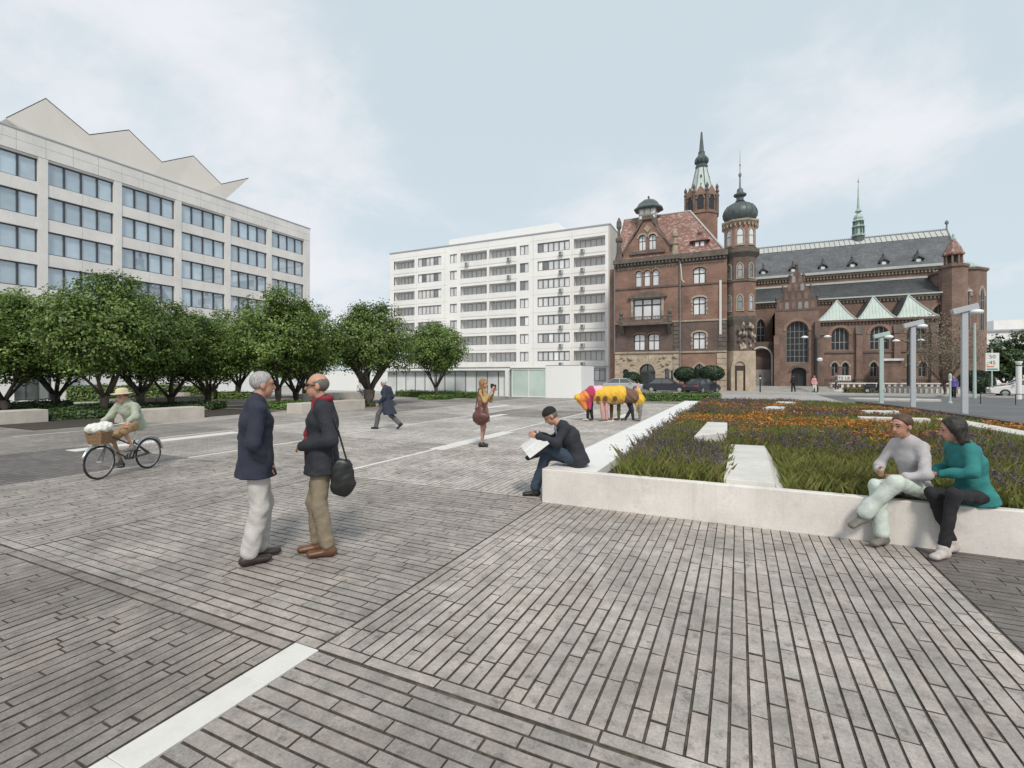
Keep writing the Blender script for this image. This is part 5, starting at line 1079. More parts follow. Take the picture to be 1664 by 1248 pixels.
def hedge(name, a, b, wd, ht, lb, mt='leaf_hedge', dens=420, leaf=.10, z0=0, cat='hedge', kind=None):
    a, b = np.array(a, float), np.array(b, float); ln_ = np.linalg.norm(b - a); u = (b - a) / ln_; v = np.array([-u[1], u[0]]); rs = np.random.RandomState(int(abs(a[0] * 31 + b[1] * 7)) % 9999)
    n = int(dens * (ln_ * ht * 2 + ln_ * wd + 2 * wd * ht)); s, t, z = rs.rand(n) * ln_, (rs.rand(n) - .5) * wd, rs.rand(n) * ht
    f = rs.choice(5, n, p=[.38, .3, .22, .05, .05]); N_ = np.zeros((n, 3)); jit = rs.normal(size=n) * .05
    z = np.where(f == 0, ht + jit, z); t = np.where(f == 1, -wd / 2 + jit, np.where(f == 2, wd / 2 + jit, t)); s = np.where(f == 3, jit, np.where(f == 4, ln_ + jit, s))
    N_[:, 2] = .5 + (f == 0); vv = np.where(f == 1, -1, np.where(f == 2, 1, 0)); uu = np.where(f == 3, -1, np.where(f == 4, 1, 0)); N_[:, :2] = vv[:, None] * v + uu[:, None] * u
    z = z * (1 + .09 * np.sin(s * 3.1) * np.cos(s * 1.3 + 1)); C = np.zeros((n, 3)); C[:, :2] = s[:, None] * u + t[:, None] * v; C[:, 2] = z
    V, F = leaves(C, N_ + rs.normal(size=(n, 3)) * .5, leaf * (.7 + .6 * rs.rand(n)), rs, .6)
    H = empty(name, (a[0], a[1], z0)); tag(H, lb, cat, None, kind); link(bpy.data.objects.new('foliage', rawmesh('foliage', V, F, [mt])), H)
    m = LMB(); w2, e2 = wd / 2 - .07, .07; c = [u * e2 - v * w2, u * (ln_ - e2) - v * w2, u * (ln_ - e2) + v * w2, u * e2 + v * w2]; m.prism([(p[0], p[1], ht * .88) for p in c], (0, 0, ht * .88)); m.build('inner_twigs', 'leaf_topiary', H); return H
hedge('clipped_hedge', (-40.2, 16.4), (-34.8, 22.6), 1.4, .95, 'long clipped hedge behind the trees right of the glazed wing', 'leaf_tree', 200, .16)
hedge('clipped_hedge', (-25.2, 31.6), (-18.0, 31.6), .8, .45, 'clipped hedge along the foot of the glass pavilion', 'leaf_hedge', 300)
hedge('clipped_hedge', (-20.9, 29.0), (-18.9, 29.6), 1.8, .3, 'low hedge patch round the foot of the lone tree', 'leaf_hedge', 300)
hedge('clipped_hedge', (-5.9, 33.2), (-1.2, 34.9), 1.0, .5, 'bright low hedge in front of the parked dark cars', 'leaf_hedge', 380)
hedge('clipped_hedge', (-35.5, 23.2), (-33, 24.6), 1.8, .4, 'low hedge patch round the twin-stemmed tree', 'leaf_tree', 250, .14)
hedge('ground_cover', (-25.0, 8.9), (-23.6, 12.6), 2.6, .32, 'dark low ground cover between the two stone benches', 'leaf_dark', 260, .12, cat='ground cover', kind='stuff')
hedge('ground_cover', (-28.4, 12.0), (-24.2, 16.0), 2.4, .3, 'dark low ground cover behind the pale bench', 'leaf_dark', 160, .13, cat='ground cover', kind='stuff')
hedge('ground_cover', (-22.4, 17.0), (-20.3, 20.8), 1.9, .26, 'grassy ground cover strip between the two talking men', 'leaf_hedge', 260, .12, cat='ground cover', kind='stuff')
hedge('ground_cover', (-33.5, 7.6), (-31, 12.5), 3.5, .35, 'dark ground cover before the glazed wing', 'leaf_dark', 130, .15, cat='ground cover', kind='stuff')
hedge('ground_cover', (-20.6, 20.4), (-18.2, 22.4), 1.4, .14, 'low dark ground cover round the thick trunk', 'leaf_dark', 240, .12, cat='ground cover', kind='stuff')
hedge('clipped_hedge', (9.0, 54.0), (11.8, 54.6), .8, .55, 'small dark shrub row at the corner of the church wall', 'leaf_olive', 300, .1)
m = MB(); m.box(-36, -19.9, 7.2, 16.2, -.1, .012); m.box(-25.6, -18.1, 16.6, 22.6, -.1, .012); tag(m.build('tree_bed', 'soil'), kind='structure')
# benches: long blocks of pale stone
def bench(x0, x1, y0, y1, lb, h_=.46):
    m = MB(); m.box(x0, x1, y0, y1, -.05, h_); tag(m.build('stone_bench', 'bench_stone', None, bevel=.015, bseg=2), lb, 'bench', 'stone seat walls by the trees')
bench(-24.1, -23.1, 3.2, 8.75, 'brownish stone bench cut by the left picture edge'); bench(-20.5, -19.6, 9.6, 12.3, 'pale stone bench behind the rear wheel of the bicycle'); bench(-18.5, -17.55, 15.3, 19.3, 'pale stone bench between the red-scarfed man and the walking man')
bench(-29.6, -28.9, 13.6, 18.4, 'long grey stone bench deep under the trees', .5); bench(-35.2, -33.4, 19.6, 20.0, 'pale stone wall end by the long clipped hedge', .55); bench(-26.4, -25.6, 22.4, 29, 'long pale stone ledge beyond the thick trunk', .5)
# flower bed
rs = np.random.RandomState(7)
poly = np.array([(-1.5, 6.3)] + [(x - .12, y) for x, y in curve[:-1]] + [(-1.5, 25.1)])
def inside(x, y):
    r_ = np.zeros(len(x), bool); n = len(poly)
    for i in range(n):
        (xa, ya), (xb, yb) = poly[i], poly[(i + 1) % n]; c = ((ya > y) != (yb > y)) & (x < (xb - xa) * (y - ya) / (yb - ya + 1e-12) + xa); r_ ^= c
    for x0, x1, y0, y1 in ((-.2, .56, 6.1, 9.45), (-.78, -.15, 9.5, 12.5), (.74, 1.4, 18.1, 19.5), (1.4, 2.1, 22.4, 23.6), (3.5, 4.5, 18, 18.7), (2.9, 4.4, 15.35, 15.75), (4.95, 5.4, 12.6, 16.7)): r_ &= ~((x > x0) & (x < x1) & (y > y0) & (y < y1))
    return r_
def scatter(n, ylo, yhi):
    x = rs.uniform(-1.62, 6.5, n); y = rs.uniform(ylo, yhi, n); k = inside(x, y); return x[k], y[k]
from mathutils import noise as mnoise
def patch(x, y, s, o): return np.array([mnoise.noise((a * s + o, b * s * 1.6, o)) for a, b in zip(x, y)])
BV = {}
def blades(key, x, y, z, n, hmin, hmax, wd, lean, mt):
    N_ = len(x) * n; X = np.repeat(x, n) + rs.normal(size=N_) * .05; Y = np.repeat(y, n) + rs.normal(size=N_) * .05; a = rs.rand(N_) * 6.283; hh = rs.uniform(hmin, hmax, N_); le = lean * hh * rs.uniform(.3, 1.2, N_)
    dx, dy = np.cos(a), np.sin(a); px, py = -dy * wd, dx * wd; Z = np.full(N_, z)
    V = np.stack([np.stack([X - px, Y - py, Z], 1), np.stack([X + px, Y + py, Z], 1), np.stack([X + px * .7 + dx * le * .4, Y + py * .7 + dy * le * .4, Z + hh * .65], 1), np.stack([X + dx * le, Y + dy * le, Z + hh], 1)], 1)
    BV.setdefault(mt, []).append(V.reshape(-1, 3)); return np.stack([X + dx * le, Y + dy * le, Z + hh], 1)
def heads(tips, n, spread, size, mt, up=.6, down=0.):
    C = np.repeat(tips, n, 0) + rs.normal(size=(len(tips) * n, 3)) * spread; C[:, 2] -= rs.rand(len(C)) * down
    V, _ = leaves(C, rs.normal(size=(len(C), 3)) * .6 + [0, 0, up], size * (.6 + .8 * rs.rand(len(C))), rs, .7); BV.setdefault(mt, []).append(V)
ZS = .33
x, y = scatter(9000, 6.25, 12); blades('g', x, y, ZS, 9, .10, .27, .0032, .6, 'leaf_grass')
x, y = scatter(11000, 10.5, 26.3); blades('g', x, y, ZS, 8, .14, .30, .007, .5, 'leaf_grass')
x, y = scatter(3200, 6.6, 13); k = (patch(x, y, .5, 3.3) > .0) & (rs.rand(len(x)) < .6); tp = blades('s', x[k], y[k], ZS, 3, .2, .36, .003, .25, 'leaf_olive'); heads(tp, 7, [.010, .010, .02], .026, 'petal_purple', .4, .11)
x, y = scatter(2600, 6.25, 13); blades('o', x, y, ZS, 8, .1, .28, .0045, .5, 'leaf_olive')
x, y = scatter(9500, 9.8, 21.5); q = patch(x, y, .55, 9.1) + .5 * patch(x, y, 1.7, 2.2) + .22 * np.sin((y - 12.0) * .8) - .06; k = (q > .08) & (rs.rand(len(q)) < .5)
tp = blades('f', x[k], y[k], ZS, 3, .16, .32, .005, .35, 'leaf_olive'); heads(tp, 3, [.03, .03, .012], .05, 'petal_orange', 1.2, .04)
k2 = (q > .0); tp = blades('f', x[k2][::2], y[k2][::2], ZS, 3, .16, .3, .006, .4, 'leaf_olive'); heads(tp[::2], 4, [.03, .03, .02], .05, 'petal_rust', .8, .05)
x, y = scatter(5200, 16, 26.3); k = patch(x, y, .3, 5.5) > -.12; tp = blades('s', x[k], y[k], ZS, 3, .2, .34, .005, .25, 'leaf_olive'); heads(tp[::3], 5, [.02, .02, .03], .042, 'petal_purple', .4, .1); heads(tp[::5], 3, [.03, .03, .02], .05, 'petal_rust', .6, .08)
# stems leaning over the left wall
yy = rs.uniform(7.2, 17, 90); xx = np.full(90, -1.55); tp = blades('s', xx, yy, ZS, 2, .2, .36, .003, .6, 'leaf_olive'); heads(tp, 8, [.012, .012, .02], .026, 'petal_purple', .4, .1)
Vs, Fi, mi, base_i = [], [], [], 0; mts = sorted(BV)
for j, mt in enumerate(mts):
    V = np.concatenate(BV[mt]); n = len(V) // 4; Vs.append(V); mi.append(np.full(n, j))
V = np.concatenate(Vs); fb = link(bpy.data.objects.new('flower_bed', rawmesh('flower_bed', V, np.arange(len(V)).reshape(-1, 4), mts, np.concatenate(mi))))
tag(fb, 'purple and orange flowers with grasses filling the concrete planter', 'flowers', kind='stuff')
# clipped topiary balls
def topiary(x, y, cz, rx, rz, lb, stem=True):
    r2 = np.random.RandomState(int(abs(x * 97))); n = 2600; d = unit(r2.normal(size=(n, 3))); C = d * [rx, rx, rz] * (.94 + .08 * r2.rand(n))[:, None] + [0, 0, cz]; V, F = leaves(C, d + r2.normal(size=(n, 3)) * .4, .16 * (.7 + .6 * r2.rand(n)), r2, .7)
    T = empty('topiary', (x, y, .1)); tag(T, lb, 'topiary', 'clipped round topiaries before the town house'); link(bpy.data.objects.new('crown', rawmesh('crown', V, F, ['leaf_topiary'])), T)
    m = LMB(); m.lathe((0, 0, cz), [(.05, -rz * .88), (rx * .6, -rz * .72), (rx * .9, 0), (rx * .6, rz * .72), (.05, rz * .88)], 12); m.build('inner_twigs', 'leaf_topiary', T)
    m = LMB(); m.tube([(0, 0, -.1), (0, 0, cz)], .1, 6); m.build('trunk', 'bark', T)
topiary(-5.0, 52.6, 1.75, 1.1, .78, 'mushroom-shaped topiary behind the two dark cars'); topiary(-2.45, 52.6, 1.85, 1.2, .78, 'widest mushroom-shaped topiary beside the corner tower porch'); topiary(-10.5, 53, 1.15, 1.0, .85, 'low dark round topiary left of the arched stone doorway')
topiary(19.2, 56.6, 1.05, 1.3, 1.05, 'big round clipped bush by the green mast near the road')
def wild(name, x, y, Wd, Ht, base, mt, lb, seed, ncl=420, leaf=.3, rad=.16, per=12):
    T = empty(name, (x, y, 0)); tag(T, lb, 'tree'); tm = tree_meshes(seed, Wd, Ht, base, ncl, per, leaf, mt, base * .8, 6, rad); inst(tm[0], 'trunk', (0, 0, 0), T); inst(tm[1], 'crown', (0, 0, 0), T)
wild('sparse_tree', 15.8, 52.5, 6.4, 6.6, 1.3, 'twig_tan', 'sparse tan twiggy tree in front of the church east end', 71, 900, .11, .1, 8)
wild('leafy_tree', 29.6, 78, 6.5, 6.6, 1.6, 'leaf_dark', 'dark leafy tree right of the church by the parked cars', 72); wild('leafy_tree', 33.8, 80, 6.5, 7.2, 1.8, 'leaf_olive', 'olive-brown tree at the right picture edge behind the cars', 73); wild('leafy_tree', 26.3, 70.5, 3.6, 4.0, 1.2, 'leaf_dark', 'small dark tree close beside the church east end', 74)
# ------------------------------------------------------------------ street furniture and vehicles
def lamp_post(x, y, hgt, lb, mt='pole_grey', wd=.21, head=.85):
    T = empty('lamp_post', (x, y, 0)); tag(T, lb, 'lamp post', 'lamp posts along the planter and road')
    m = LMB(); m.box(-wd / 2, wd / 2, -.09, .09, -.05, hgt); m.build('mast', mt, T, bevel=.01)
    m = LMB(); m.obox((.0, 0, hgt + .02), (head * .5, 0, head * .13), (0, .16, 0), (-.03, 0, .12)); m.build('head_beam', mt, T, bevel=.015)
    m = LMB(); m.lathe((head * .42, -.05, hgt - .12), [(.02, -.12), (.16, -.1), (.24, -.02), (.22, .06), (.08, .12), (.02, .14)], 14, 1.1, .8); m.build('luminaire', 'lamp_white', T, smooth=True)
    m = LMB(); m.box(-wd / 2 - .03, wd / 2 + .03, -.14, .14, -.03, .012); m.build('base_plate', 'steel_grey', T)
lamp_post(8.0, 36.6, 4.2, 'slim mint-grey lamp post farthest back of the three by the planter', 'pole_mint', .2, .8); lamp_post(8.45, 32.4, 4.45, 'grey lamp post standing between the other two by the planter'); lamp_post(8.8, 27.0, 4.55, 'big grey lamp post nearest the camera, behind the seated couple')
def street_lamp(x, y, hgt, lb, n=2):
    T = empty('street_lamp', (x, y, .05)); tag(T, lb, 'street lamp'); m = LMB(); m.lathe((0, 0, 0), [(.22, 0), (.22, .5), (.14, .7), (.12, hgt - .4), (.15, hgt - .3), (.05, hgt)], 10); m.build('post', 'black_iron', T)
    for s in (-1, 1)[:n]:
        m = LMB(); m.tube([(0, 0, hgt - .5), (s * .5, 0, hgt - .1), (s * .9, 0, hgt - .08)], .035, 6); m.build('arm', 'black_iron', T)
        m = LMB(); m.lathe((s * .95, 0, hgt - .14), [(.03, -.12), (.22, -.06), (.24, .02), (.1, .12), (.02, .15)], 10, 1.4, .8); m.build('lamp', 'lamp_white', T, smooth=True)
    m = LMB(); m.lathe((.3, -.1, hgt - 2.4), [(.05, -.2), (.22, -.1), (.26, .06), (.12, .2)], 8); m.build('loudspeaker', 'sign_white', T)
street_lamp(6.9, 55.5, 5.6, 'black street lamp with two white heads before the church entrance'); street_lamp(14.9, 58.5, 5.2, 'black street lamp with two white heads beside the small brick kiosk')
T = empty('green_mast', (16.2, 47.9, 0)); tag(T, 'tall slim mint green mast beside the big round bush', 'mast'); m = LMB(); m.tube([(0, 0, -.05), (0, 0, 5.6)], [.12, .08], 8); m.build('mast', 'pole_mint', T); m = LMB(); m.tube([(0, 0, 5.6), (0, 0, 5.68)], .1, 8); m.build('mast_cap', 'pole_grey', T)
T = empty('road_sign', (19.75, 55.0, 0)); tag(T, 'tall white road sign with black figures and a teal stripe', 'sign')
m = LMB(); m.tube([(0, .06, -.05), (0, .06, 4.0)], .06, 8); m.build('post', 'pole_mint', T); m = LMB(); m.box(-.45, .45, -.03, .03, 2.1, 3.65); m.build('board', 'sign_white', T, bevel=.02); m = LMB(); m.box(-.36, .36, -.036, -.031, 2.18, 2.32); m.build('stripe', 'sign_teal', T); m = LMB(); m.box(-.36, .1, -.036, -.031, 2.42, 2.54); m.build('stripe', 'cloth_orange', T)
def letters(parent, txt, loc, size, mt, rot=(R(90), 0, 0)):
    c = bpy.data.curves.new('lettering', 'FONT'); c.body = txt; c.size = size; c.extrude = .003; c.align_x = 'CENTER'; o = bpy.data.objects.new('t', c); dg = bpy.context.evaluated_depsgraph_get(); COL.objects.link(o); dg.update()
    me = bpy.data.meshes.new_from_object(o.evaluated_get(dg)); bpy.data.objects.remove(o); me.materials.clear(); me.materials.append(MATS[mt]); q = bpy.data.objects.new('lettering', me); q.location = loc; q.rotation_euler = rot; link(q, parent)
letters(T, '50', (0, -.034, 3.18), .44, 'sign_ink'); letters(T, '45', (0, -.034, 2.68), .44, 'sign_ink'); letters(SG, 'TE LB', (-.1, .24, 1.3), .42, 'sign_ink')
for k, (x, y, lb) in enumerate([(11.9, 38.6, 'thin mint bollard post on the asphalt right of the big lamp'), (1.9, 52.2, 'dark bollard at the foot of the church steps')]):
    T = empty('bollard', (x, y, 0)); tag(T, lb, 'bollard'); m = LMB(); m.lathe((0, 0, 0), [(.12, -.05), (.12, .06), (.06, .1), (.055, 1.5), (.09, 1.55), (.09, 1.75), (.02, 1.85)], 10); m.build('post', 'pole_mint' if k == 0 else 'black_iron', T); m = LMB(); m.lathe((0, 0, 1.4), [(.075, 0), (.075, .12)], 10); m.build('band', 'sign_white', T)
T = empty('guard_rail', (13.3, 38.5, 0)); tag(T, 'thin dark guard rail beside the road at the picture edge', 'railing'); m = LMB(); m.tube([(0, 0, .62), (7, -2.2, .62)], .025, 6); m.build('rail', 'black_iron', T)
for k in range(6): m = LMB(); m.tube([(k * 1.4, -k * .44, -.05), (k * 1.4, -k * .44, .62)], .025, 6); m.build('post', 'black_iron', T)
T = empty('white_post', (18.4, 47.2, 0)); tag(T, 'thick white post with a dark cap at the picture edge', 'post'); m = LMB(); m.lathe((0, 0, 0), [(.16, -.05), (.16, 2.6), (.2, 2.62), (.2, 2.75)], 12); m.build('shaft', 'sign_white', T); m = LMB(); m.lathe((0, 0, 0), [(.17, 2.4), (.17, 2.5)], 12); m.build('cap', 'sign_ink', T)
def car(x, y, rz, paint, lb, roofp=None, ln=4.4, grp='parked cars'):
    T = empty('parked_car', (x, y, .0), rz); tag(T, lb, 'car', grp); k = ln / 4.4
    prof = [(-2.18, .32), (-2.22, .62), (-2.1, .86), (-1.3, .93), (.95, .95), (1.95, .80), (2.2, .6), (2.18, .32), (1.75, .22), (-1.75, .22)]
    m = LMB(); rows = []
    for yy, sx, dz in ((-.84, .97, -.02), (-.78, 1.0, 0), (.78, 1.0, 0), (.84, .97, -.02)): rows.append([(px * k * sx, yy, pz + (dz if pz > .5 else 0)) for px, pz in prof])
    n = len(prof); V = sum(rows, []); Fc = [(r * n + (i + 1) % n, r * n + i, (r + 1) * n + i, (r + 1) * n + (i + 1) % n) for r in range(3) for i in range(n)] + [tuple(range(n)), tuple(range(4 * n - 1, 3 * n - 1, -1))]
    m.add(V, Fc); m.build('body', 'car_' + paint, T, bevel=.05, bseg=3, smooth=False)
    cab = [(-1.75, .9, .74), (1.05, .92, .74), (.32, 1.38, .58), (-1.05, 1.37, .58)]
    m = LMB(); m.add([(a * k, -w_, z) for a, z, w_ in cab] + [(a * k, w_, z) for a, z, w_ in cab], [(0, 1, 2, 3), (7, 6, 5, 4), (1, 5, 6, 2), (3, 2, 6, 7), (4, 0, 3, 7)]); m.build('window', 'car_glass', T)
    m = LMB(); m.add([(-1.08 * k, -.6, 1.365), (.35 * k, -.6, 1.375), (.35 * k, .6, 1.375), (-1.08 * k, .6, 1.365), (-.95 * k, -.5, 1.43), (.2 * k, -.5, 1.44), (.2 * k, .5, 1.44), (-.95 * k, .5, 1.43)], [(4, 5, 6, 7), (0, 1, 5, 4), (1, 2, 6, 5), (2, 3, 7, 6), (3, 0, 4, 7)]); m.build('roof', 'car_' + (roofp or paint), T, bevel=.02)
    for s in (-1, 1):
        m = LMB()
        for (a, za, wa), (b, zb, wb) in ((cab[0], cab[3]), (cab[1], cab[2])): m.bar((a * k, s * (wa + .01), za), (b * k, s * (wb + .01), zb), .09, .05)
        for q in (-.35,): m.bar((q * k, s * .755, .9), (q * k, s * .6, 1.38), .07, .04)
        m.build('pillar', 'car_' + paint, T)
        m = LMB(); m.obox((2.12 * k, s * .58, .66), (.07, 0, 0), (0, .2, 0), (0, 0, .08)); m.build('headlight', 'head_lamp', T, bevel=.03); m = LMB(); m.obox((-2.16 * k, s * .6, .7), (.05, 0, 0), (0, .18, 0), (0, 0, .08)); m.build('tail_light', 'car_red', T)
        m = LMB(); m.obox((.85 * k, s * .92, 1.0), (.06, 0, 0), (0, .09, 0), (0, 0, .06)); m.build('mirror', 'car_' + paint, T)
        for wx in (-1.35, 1.35):
            m = LMB(); m.tube([(wx * k, s * .66, .31), (wx * k, s * .86, .31)], .31, 18); wh = m.build('wheel', 'rubber', T); m = LMB(); m.tube([(wx * k, s * .855, .31), (wx * k, s * .875, .31)], .19, 14); m.build('rim', 'chrome', wh)
car(-6.6, 50.6, 0, 'navy', 'dark navy saloon car parked before the stone arches'); car(-3.2, 50.0, R(62), 'navy', 'dark navy car pointing at the camera before the mushroom topiary', None, 4.0); car(-10.9, 50.9, 0, 'silver', 'silver car half hidden behind the yellow parade costume')
car(20.6, 51.6, R(170), 'white', 'red and white car parked on the right behind the railing', 'white', 4.5); car(23.4, 58.6, R(175), 'red', 'dark red car behind the white one at the road', None, 4.2); car(25.6, 63, R(175), 'teal', 'teal car parked farther along the road'); car(27, 66.5, R(5), 'silver', 'pale silver car in the far row beside the church')
T = empty('moped', (11.0, 52.8, .1), R(20)); tag(T, 'dark moped standing by the low church wall', 'moped')
for x in (-.6, .6):
    m = LMB(); m.tube([(x, -.05, .26), (x, .05, .26)], .26, 16); w_ = m.build('wheel', 'rubber', T); m = LMB(); m.tube([(x, -.055, .26), (x, .055, .26)], .15, 12); m.build('rim', 'chrome', w_)
m = LMB(); m.obox((-.35, 0, .6), (.42, 0, 0), (0, .16, 0), (0, 0, .16)); m.build('body', 'car_navy', T, bevel=.06, bseg=2); m = LMB(); m.obox((-.3, 0, .82), (.36, 0, 0), (0, .14, 0), (0, 0, .06)); m.build('seat', 'leather_black', T, bevel=.04); m = LMB(); m.obox((.38, 0, .62), (.05, 0, -.02), (0, .2, 0), (.1, 0, .38)); m.build('leg_shield', 'car_navy', T, bevel=.03); m = LMB(); m.tube([(.6, 0, .26), (.42, 0, 1.02)], .03, 6); m.tube([(.42, -.3, 1.05), (.42, .3, 1.05)], .025, 6); m.build('handlebar', 'chrome', T)
# ------------------------------------------------------------------ figures: smooth bodies grown round a skeleton, clothes as shells over it
VV = lambda *a: np.array(a, float)
def nrm(a): a = np.asarray(a, float); return a / (np.linalg.norm(a) + 1e-12)
def cap(a, b, r0, r1, Lx=None):
    w0, d0 = r0 if isinstance(r0, tuple) else (r0, r0); w1, d1 = r1 if isinstance(r1, tuple) else (r1, r1); return ('c', VV(*a), VV(*b), w0, d0, w1, d1, nrm(Lx if Lx is not None else (1, 0, 0)))
def ell(c, rad, ax=None): return ('e', VV(*c), np.array(ax if ax is not None else np.eye(3), float), VV(*rad))
def pdist(p, P):
    if p[0] == 'c':
        _, a, b, w0, d0, w1, d1, Lx = p; ab = b - a; t = np.clip((P - a) @ ab / (ab @ ab + 1e-12), 0, 1); q = P - a - t[:, None] * ab; w_ = w0 + (w1 - w0) * t; d_ = d0 + (d1 - d0) * t
        if w0 == d0 and w1 == d1: return np.sqrt((q * q).sum(1)) - w_
        l = q @ Lx; r2 = np.maximum((q * q).sum(1) - l * l, 0); return (np.sqrt((l / w_) ** 2 + r2 / d_ ** 2) - 1) * np.minimum(w_, d_)
    _, c, ax, rad = p; q = (P - c) @ ax.T / rad; return (np.sqrt((q * q).sum(1)) - 1) * rad.min()
def bounds(prims):
    lo, hi = [], []
    for p in prims:
        if p[0] == 'c': r = max(p[3:7]); lo += [p[1] - r, p[2] - r]; hi += [p[1] + r, p[2] + r]
        else: r = p[3].max(); lo.append(p[1] - r); hi.append(p[1] + r)
    return np.min(lo, 0), np.max(hi, 0)
def grow(prims, h, k=.03, cuts=(), wr=0., freq=14., seed=0):
    "smooth union of the primitives, cut by planes (point, outward normal), surface-netted"
    lo, hi = bounds(prims); lo = lo - .05; hi = hi + .05; n = np.ceil((hi - lo) / h).astype(int) + 1
    g = [lo[i] + h * np.arange(n[i]) for i in range(3)]; P = np.stack(np.meshgrid(*g, indexing='ij'), -1).reshape(-1, 3); D = None
    for p in prims:
        d = pdist(p, P)
        if D is None: D = d
        else: q = np.clip(.5 + .5 * (D - d) / k, 0, 1); D = D * (1 - q) + d * q - k * q * (1 - q)
    if wr:
        s = seed * 1.7; x, y, z = P[:, 0] * freq, P[:, 1] * freq, P[:, 2] * freq
        D = D + wr * (.8 * np.sin(2.1 * x + 1.7 * y + 1.6 * np.sin(.8 * z + s) + s) * np.sin(1.1 * z + 1.2 * y + s) + .6 * np.sin(1.5 * z + 2.2 * x - 1.3 * y + 1.8 * np.sin(1.1 * x + s)) * np.sin(.7 * z + 2 * s) + .28 * np.sin(4.1 * z + 3.3 * x + 2 * np.sin(2 * y + z)))
    for c, nn in cuts: D = np.maximum(D, (P - VV(*c)) @ nrm(nn))
    D = D.reshape(n); S = D < 0
    cs = [(i, j, kk) for i in (0, 1) for j in (0, 1) for kk in (0, 1)]; sl = lambda A_, c: A_[c[0]:n[0] - 1 + c[0], c[1]:n[1] - 1 + c[1], c[2]:n[2] - 1 + c[2]]
    cnt = sum(sl(S, c).astype(np.int8) for c in cs); act = (cnt > 0) & (cnt < 8); idx = np.argwhere(act); ID = -np.ones(act.shape, np.int64); ID[act] = np.arange(len(idx))
    acc = np.zeros((len(idx), 3)); num = np.zeros(len(idx)); dv = {c: sl(D, c)[act] for c in cs}
    for c in cs:
        for a in range(3):
            if c[a]: continue
            e = list(c); e[a] = 1; e = tuple(e); d0, d1 = dv[c], dv[e]; x = (d0 < 0) != (d1 < 0); t = np.where(x, d0 / np.where(x, d0 - d1, 1), 0); pt = np.tile(np.array(c, float), (len(idx), 1)); pt[:, a] += t; acc[x] += pt[x]; num[x] += 1
    V = lo + h * (idx + acc / num[:, None]); Fs = []
    for a in range(3):
        b, c = (a + 1) % 3, (a + 2) % 3; s0 = [slice(None)] * 3; s1 = [slice(None)] * 3; s0[a] = slice(0, -1); s1[a] = slice(1, None); A0, A1 = S[tuple(s0)], S[tuple(s1)]; E_ = np.argwhere(A0 != A1); E_ = E_[(E_[:, b] > 0) & (E_[:, c] > 0) & (E_[:, b] < n[b] - 1) & (E_[:, c] < n[c] - 1)]
        ins = A0[tuple(E_.T)]; q = []
        for ob, oc in ((-1, -1), (0, -1), (0, 0), (-1, 0)): f = E_.copy(); f[:, b] += ob; f[:, c] += oc; q.append(ID[tuple(f.T)])
        q = np.stack(q, 1); q[~ins] = q[~ins][:, ::-1]; Fs.append(q)
    return V, np.concatenate(Fs)
def solid(name, prims, h, mt, parent, k=.03, cuts=(), wr=0., freq=14., seed=0):
    V, F = grow(prims, h, k, cuts, wr, freq, seed); o = bpy.data.objects.new(name, rawmesh(name, V, F, [mt], None, True)); return link(o, parent)
def stand(Ht=1.75):
    s = Ht / 1.75; J = dict(pel=(0, 0, .95), wai=(0, 0, 1.09), che=(0, 0, 1.28), nek=(0, -.015, 1.46), head=(0, .02, 1.62), sR=(.168, -.01, 1.40), sL=(-.168, -.01, 1.40), eR=(.235, -.04, 1.12), eL=(-.235, -.04, 1.12), wR=(.235, .06, .88), wL=(-.235, .06, .88),
             hR=(.088, 0, .92), hL=(-.088, 0, .92), kR=(.095, .025, .50), kL=(-.095, .025, .50), aR=(.10, -.02, .095), aL=(-.10, -.02, .095))
    return {a: VV(*b) * s for a, b in J.items()}
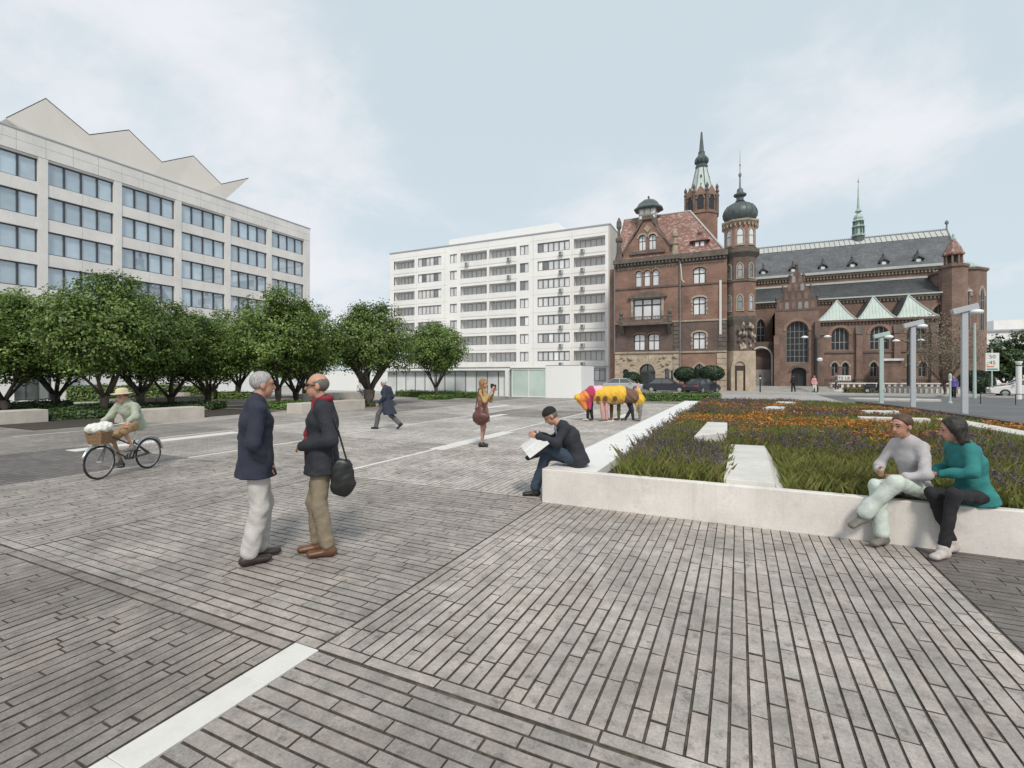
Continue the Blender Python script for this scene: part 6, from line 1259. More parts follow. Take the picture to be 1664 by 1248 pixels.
def person(lb, loc, rz, J, wear, hair=('short', 'hair_brown'), hf=(0, 1, 0), hu=(0, 0, 1), hands=None, feet=None, h=.014, grp=None, fat=1., cat='person', fem=False, ground=None):
    T = empty('person', loc, rz); tag(T, lb, cat, grp); J = {a: VV(*b) for a, b in J.items()}; hf = nrm(hf); hu = nrm(hu - hf * (hf @ nrm(hu))); hl = np.cross(hf, hu); lat = nrm(J['sR'] - J['sL']); hlat = nrm(J['hR'] - J['hL']); sp = nrm(J['che'] - J['pel']); H = J['head']
    if fem: c_ = (J['sR'] + J['sL']) / 2; J['sR'] = c_ + (J['sR'] - c_) * .87; J['sL'] = c_ + (J['sL'] - c_) * .87
    def torso(o=0., lowr=0):
        f = fat; W_ = (.150, .142, .156) if not fem else (.145, .115, .132)
        return [cap(J['pel'], J['wai'], (W_[0] * f + o, .105 * f + o), (W_[1] * f * .95 + o, .10 * f + o), hlat), cap(J['wai'], J['che'], (W_[1] * f * .95 + o, .10 * f + o), (W_[2] + o, .112 * f ** .5 + o), lat), cap(J['che'], J['nek'] * .8 + J['che'] * .2, (W_[2] + o, .112 + o), (.10 + o, .065 + o), lat), cap(J['sL'] + lat * .02, J['sR'] - lat * .02, .044 + o, .044 + o)]
    def arm(s, o=0., end=1.):
        S_, E_, W_ = J['s' + s], J['e' + s], J['w' + s]; q = .84 if fem else 1
        pr = [cap(S_, E_, .046 * q + o, .038 * q + o)]
        if end > .5: pr.append(cap(E_, E_ + (W_ - E_) * min(1, (end - .5) * 2), .038 * q + o, (.038 + (.027 - .038) * min(1, (end - .5) * 2)) * q + o))
        else: pr = [cap(S_, S_ + (E_ - S_) * end * 2, .046 * q + o, .04 * q + o)]
        return pr
    def leg(s, o=0., end=1., fl=0.):
        K_, A_ = J['k' + s], J['a' + s]; pr = [cap(J['h' + s], K_, .07 * fat ** .5 + o, .052 + o + fl * .4)]
        if end > .5: pr.append(cap(K_, K_ + (A_ - K_) * (end - .5) * 2, .052 + o + fl * .4, .037 + o + fl))
        return pr
    head = [ell(H + hu * .028 - hf * .012, (.074, .093, .088), (hl, hf, hu)), ell(H - hu * .042 + hf * .022, (.055, .064, .074), (hl, hf, hu)), ell(H - hu * .092 + hf * .052, (.026, .022, .02), (hl, hf, hu)), cap(H + hu * .014 + hf * .08, H - hu * .028 + hf * .1, .010, .015), cap(H + hu * .028 + hf * .072 - hl * .035, H + hu * .028 + hf * .072 + hl * .035, .014, .014),
            ell(H + hl * .076 - hf * .012 - hu * .012, (.011, .022, .032), (hl, hf, hu)), ell(H - hl * .076 - hf * .012 - hu * .012, (.011, .022, .032), (hl, hf, hu)), cap(H - hu * .062 + hf * .078 - hl * .018, H - hu * .062 + hf * .078 + hl * .018, .009, .009)]
    neck = [cap(J['nek'] - sp * .05, H - hu * .06 - hf * .015, .056 * (.86 if fem else 1), .05 * (.86 if fem else 1))]
    V, F = grow([p for p in torso(-.02)] + neck + arm('R', -.006) + arm('L', -.006) + leg('R', -.012) + leg('L', -.012), h + .003, .03); Vs, Fs = [V], [F]; nv = len(V)
    V, F = grow(head + neck[:1], min(h, .008), .016); Vs.append(V); Fs.append(F + nv); nv += len(V)
    for s in 'RL':
        W_, E_ = J['w' + s], J['e' + s]; hd = (hands or {}).get(s, {}); d = nrm(hd.get('d', W_ - E_)); pn = nrm(hd.get('pn', -lat if s == 'R' else lat)); pn = nrm(pn - d * (pn @ d)); sd = np.cross(d, pn); curl = hd.get('curl', .5); th = hd.get('thumb', 1.0); q = .9 if fem else 1.
        pr = [cap(W_ - d * .03, W_ + d * .01, .026 * q, .028 * q), cap(W_ + d * .01, W_ + d * .075 * q, (.030 * q, .018), (.037 * q, .015), sd)]
        for i, (u, l) in enumerate(((-.029, .062), (-.010, .074), (.010, .078), (.028, .070))):
            b = W_ + d * .085 * q + sd * u * q; d1 = nrm(d + pn * curl * .7); d2 = nrm(d + pn * curl * 2.2); m_ = b + d1 * l * .5 * q; pr += [cap(b - d * .01, m_, .0092 * q, .0085 * q), cap(m_, m_ + d2 * l * .5 * q, .0085 * q, .0072 * q)]
        tb = W_ + d * .025 + sd * .028; tm = tb + nrm(d * .7 + sd * .7 + pn * .5) * .042; pr += [cap(tb, tm, .013 * q, .011 * q), cap(tm, tm + nrm(d + pn * curl) * .032, .011 * q, .008)]
        V, F = grow(pr, .0062 if h < .018 else .009, .007); Vs.append(V); Fs.append(F + nv); nv += len(V)
    body = link(bpy.data.objects.new('body', rawmesh('body', np.concatenate(Vs), np.concatenate(Fs), ['skin'], None, True)), T)
    for s_ in (-1, 1): solid('eye', [ell(H + hl * .031 * s_ + hu * .012 + hf * .079, (.014, .008, .007), (hl, hf, hu))], .004, 'eye_dark', body, .002)
    for s_ in (-1, 1): solid('brow', [cap(H + hl * .016 * s_ + hu * .034 + hf * .087, H + hl * .05 * s_ + hu * .036 + hf * .074, .006, .005)], .0045, 'hair_dark' if hair[1] in ('hair_dark', 'hair_brown', 'cloth_blackcap') else 'hair_greybrown', body, .003)
    solid('mouth', [cap(H - hu * .062 + hf * .087 - hl * .022, H - hu * .062 + hf * .087 + hl * .022, .006, .006)], .0045, 'lip', body, .003)
    kind, hm = hair; hc = lambda f_, u_, nf, nu: (H + hf * f_ + hu * u_, hf * nf + hu * nu)
    if kind == 'short': solid('hair', [ell(H + hu * .034 - hf * .016, (.083, .10, .093), (hl, hf, hu))], .008, hm, T, .01, [hc(.045, .055, .8, -.6), hc(-.03, -.045, .1, -1)], .0015, 60)
    elif kind == 'bald': solid('hair', [ell(H + hu * .018 - hf * .02, (.080, .094, .082), (hl, hf, hu))], .008, hm, T, .01, [hc(.03, .02, .75, -.65), hc(-.03, -.055, .1, -1), (H + hu * .082, hu)], .001, 60)
    elif kind == 'cap': 
        solid('knit_cap', [ell(H + hu * .045 - hf * .012, (.089, .108, .096), (hl, hf, hu))], .009, hm, T, .01, [hc(.0, .03, .25, -.97)], .001, 80); solid('hair', [ell(H + hu * .01 - hf * .02, (.08, .092, .088), (hl, hf, hu))], .009, 'hair_greybrown', T, .01, [hc(.0, .0, .9, .1), hc(-.03, -.05, .1, -1)])
    elif kind in ('long', 'bob'):
        q = -.30 if kind == 'long' else -.15; pr = [ell(H + hu * .034 - hf * .018, (.086, .104, .096), (hl, hf, hu)), cap(H - hf * .05, H - hf * .07 + hu * q, (.08, .06), (.075, .03), hl), cap(H + hl * .07 - hf * .01, H + hl * .075 + hu * q * .9 - hf * .02, .03, .02), cap(H - hl * .07 - hf * .01, H - hl * .075 + hu * q * .9 - hf * .02, .03, .02)]
        solid('hair', pr, .009, hm, T, .03, [hc(.048, .04, .95, -.25)], .003, 40)
    elif kind == 'bun': solid('hair', [ell(H + hu * .034 - hf * .018, (.085, .102, .094), (hl, hf, hu)), ell(H - hf * .1 + hu * .02, (.045, .045, .045))], .008, hm, T, .02, [hc(.04, .05, .85, -.5), hc(-.03, -.05, .1, -1)], .002, 50)
    fd = feet or {}
    for w_ in wear:
        t, mt = w_[0], w_[1]; kw = w_[2] if len(w_) > 2 else {}
        if t == 'top':
            o = kw.get('o', .016); e = kw.get('end', .97); hem = kw.get('hem', -.1); pr = torso(o) + arm('R', o * .7 + .003, e) + arm('L', o * .7 + .003, e)
            if hem < -.02: pr.append(cap(J['pel'], J['pel'] + sp * (hem - .05) + VV(*kw.get('swing', (0, 0, 0))), (.166 * fat + o, .11 * fat + o), (.168 * fat + o + kw.get('flare', .02), .114 * fat + o + kw.get('flare', .02)), hlat))
            pr.append(cap(J['nek'] - sp * .045, J['nek'] - sp * .01 + VV(0, 0, .02), .062 + o * .6, .058 + o * .5)); cuts = [(J['pel'] + sp * hem, -sp)]
            if kw.get('neck'): cuts.append((J['nek'] + sp * kw['neck'], sp * .8 + nrm(np.cross(sp, lat)) * 0))
            solid(kw.get('name', 'jacket'), pr, h, mt, T, .035, cuts, kw.get('wr', .0075), kw.get('freq', 13), kw.get('seed', 1))
            if kw.get('collar'): solid('collar', [cap(J['nek'] + lat * .055 + VV(0, -.02, .0), J['nek'] + lat * .05 + VV(0, .05, -.06), .018, .014), cap(J['nek'] - lat * .055 + VV(0, -.02, .0), J['nek'] - lat * .05 + VV(0, .05, -.06), .018, .014), cap(J['nek'] + lat * .055 + VV(0, -.03, .01), J['nek'] - lat * .055 + VV(0, -.03, .01), .018, .018)], .009, kw['collar'], T)
        elif t == 'trousers':
            o = kw.get('o', .014); e = kw.get('end', .96); pr = [cap(J['pel'] + sp * .06, J['pel'] - sp * .04, (.138 * fat, .095 * fat), (.14 * fat, .098 * fat), hlat)] + leg('R', o, e, kw.get('fl', .014)) + leg('L', o, e, kw.get('fl', .014)); solid(kw.get('name', 'trousers'), pr, h, mt, T, .025, [], kw.get('wr', .0075), 14, 2)
        elif t == 'skirt':
            c = J['pel']; zlo = kw['z']; solid('skirt', [cap(J['wai'], c, (.13, .10), (.165, .125), hlat), cap(c, (c[0], c[1], zlo - .1), (.165, .125), (kw.get('r', .2), kw.get('r', .2) * .8), hlat)], h, mt, T, .03, [((0, 0, zlo), (0, 0, -1)), (J['wai'] + sp * .02, sp)], .006, 22, 3)
        elif t == 'shoes':
            for s in 'RL':
                A_ = J['a' + s]; f = fd.get(s, {}); d = nrm(f.get('d', (0, 1, 0))); up = nrm(f.get('up', (0, 0, 1))); up = nrm(up - d * (up @ d)); sd = np.cross(d, up); hl_ = A_ - up * .045 - d * .045; q = kw.get('s', 1.)
                solid('shoe', [cap(hl_, A_ - up * .055 + d * .15 * q, (.044 * q, .042), (.046 * q, .03), sd), cap(A_ + up * kw.get('hi', .01), hl_ + d * .03, .046, .044)], .009, mt, T, .03, [(A_ - up * .09, -up)])
        elif t == 'part': solid(kw['name'], w_[3], kw.get('h', .011), mt, T, kw.get('k', .02), kw.get('cuts', ()), kw.get('wr', 0.), kw.get('freq', 20))
        elif t == 'hat':
            c = H + hu * .075; m = LMB(); m.lathe((0, 0, 0), [(.165, .0), (.17, .006), (.10, .016), (.098, .02), (.09, .085), (.06, .105), (.01, .11)], 20, 1, 1.12); M_ = Matrix((hl, hf, hu)).transposed(); m.v = [tuple(M_ @ Vector(v) + Vector(c)) for v in m.v]; m.build('hat', mt, T, smooth=True)
        elif t == 'glasses':
            for s_ in (-1, 1): solid('lens', [ell(H + hl * .034 * s_ + hu * .01 + hf * .092, (.027, .006, .017), (hl, hf, hu))], .005, 'eye_dark', T, .004)
            for s_ in (-1, 1): solid('temple', [cap(H + hl * .062 * s_ + hu * .012 + hf * .088, H + hl * .08 * s_ + hu * .006 - hf * .01, .006, .005)], .005, 'eye_dark', T, .004)
    return T
FR = VV(-.4267, .9044, 0); RT = VV(.9044, .4267, 0)
def face(r_, f_): d = RT * r_ + FR * f_; return math.atan2(-d[0], d[1])
# two men talking
J = stand(1.77); J['head'] += VV(0, .035, -.005); J['nek'] += VV(0, .015, 0); J['eR'] = VV(.245, -.06, 1.12); J['wR'] = VV(.175, .05, .90); J['eL'] = VV(-.245, -.06, 1.12); J['wL'] = VV(-.175, .05, .90); J['aR'] += VV(-.02, -.05, 0); J['kR'] += VV(-.01, -.01, 0); J['aL'] += VV(.03, .06, 0); J['kL'] += VV(.02, .05, 0)
person('grey-haired man in navy blazer and pale trousers, turned to the red-scarfed man', (-4.04, 3.01, 0), face(.80, .60), J, [('trousers', 'cloth_paletrouser', dict(o=.022, fl=.02)), ('top', 'cloth_navy', dict(hem=-.17, o=.024, flare=.035, collar='cloth_navy', name='blazer')), ('shoes', 'leather_dark', dict(s=1.06)), ('part', 'cloth_blueshirt', dict(name='shirt_collar'), [cap(J['nek'] + VV(.05, .0, .03), J['nek'] + VV(-.05, 0, .03), .034, .034), cap(J['nek'] + VV(0, .045, .015), J['nek'] + VV(0, -.03, .035), .04, .034)])], ('short', 'hair_grey'), (.0, 1, -.03), fat=1.08, h=.012, hands=dict(R=dict(curl=.5), L=dict(curl=.6)))
J = stand(1.75); J['head'] += VV(0, .03, 0); J['eR'] = VV(.25, -.07, 1.12); J['wR'] = VV(.10, .17, 1.05); J['eL'] = VV(-.25, -.09, 1.12); J['wL'] = VV(-.10, .18, 1.06); J['aR'] += VV(-.02, .07, 0); J['kR'] += VV(0, .05, 0); J['aL'] += VV(.02, -.03, 0); J['kL'] += VV(0, .0, 0)
person('man with glasses, dark quilted coat, khaki trousers and long red scarf', (-3.62, 3.40, 0), face(-.95, -.30), J, [('trousers', 'cloth_khaki', dict(o=.02, fl=.012)), ('top', 'cloth_charcoal', dict(hem=-.16, o=.028, flare=.03, name='coat', wr=.005, freq=20, collar='cloth_charcoal')), ('shoes', 'leather_brown', dict(hi=.04, s=1.05)), ('glasses', ''),
       ('part', 'cloth_redscarf', dict(name='scarf', wr=.004, freq=30), [cap(J['nek'] + VV(.07, -.01, .035), J['nek'] + VV(0, .075, .01), .036, .036), cap(J['nek'] + VV(-.07, -.01, .035), J['nek'] + VV(0, .075, .01), .036, .036), cap(J['nek'] + VV(.06, -.05, .04), J['nek'] + VV(-.06, -.05, .04), .034, .034), cap(J['nek'] + VV(.03, .09, -.02), (.045, .155, 1.16), (.042, .022), (.045, .016)), cap((.045, .155, 1.16), (.045, .15, .86), (.045, .016), (.046, .014)), cap(J['nek'] + VV(-.03, .09, -.03), (-.02, .15, 1.05), (.04, .02), (.04, .014))])],
       ('bald', 'hair_greybrown'), (.05, 1, .0), fat=1.05, h=.012, hands=dict(R=dict(d=(-.95, .15, .05), pn=(0, -.4, -.9), curl=.7), L=dict(d=(.95, .2, 0), pn=(0, -.5, -.8), curl=.7)))
T = empty('shoulder_bag', (-3.62, 3.40, 0), face(-.95, -.30)); tag(T, 'soft black shoulder bag hanging at the hip of the red-scarfed man', 'bag')
solid('pouch', [cap((-.16, -.19, .70), (-.16, -.18, .84), (.055, .12), (.045, .10))], .012, 'leather_black', T, .03, [], .004, 20); solid('strap', [cap((-.19, -.11, .9), (-.215, -.07, 1.2), .009, .009), cap((-.215, -.07, 1.2), (-.15, -.02, 1.46), .009, .009), cap((-.18, -.23, .9), (-.19, -.15, 1.2), .009, .009), cap((-.19, -.15, 1.2), (-.14, -.05, 1.46), .009, .009)], .006, 'leather_black', T, .004)
# man walking in a long coat
J = stand(1.62); J['head'] += VV(0, .09, -.03); J['nek'] += VV(0, .05, -.01); J['che'] += VV(0, .03, 0); J['aL'] = VV(-.08, .33, .09); J['kL'] = VV(-.085, .24, .49); J['aR'] = VV(.08, -.42, .17); J['kR'] = VV(.085, -.08, .47); J['wL'] += VV(0, .1, .03); J['eR'] += VV(0, -.06, 0); J['wR'] = VV(.22, .08, .84)
person('white-haired man striding past in a long dark blue coat', (-10.2, 12.2, 0), face(-.97, .24), J, [('trousers', 'cloth_greytrouser', dict(o=.018)), ('top', 'cloth_bluecoat', dict(hem=-.42, o=.026, flare=.07, swing=(0, -.1, 0), name='coat')), ('shoes', 'leather_black')], ('short', 'hair_white'), (0, 1, -.15), feet=dict(R=dict(d=(0, .75, -.65), up=(0, .65, .75))), h=.016)
# woman taking a photograph
J = stand(1.64); J['eR'] = VV(.2, .12, 1.1); J['wR'] = VV(.06, .26, 1.36); J['eL'] = VV(-.2, .14, 1.1); J['wL'] = VV(-.05, .28, 1.35); J['head'] += VV(0, .01, 0); J['aR'] += VV(-.02, .02, 0); J['aL'] += VV(.02, -.02, 0); J['hR'] *= VV(.85, 1, 1); J['hL'] *= VV(.85, 1, 1)
person('long-haired woman in a rust dress and mustard sleeves holding a camera up', (-5.6, 10.2, 0), face(.88, -.25), J, [('top', 'cloth_mustard', dict(o=.01, end=.8, hem=.0, name='blouse')), ('skirt', 'cloth_rustdress', dict(z=.60, r=.25)), ('part', 'cloth_rustdress', dict(name='bodice'), [cap(J['wai'] - VV(0, 0, .02), J['wai'] + VV(0, .01, .08), (.138, .112), (.15, .128))]), ('shoes', 'leather_black', dict(s=.9, hi=-.02))], ('long', 'hair_blond'), (0, 1, -.02), hands=dict(R=dict(d=(-.2, .3, .9), pn=(-.8, .2, 0), curl=.7), L=dict(d=(.2, .3, .9), pn=(.8, .2, 0), curl=.7)), h=.014, fem=True)
T = empty('camera_in_hand', (-5.6, 10.2, 0), face(.88, -.25)); tag(T, 'small black camera held to the eye of the woman in rust dress', 'camera'); m = LMB(); m.box(-.065, .065, .22, .27, 1.42, 1.52); m.build('camera_body', 'leather_black', T, bevel=.01); m = LMB(); m.tube([(0, .265, 1.47), (0, .34, 1.47)], .032, 14); m.build('lens', 'black_iron', T)
T = empty('handbag', (-5.6, 10.2, 0), face(.88, -.25)); tag(T, 'big slouchy brown leather bag on the shoulder of the woman with camera', 'bag')
solid('pouch', [cap((.24, .04, .72), (.22, .03, .88), (.11, .19), (.08, .12), (1, 0, 0)), ell((.25, .05, .74), (.12, .21, .14))], .014, 'leather_bag', T, .04, [], .006, 18); solid('strap', [cap((.22, .14, .9), (.17, .05, 1.4), .014, .014), cap((.22, -.1, .9), (.17, -.04, 1.4), .014, .014)], .009, 'leather_bag', T)
# man reading on the planter wall
def twist(J, a):
    c, s_ = math.cos(a), math.sin(a); p = J['pel']
    for k in ('che', 'nek', 'head', 'sR', 'sL', 'eR', 'eL', 'wR', 'wL'): v = J[k] - p; J[k] = p + VV(v[0] * c - v[1] * s_, v[0] * s_ + v[1] * c, v[2])
    return J
def seat(Ht, z=.45, lean=.1):
    s = Ht / 1.75; b = z + .105; J = dict(pel=(0, 0, b), wai=(0, lean * .3, b + .13), che=(0, lean * .9, b + .31), nek=(0, lean * 1.5, b + .48), head=(0, lean * 1.9 + .03, b + .64), sR=(.163, lean * 1.4, b + .43), sL=(-.163, lean * 1.4, b + .43), eR=(.24, lean + .12, b + .18), eL=(-.24, lean + .12, b + .18), wR=(.14, .36, b + .18), wL=(-.14, .36, b + .18), hR=(.09, .02, b - .02), hL=(-.09, .02, b - .02), kR=(.11, .44, b + .0), kL=(-.11, .44, b + .0), aR=(.11, .46, .09), aL=(-.11, .46, .09)); return {a: VV(*c) for a, c in J.items()}
J = seat(1.75, .45, .13); J['head'] += VV(0, .10, -.05); J['nek'] += VV(0, .03, -.02); J['kR'] = VV(.08, .43, .60); J['aR'] = VV(.07, .60, .09); J['kL'] = VV(-.06, .46, .74); J['aL'] = VV(.22, .58, .60); J['eR'] = VV(.28, .32, .78); J['wR'] = VV(.19, .56, .86); J['eL'] = VV(-.26, .30, .80); J['wL'] = VV(-.17, .55, .88)
rr = face(-.96, .05)
person('man in black cap and dark coat reading a paper on the planter corner', (-2.05, 6.50, 0), rr, J, [('trousers', 'cloth_denim', dict(o=.02)), ('top', 'cloth_charcoal', dict(hem=-.10, o=.03, name='coat')), ('shoes', 'leather_black'), ('part', 'cloth_greyblue', dict(name='shirt'), [cap((0, .30, .98), (0, .22, .72), (.055, .03), (.06, .035))])], ('cap', 'cloth_blackcap'), (0, .8, -.6), (0, .6, .8), hands=dict(R=dict(d=(-.15, .8, .2), pn=(-1, 0, -.2), curl=.8), L=dict(d=(.15, .8, .2), pn=(1, 0, -.2), curl=.8)), feet=dict(L=dict(d=(.45, .72, -.35), up=(.6, -.3, .75)), R=dict(d=(0, 1, -.05))), h=.012)
T = empty('newspaper', (-2.05, 6.50, 0), rr); tag(T, 'open white newspaper held by the reading man', 'newspaper')
m = LMB(); g = [(-.30, .40, .80), (-.16, .52, .93), (-.02, .56, .88), (0, .57, .86), (.02, .56, .88), (.17, .53, .92), (.30, .42, .80)]; n = len(g)
for zz in (0, .003): m.add([(x, y + zz, z) for x, y, z in g] + [(x * 1.02, y + .26 + zz, z - .20) for x, y, z in g], [(i, i + 1, n + i + 1, n + i) if zz else (n + i, n + i + 1, i + 1, i) for i in range(n - 1)])
m.build('sheet', 'paper', T, smooth=True)
# couple on the front wall
J = seat(1.66, .45, .05); J['head'] += VV(.02, .02, .0); J['kR'] = VV(.12, .44, .58); J['aR'] = VV(.05, .48, .10); J['kL'] = VV(-.06, .46, .66); J['aL'] = VV(.16, .62, .30); J['wR'] = VV(.1, .34, .72); J['wL'] = VV(-.12, .32, .70)
ra_, rb_ = face(-.90, -.42), face(-.93, -.32); J = twist(J, R(-12))
person('dark-haired person in grey shirt and pale mint trousers on the planter wall', (1.66, 6.32, 0), ra_, J, [('trousers', 'cloth_mint', dict(o=.012, fl=.022)), ('top', 'cloth_greyshirt', dict(hem=-.06, o=.018, end=.9, name='shirt')), ('shoes', 'leather_grey', dict(s=.96))], ('bun', 'hair_brown'), (.2, .95, -.15), feet=dict(L=dict(d=(.3, .85, -.4), up=(0, .4, .9)), R=dict(d=(0, 1, 0))), h=.012, fem=True, fat=.88)
J = seat(1.68, .45, .07); J['head'] += VV(-.02, .03, -.01); J['kR'] = VV(.10, .45, .57); J['aR'] = VV(.02, .30, .10); J['kL'] = VV(-.08, .46, .60); J['aL'] = VV(-.05, .56, .095); J['eL'] = VV(-.24, .16, .80); J['wL'] = VV(-.06, .36, .74); J['eR'] = VV(.22, .08, .80); J['wR'] = VV(.12, .30, .72); J = twist(J, R(-32))
person('person in teal cardigan and black leggings leaning in on the planter wall', (2.10, 6.22, 0), rb_, J, [('trousers', 'cloth_black', dict(o=.006, fl=.0, name='leggings')), ('top', 'cloth_teal', dict(hem=-.10, o=.028, end=.9, flare=.03, name='cardigan')), ('shoes', 'sneaker', dict(s=.95))], ('bob', 'hair_dark'), (.75, .65, -.25), hands=dict(R=dict(curl=.6)), feet=dict(R=dict(d=(-.1, 1, 0)), L=dict(d=(-.1, 1, 0))), h=.012, fem=True, fat=.88)
# cyclist
bd = nrm(RT * -.08 - FR * .95); brz = math.atan2(-bd[0], bd[1]); BC = (-9.72, 4.72)
T = empty('bicycle', (*BC, 0), brz); tag(T, 'old grey town bicycle with a wicker front basket', 'bicycle'); Rw = .31; wy = .53
circ = lambda c, r, n=28: [(c[0], c[1] + r * math.cos(2 * math.pi * i / n), c[2] + r * math.sin(2 * math.pi * i / n)) for i in range(n)]
for yy in (wy, -wy):
    c = (0, yy, Rw); m = LMB(); q = circ(c, Rw - .018); m.tube(q + q[:2], .018, 6, False); wh = m.build('wheel', 'rubber', T, smooth=True); m = LMB(); q = circ(c, Rw - .038); m.tube(q + q[:2], .01, 5, False); m.build('rim', 'chrome', wh)
    m = LMB()
    for k in range(20): a = k * math.pi / 10; m.tube([((-1) ** k * .02, yy, Rw), (0, yy + (Rw - .04) * math.cos(a), Rw + (Rw - .04) * math.sin(a))], .0018, 3, False)
    m.build('spokes', 'chrome', wh); m = LMB(); m.tube([(-.05, yy, Rw), (.05, yy, Rw)], .022, 10); m.build('hub', 'chrome', wh)
    m = LMB(); n_ = 12; a0 = R(15) if yy > 0 else R(20); m.tube([(0, yy + (Rw + .03) * math.cos(a0 + R(150) * i / n_), Rw + (Rw + .03) * math.sin(a0 + R(150) * i / n_)) for i in range(n_ + 1)], .022, 6); m.build('mudguard', 'chrome', T, smooth=True)
m = LMB(); bb = (0, -.08, .27); st_ = (0, -.22, .74); hd_ = (0, .36, .78); hb = (0, .42, .58)
for a, b in ((bb, (0, -.20, .62)), (hb, bb), (hd_, (0, -.17, .52)), (hd_, hb), ((.03, -wy, Rw), bb), ((-.03, -wy, Rw), bb), ((.03, -wy, Rw), (0, -.19, .58)), ((-.03, -wy, Rw), (0, -.19, .58)), (hb, (.04, wy, Rw)), (hb, (-.04, wy, Rw))): m.tube([a, b], .016, 7)
m.build('frame', 'bike_dark', T); m = LMB(); m.tube([(0, -.20, .6), (0, -.23, .80)], .013, 6); m.build('seat_post', 'chrome', T); solid('saddle', [cap((0, -.30, .83), (0, -.08, .84), (.09, .035), (.025, .02))], .01, 'leather_brown', T)
m = LMB(); m.tube([hd_, (0, .34, .95)], .014, 6); m.tube([(-.27, .12, 1.0), (-.25, .26, 1.0), (-.08, .34, .97), (.08, .34, .97), (.25, .26, 1.0), (.27, .12, 1.0)], .012, 6); m.build('handlebar', 'chrome', T)
m = LMB(); m.lathe((0, 0, 0), [(.10, 0), (.10, .01)], 18); m.v = [(z + .03, -.08 + x, .27 + y) for x, y, z in m.v]; m.build('chain_wheel', 'chrome', T)
for s, a in ((1, R(-70)), (-1, R(110))):
    e = (s * .07, -.08 + .16 * math.cos(a), .27 + .16 * math.sin(a)); m = LMB(); m.bar((s * .07, -.08, .27), e, .02); m.obox((s * .12, e[1], e[2]), (.05, 0, 0), (0, .035, 0), (0, 0, .01)); m.build('pedal', 'rubber', T)
m = LMB()
for k in range(9): z = .66 + k * .026; w_, d_ = .12 + k * .005, .085 + k * .004; m.tube([(w_ * sx, .54 + d_ * sy, z) for sx, sy in ((-1, -1), (1, -1), (1, 1), (-1, 1), (-1, -1))], .014, 5, False)
m.box(-.115, .115, .46, .62, .645, .66); m.build('basket', 'wicker', T)
T2 = empty('cloth_bag', (*BC, 0), brz); tag(T2, 'stuffed white cloth bag lying in the bicycle basket', 'bag'); solid('sack', [ell((0, .53, .93), (.17, .16, .10)), ell((.05, .62, .93), (.10, .12, .08)), ell((-.05, .46, .97), (.11, .10, .08))], .012, 'cloth_whitebag', T2, .05, [], .008, 22)
J = dict(pel=(0, -.20, .95), wai=(0, -.17, 1.07), che=(0, -.09, 1.22), nek=(0, .0, 1.36), head=(0, .07, 1.47), sR=(.17, -.02, 1.30), sL=(-.17, -.02, 1.30), eR=(.26, .06, 1.10), eL=(-.26, .06, 1.10), wR=(.26, .22, 1.03), wL=(-.26, .22, 1.03), hR=(.085, -.19, .93), hL=(-.085, -.19, .93), kR=(.12, .15, .68), kL=(-.12, .16, .84), aR=(.12, -.03, .24), aL=(-.12, -.02, .52))
CY = person('cyclist in straw hat, sage green shirt and tan shorts riding across the square', (*BC, 0), brz, J, [('trousers', 'cloth_tan', dict(o=.02, end=.48, name='shorts')), ('top', 'cloth_sage', dict(hem=-.10, o=.03, end=.92, flare=.04, name='shirt')), ('shoes', 'leather_grey', dict(s=.95)), ('hat', 'cloth_straw')], ('short', 'hair_brown'), (0, 1, -.1), hands=dict(R=dict(d=(0, .3, -.5), pn=(0, -.5, -1), curl=.9), L=dict(d=(0, .3, -.5), pn=(0, -.5, -1), curl=.9)), h=.014)
for o_ in (T, T2, CY): o_.scale = (.91, .91, .91)
# parade costume: a long soft beast carried by people
PC = empty('parade_costume', (-4.35, 18.0, 0), math.atan2(.43, .904)); tag(PC, 'bright yellow and pink soft animal parade costume walking on human legs', 'costume')
def cs(name, pr, mt, h=.025, wr=.012, fr=9, k=.08, parent=PC): return solid(name, pr, h, mt, parent, k, (), wr, fr, len(name))
body = cs('body', [cap((-.50, 0, 1.0), (.30, 0, 1.02), .30, .31), ell((.35, 0, 1.0), (.3, .32, .32))], 'cloth_yellow'); cs('shoulder', [cap((-.70, 0, 1.09), (-.46, -.02, 1.10), .23, .24)], 'cloth_pink', wr=.015); cs('mane', [cap((-.98, 0, 1.0), (-.74, 0, 1.06), .16, .27), cap((-.92, 0, .95), (-.84, 0, .52), .2, .11)], 'cloth_magenta', wr=.02)
cs('snout', [cap((-1.2, -.03, .86), (-.98, -.05, .95), .15, .2), cap((-1.1, -.05, .8), (-.98, -.06, .5), .15, .09)], 'cloth_orange', wr=.02); cs('snout_tip', [ell((-1.27, -.03, .88), (.13, .17, .14))], 'cloth_yellow', wr=.015); cs('rump', [cap((.56, 0, .98), (.82, 0, .92), .30, .25)], 'cloth_brownfur', wr=.03); cs('tail', [cap((1.02, 0, 1.16), (1.08, 0, .8), .07, .16), cap((1.08, 0, .82), (1.04, 0, .42), .17, .1)], 'cloth_yellow', wr=.03)
cs('ear', [cap((.98, 0, 1.15), (1.04, 0, 1.42), .08, .03)], 'cloth_peach', wr=.005); cs('belly', [cap((-.45, -.05, .78), (.35, -.05, .78), .14, .15)], 'cloth_mustard', wr=.02)
for x in (-.55, -.28, .08): cs('spot', [ell((x, -.305, .86), (.085, .03, .1))], 'cloth_brownspot', .014, 0, k=.01)
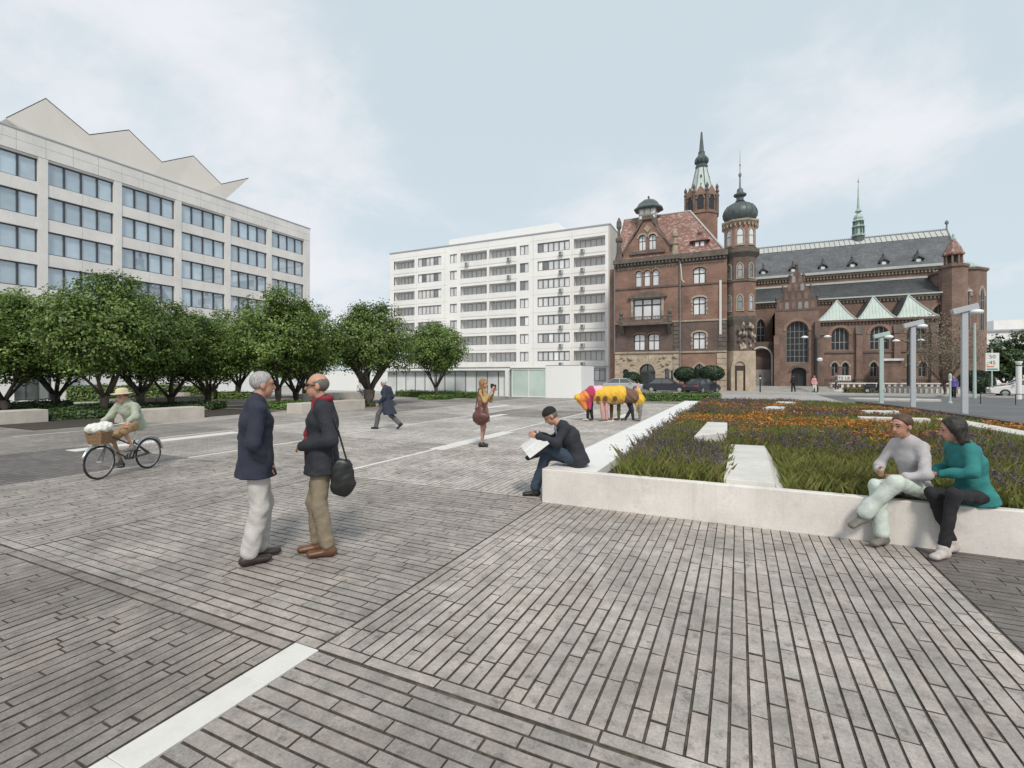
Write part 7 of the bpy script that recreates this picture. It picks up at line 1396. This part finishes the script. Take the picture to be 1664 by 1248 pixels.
def costume_leg(x, y, top, mt, sm, bend=.0, dirx=0., foot=(0, -1)):
    a = VV(x + dirx, y, .1); kn = VV(x + bend, y - .02, .42); lg = solid('leg', [cap((x, y, top), kn, .09, .065), cap(kn, a, .068, .052)], .016, mt, PC, .03, (), .006, 16); solid('shoe', [cap(a + VV(0, 0, -.04), a + VV(foot[0] * .16, foot[1] * .16, -.05), (.05, .045), (.05, .035), (0, 1, 0) if foot[0] else (1, 0, 0))], .012, sm, lg, .02, [((0, 0, .002), (0, 0, -1))])
costume_leg(-.86, -.02, .7, 'cloth_black', 'sneaker', -.02, -.03, (-1, 0)); costume_leg(-.74, .12, .7, 'cloth_black', 'leather_black', 0, .04, (-1, 0)); costume_leg(-.38, -.12, .8, 'cloth_peach', 'leather_grey', .0, .06, (-1, 0)); costume_leg(-.22, -.08, .8, 'cloth_pinktop', 'leather_grey', .02, .04, (-1, 0)); costume_leg(.06, .25, .8, 'cloth_brownspot', 'leather_brown', 0, 0, (-1, 0)); costume_leg(.33, .2, .8, 'cloth_olive', 'leather_black', 0, 0, (-1, 0))
costume_leg(.62, .1, .8, 'cloth_black', 'leather_black', .15, -.05, (-1, 0)); costume_leg(.72, .05, .8, 'cloth_darkdenim', 'leather_black', .08, .12, (1, 0)); costume_leg(1.05, -.1, .6, 'cloth_grey', 'leather_grey', .02, .0, (-1, 0))
# people far off by the church
def far_person(lb, x, y, ht, rz, top, leg_, hairm, z=0.1, stride=.12, fem=False):
    J = stand(ht); J['aL'] += VV(0, stride, 0); J['aR'] += VV(0, -stride, .02); J['kL'] += VV(0, stride * .6, 0); person(lb, (x, y, z), rz, J, [('trousers', leg_, dict(o=.02)), ('top', top, dict(hem=-.12, o=.025)), ('shoes', 'leather_black')], ('short' if not fem else 'long', hairm), h=.024, grp='people by the church', fem=fem)
far_person('person in black walking up the church steps', 4.9, 54.6, 1.72, R(20), 'cloth_black', 'cloth_black', 'hair_dark'); far_person('person with pink top and pale trousers by the street lamp', 6.5, 53.4, 1.6, R(200), 'cloth_pinktop', 'cloth_mint', 'hair_blond', fem=True)
far_person('person in blue-grey clothes standing by the chapel railing', 8.9, 57.4, 1.7, R(90), 'cloth_greyblue', 'cloth_denim', 'hair_brown', .3); far_person('person in white and purple shirt beside the green mast', 15.1, 48.3, 1.72, R(150), 'cloth_purple', 'cloth_black', 'hair_dark', .0)
J = seat(1.7, .42, .05); person('distant person in pale blue sitting on the ledge beyond the thick trunk', (-25.75, 27.6, .08), R(-60), J, [('trousers', 'cloth_blueshirt', dict(o=.02)), ('top', 'cloth_whitebag', dict(hem=-.05, o=.02)), ('shoes', 'sneaker')], ('short', 'hair_dark'), h=.024)
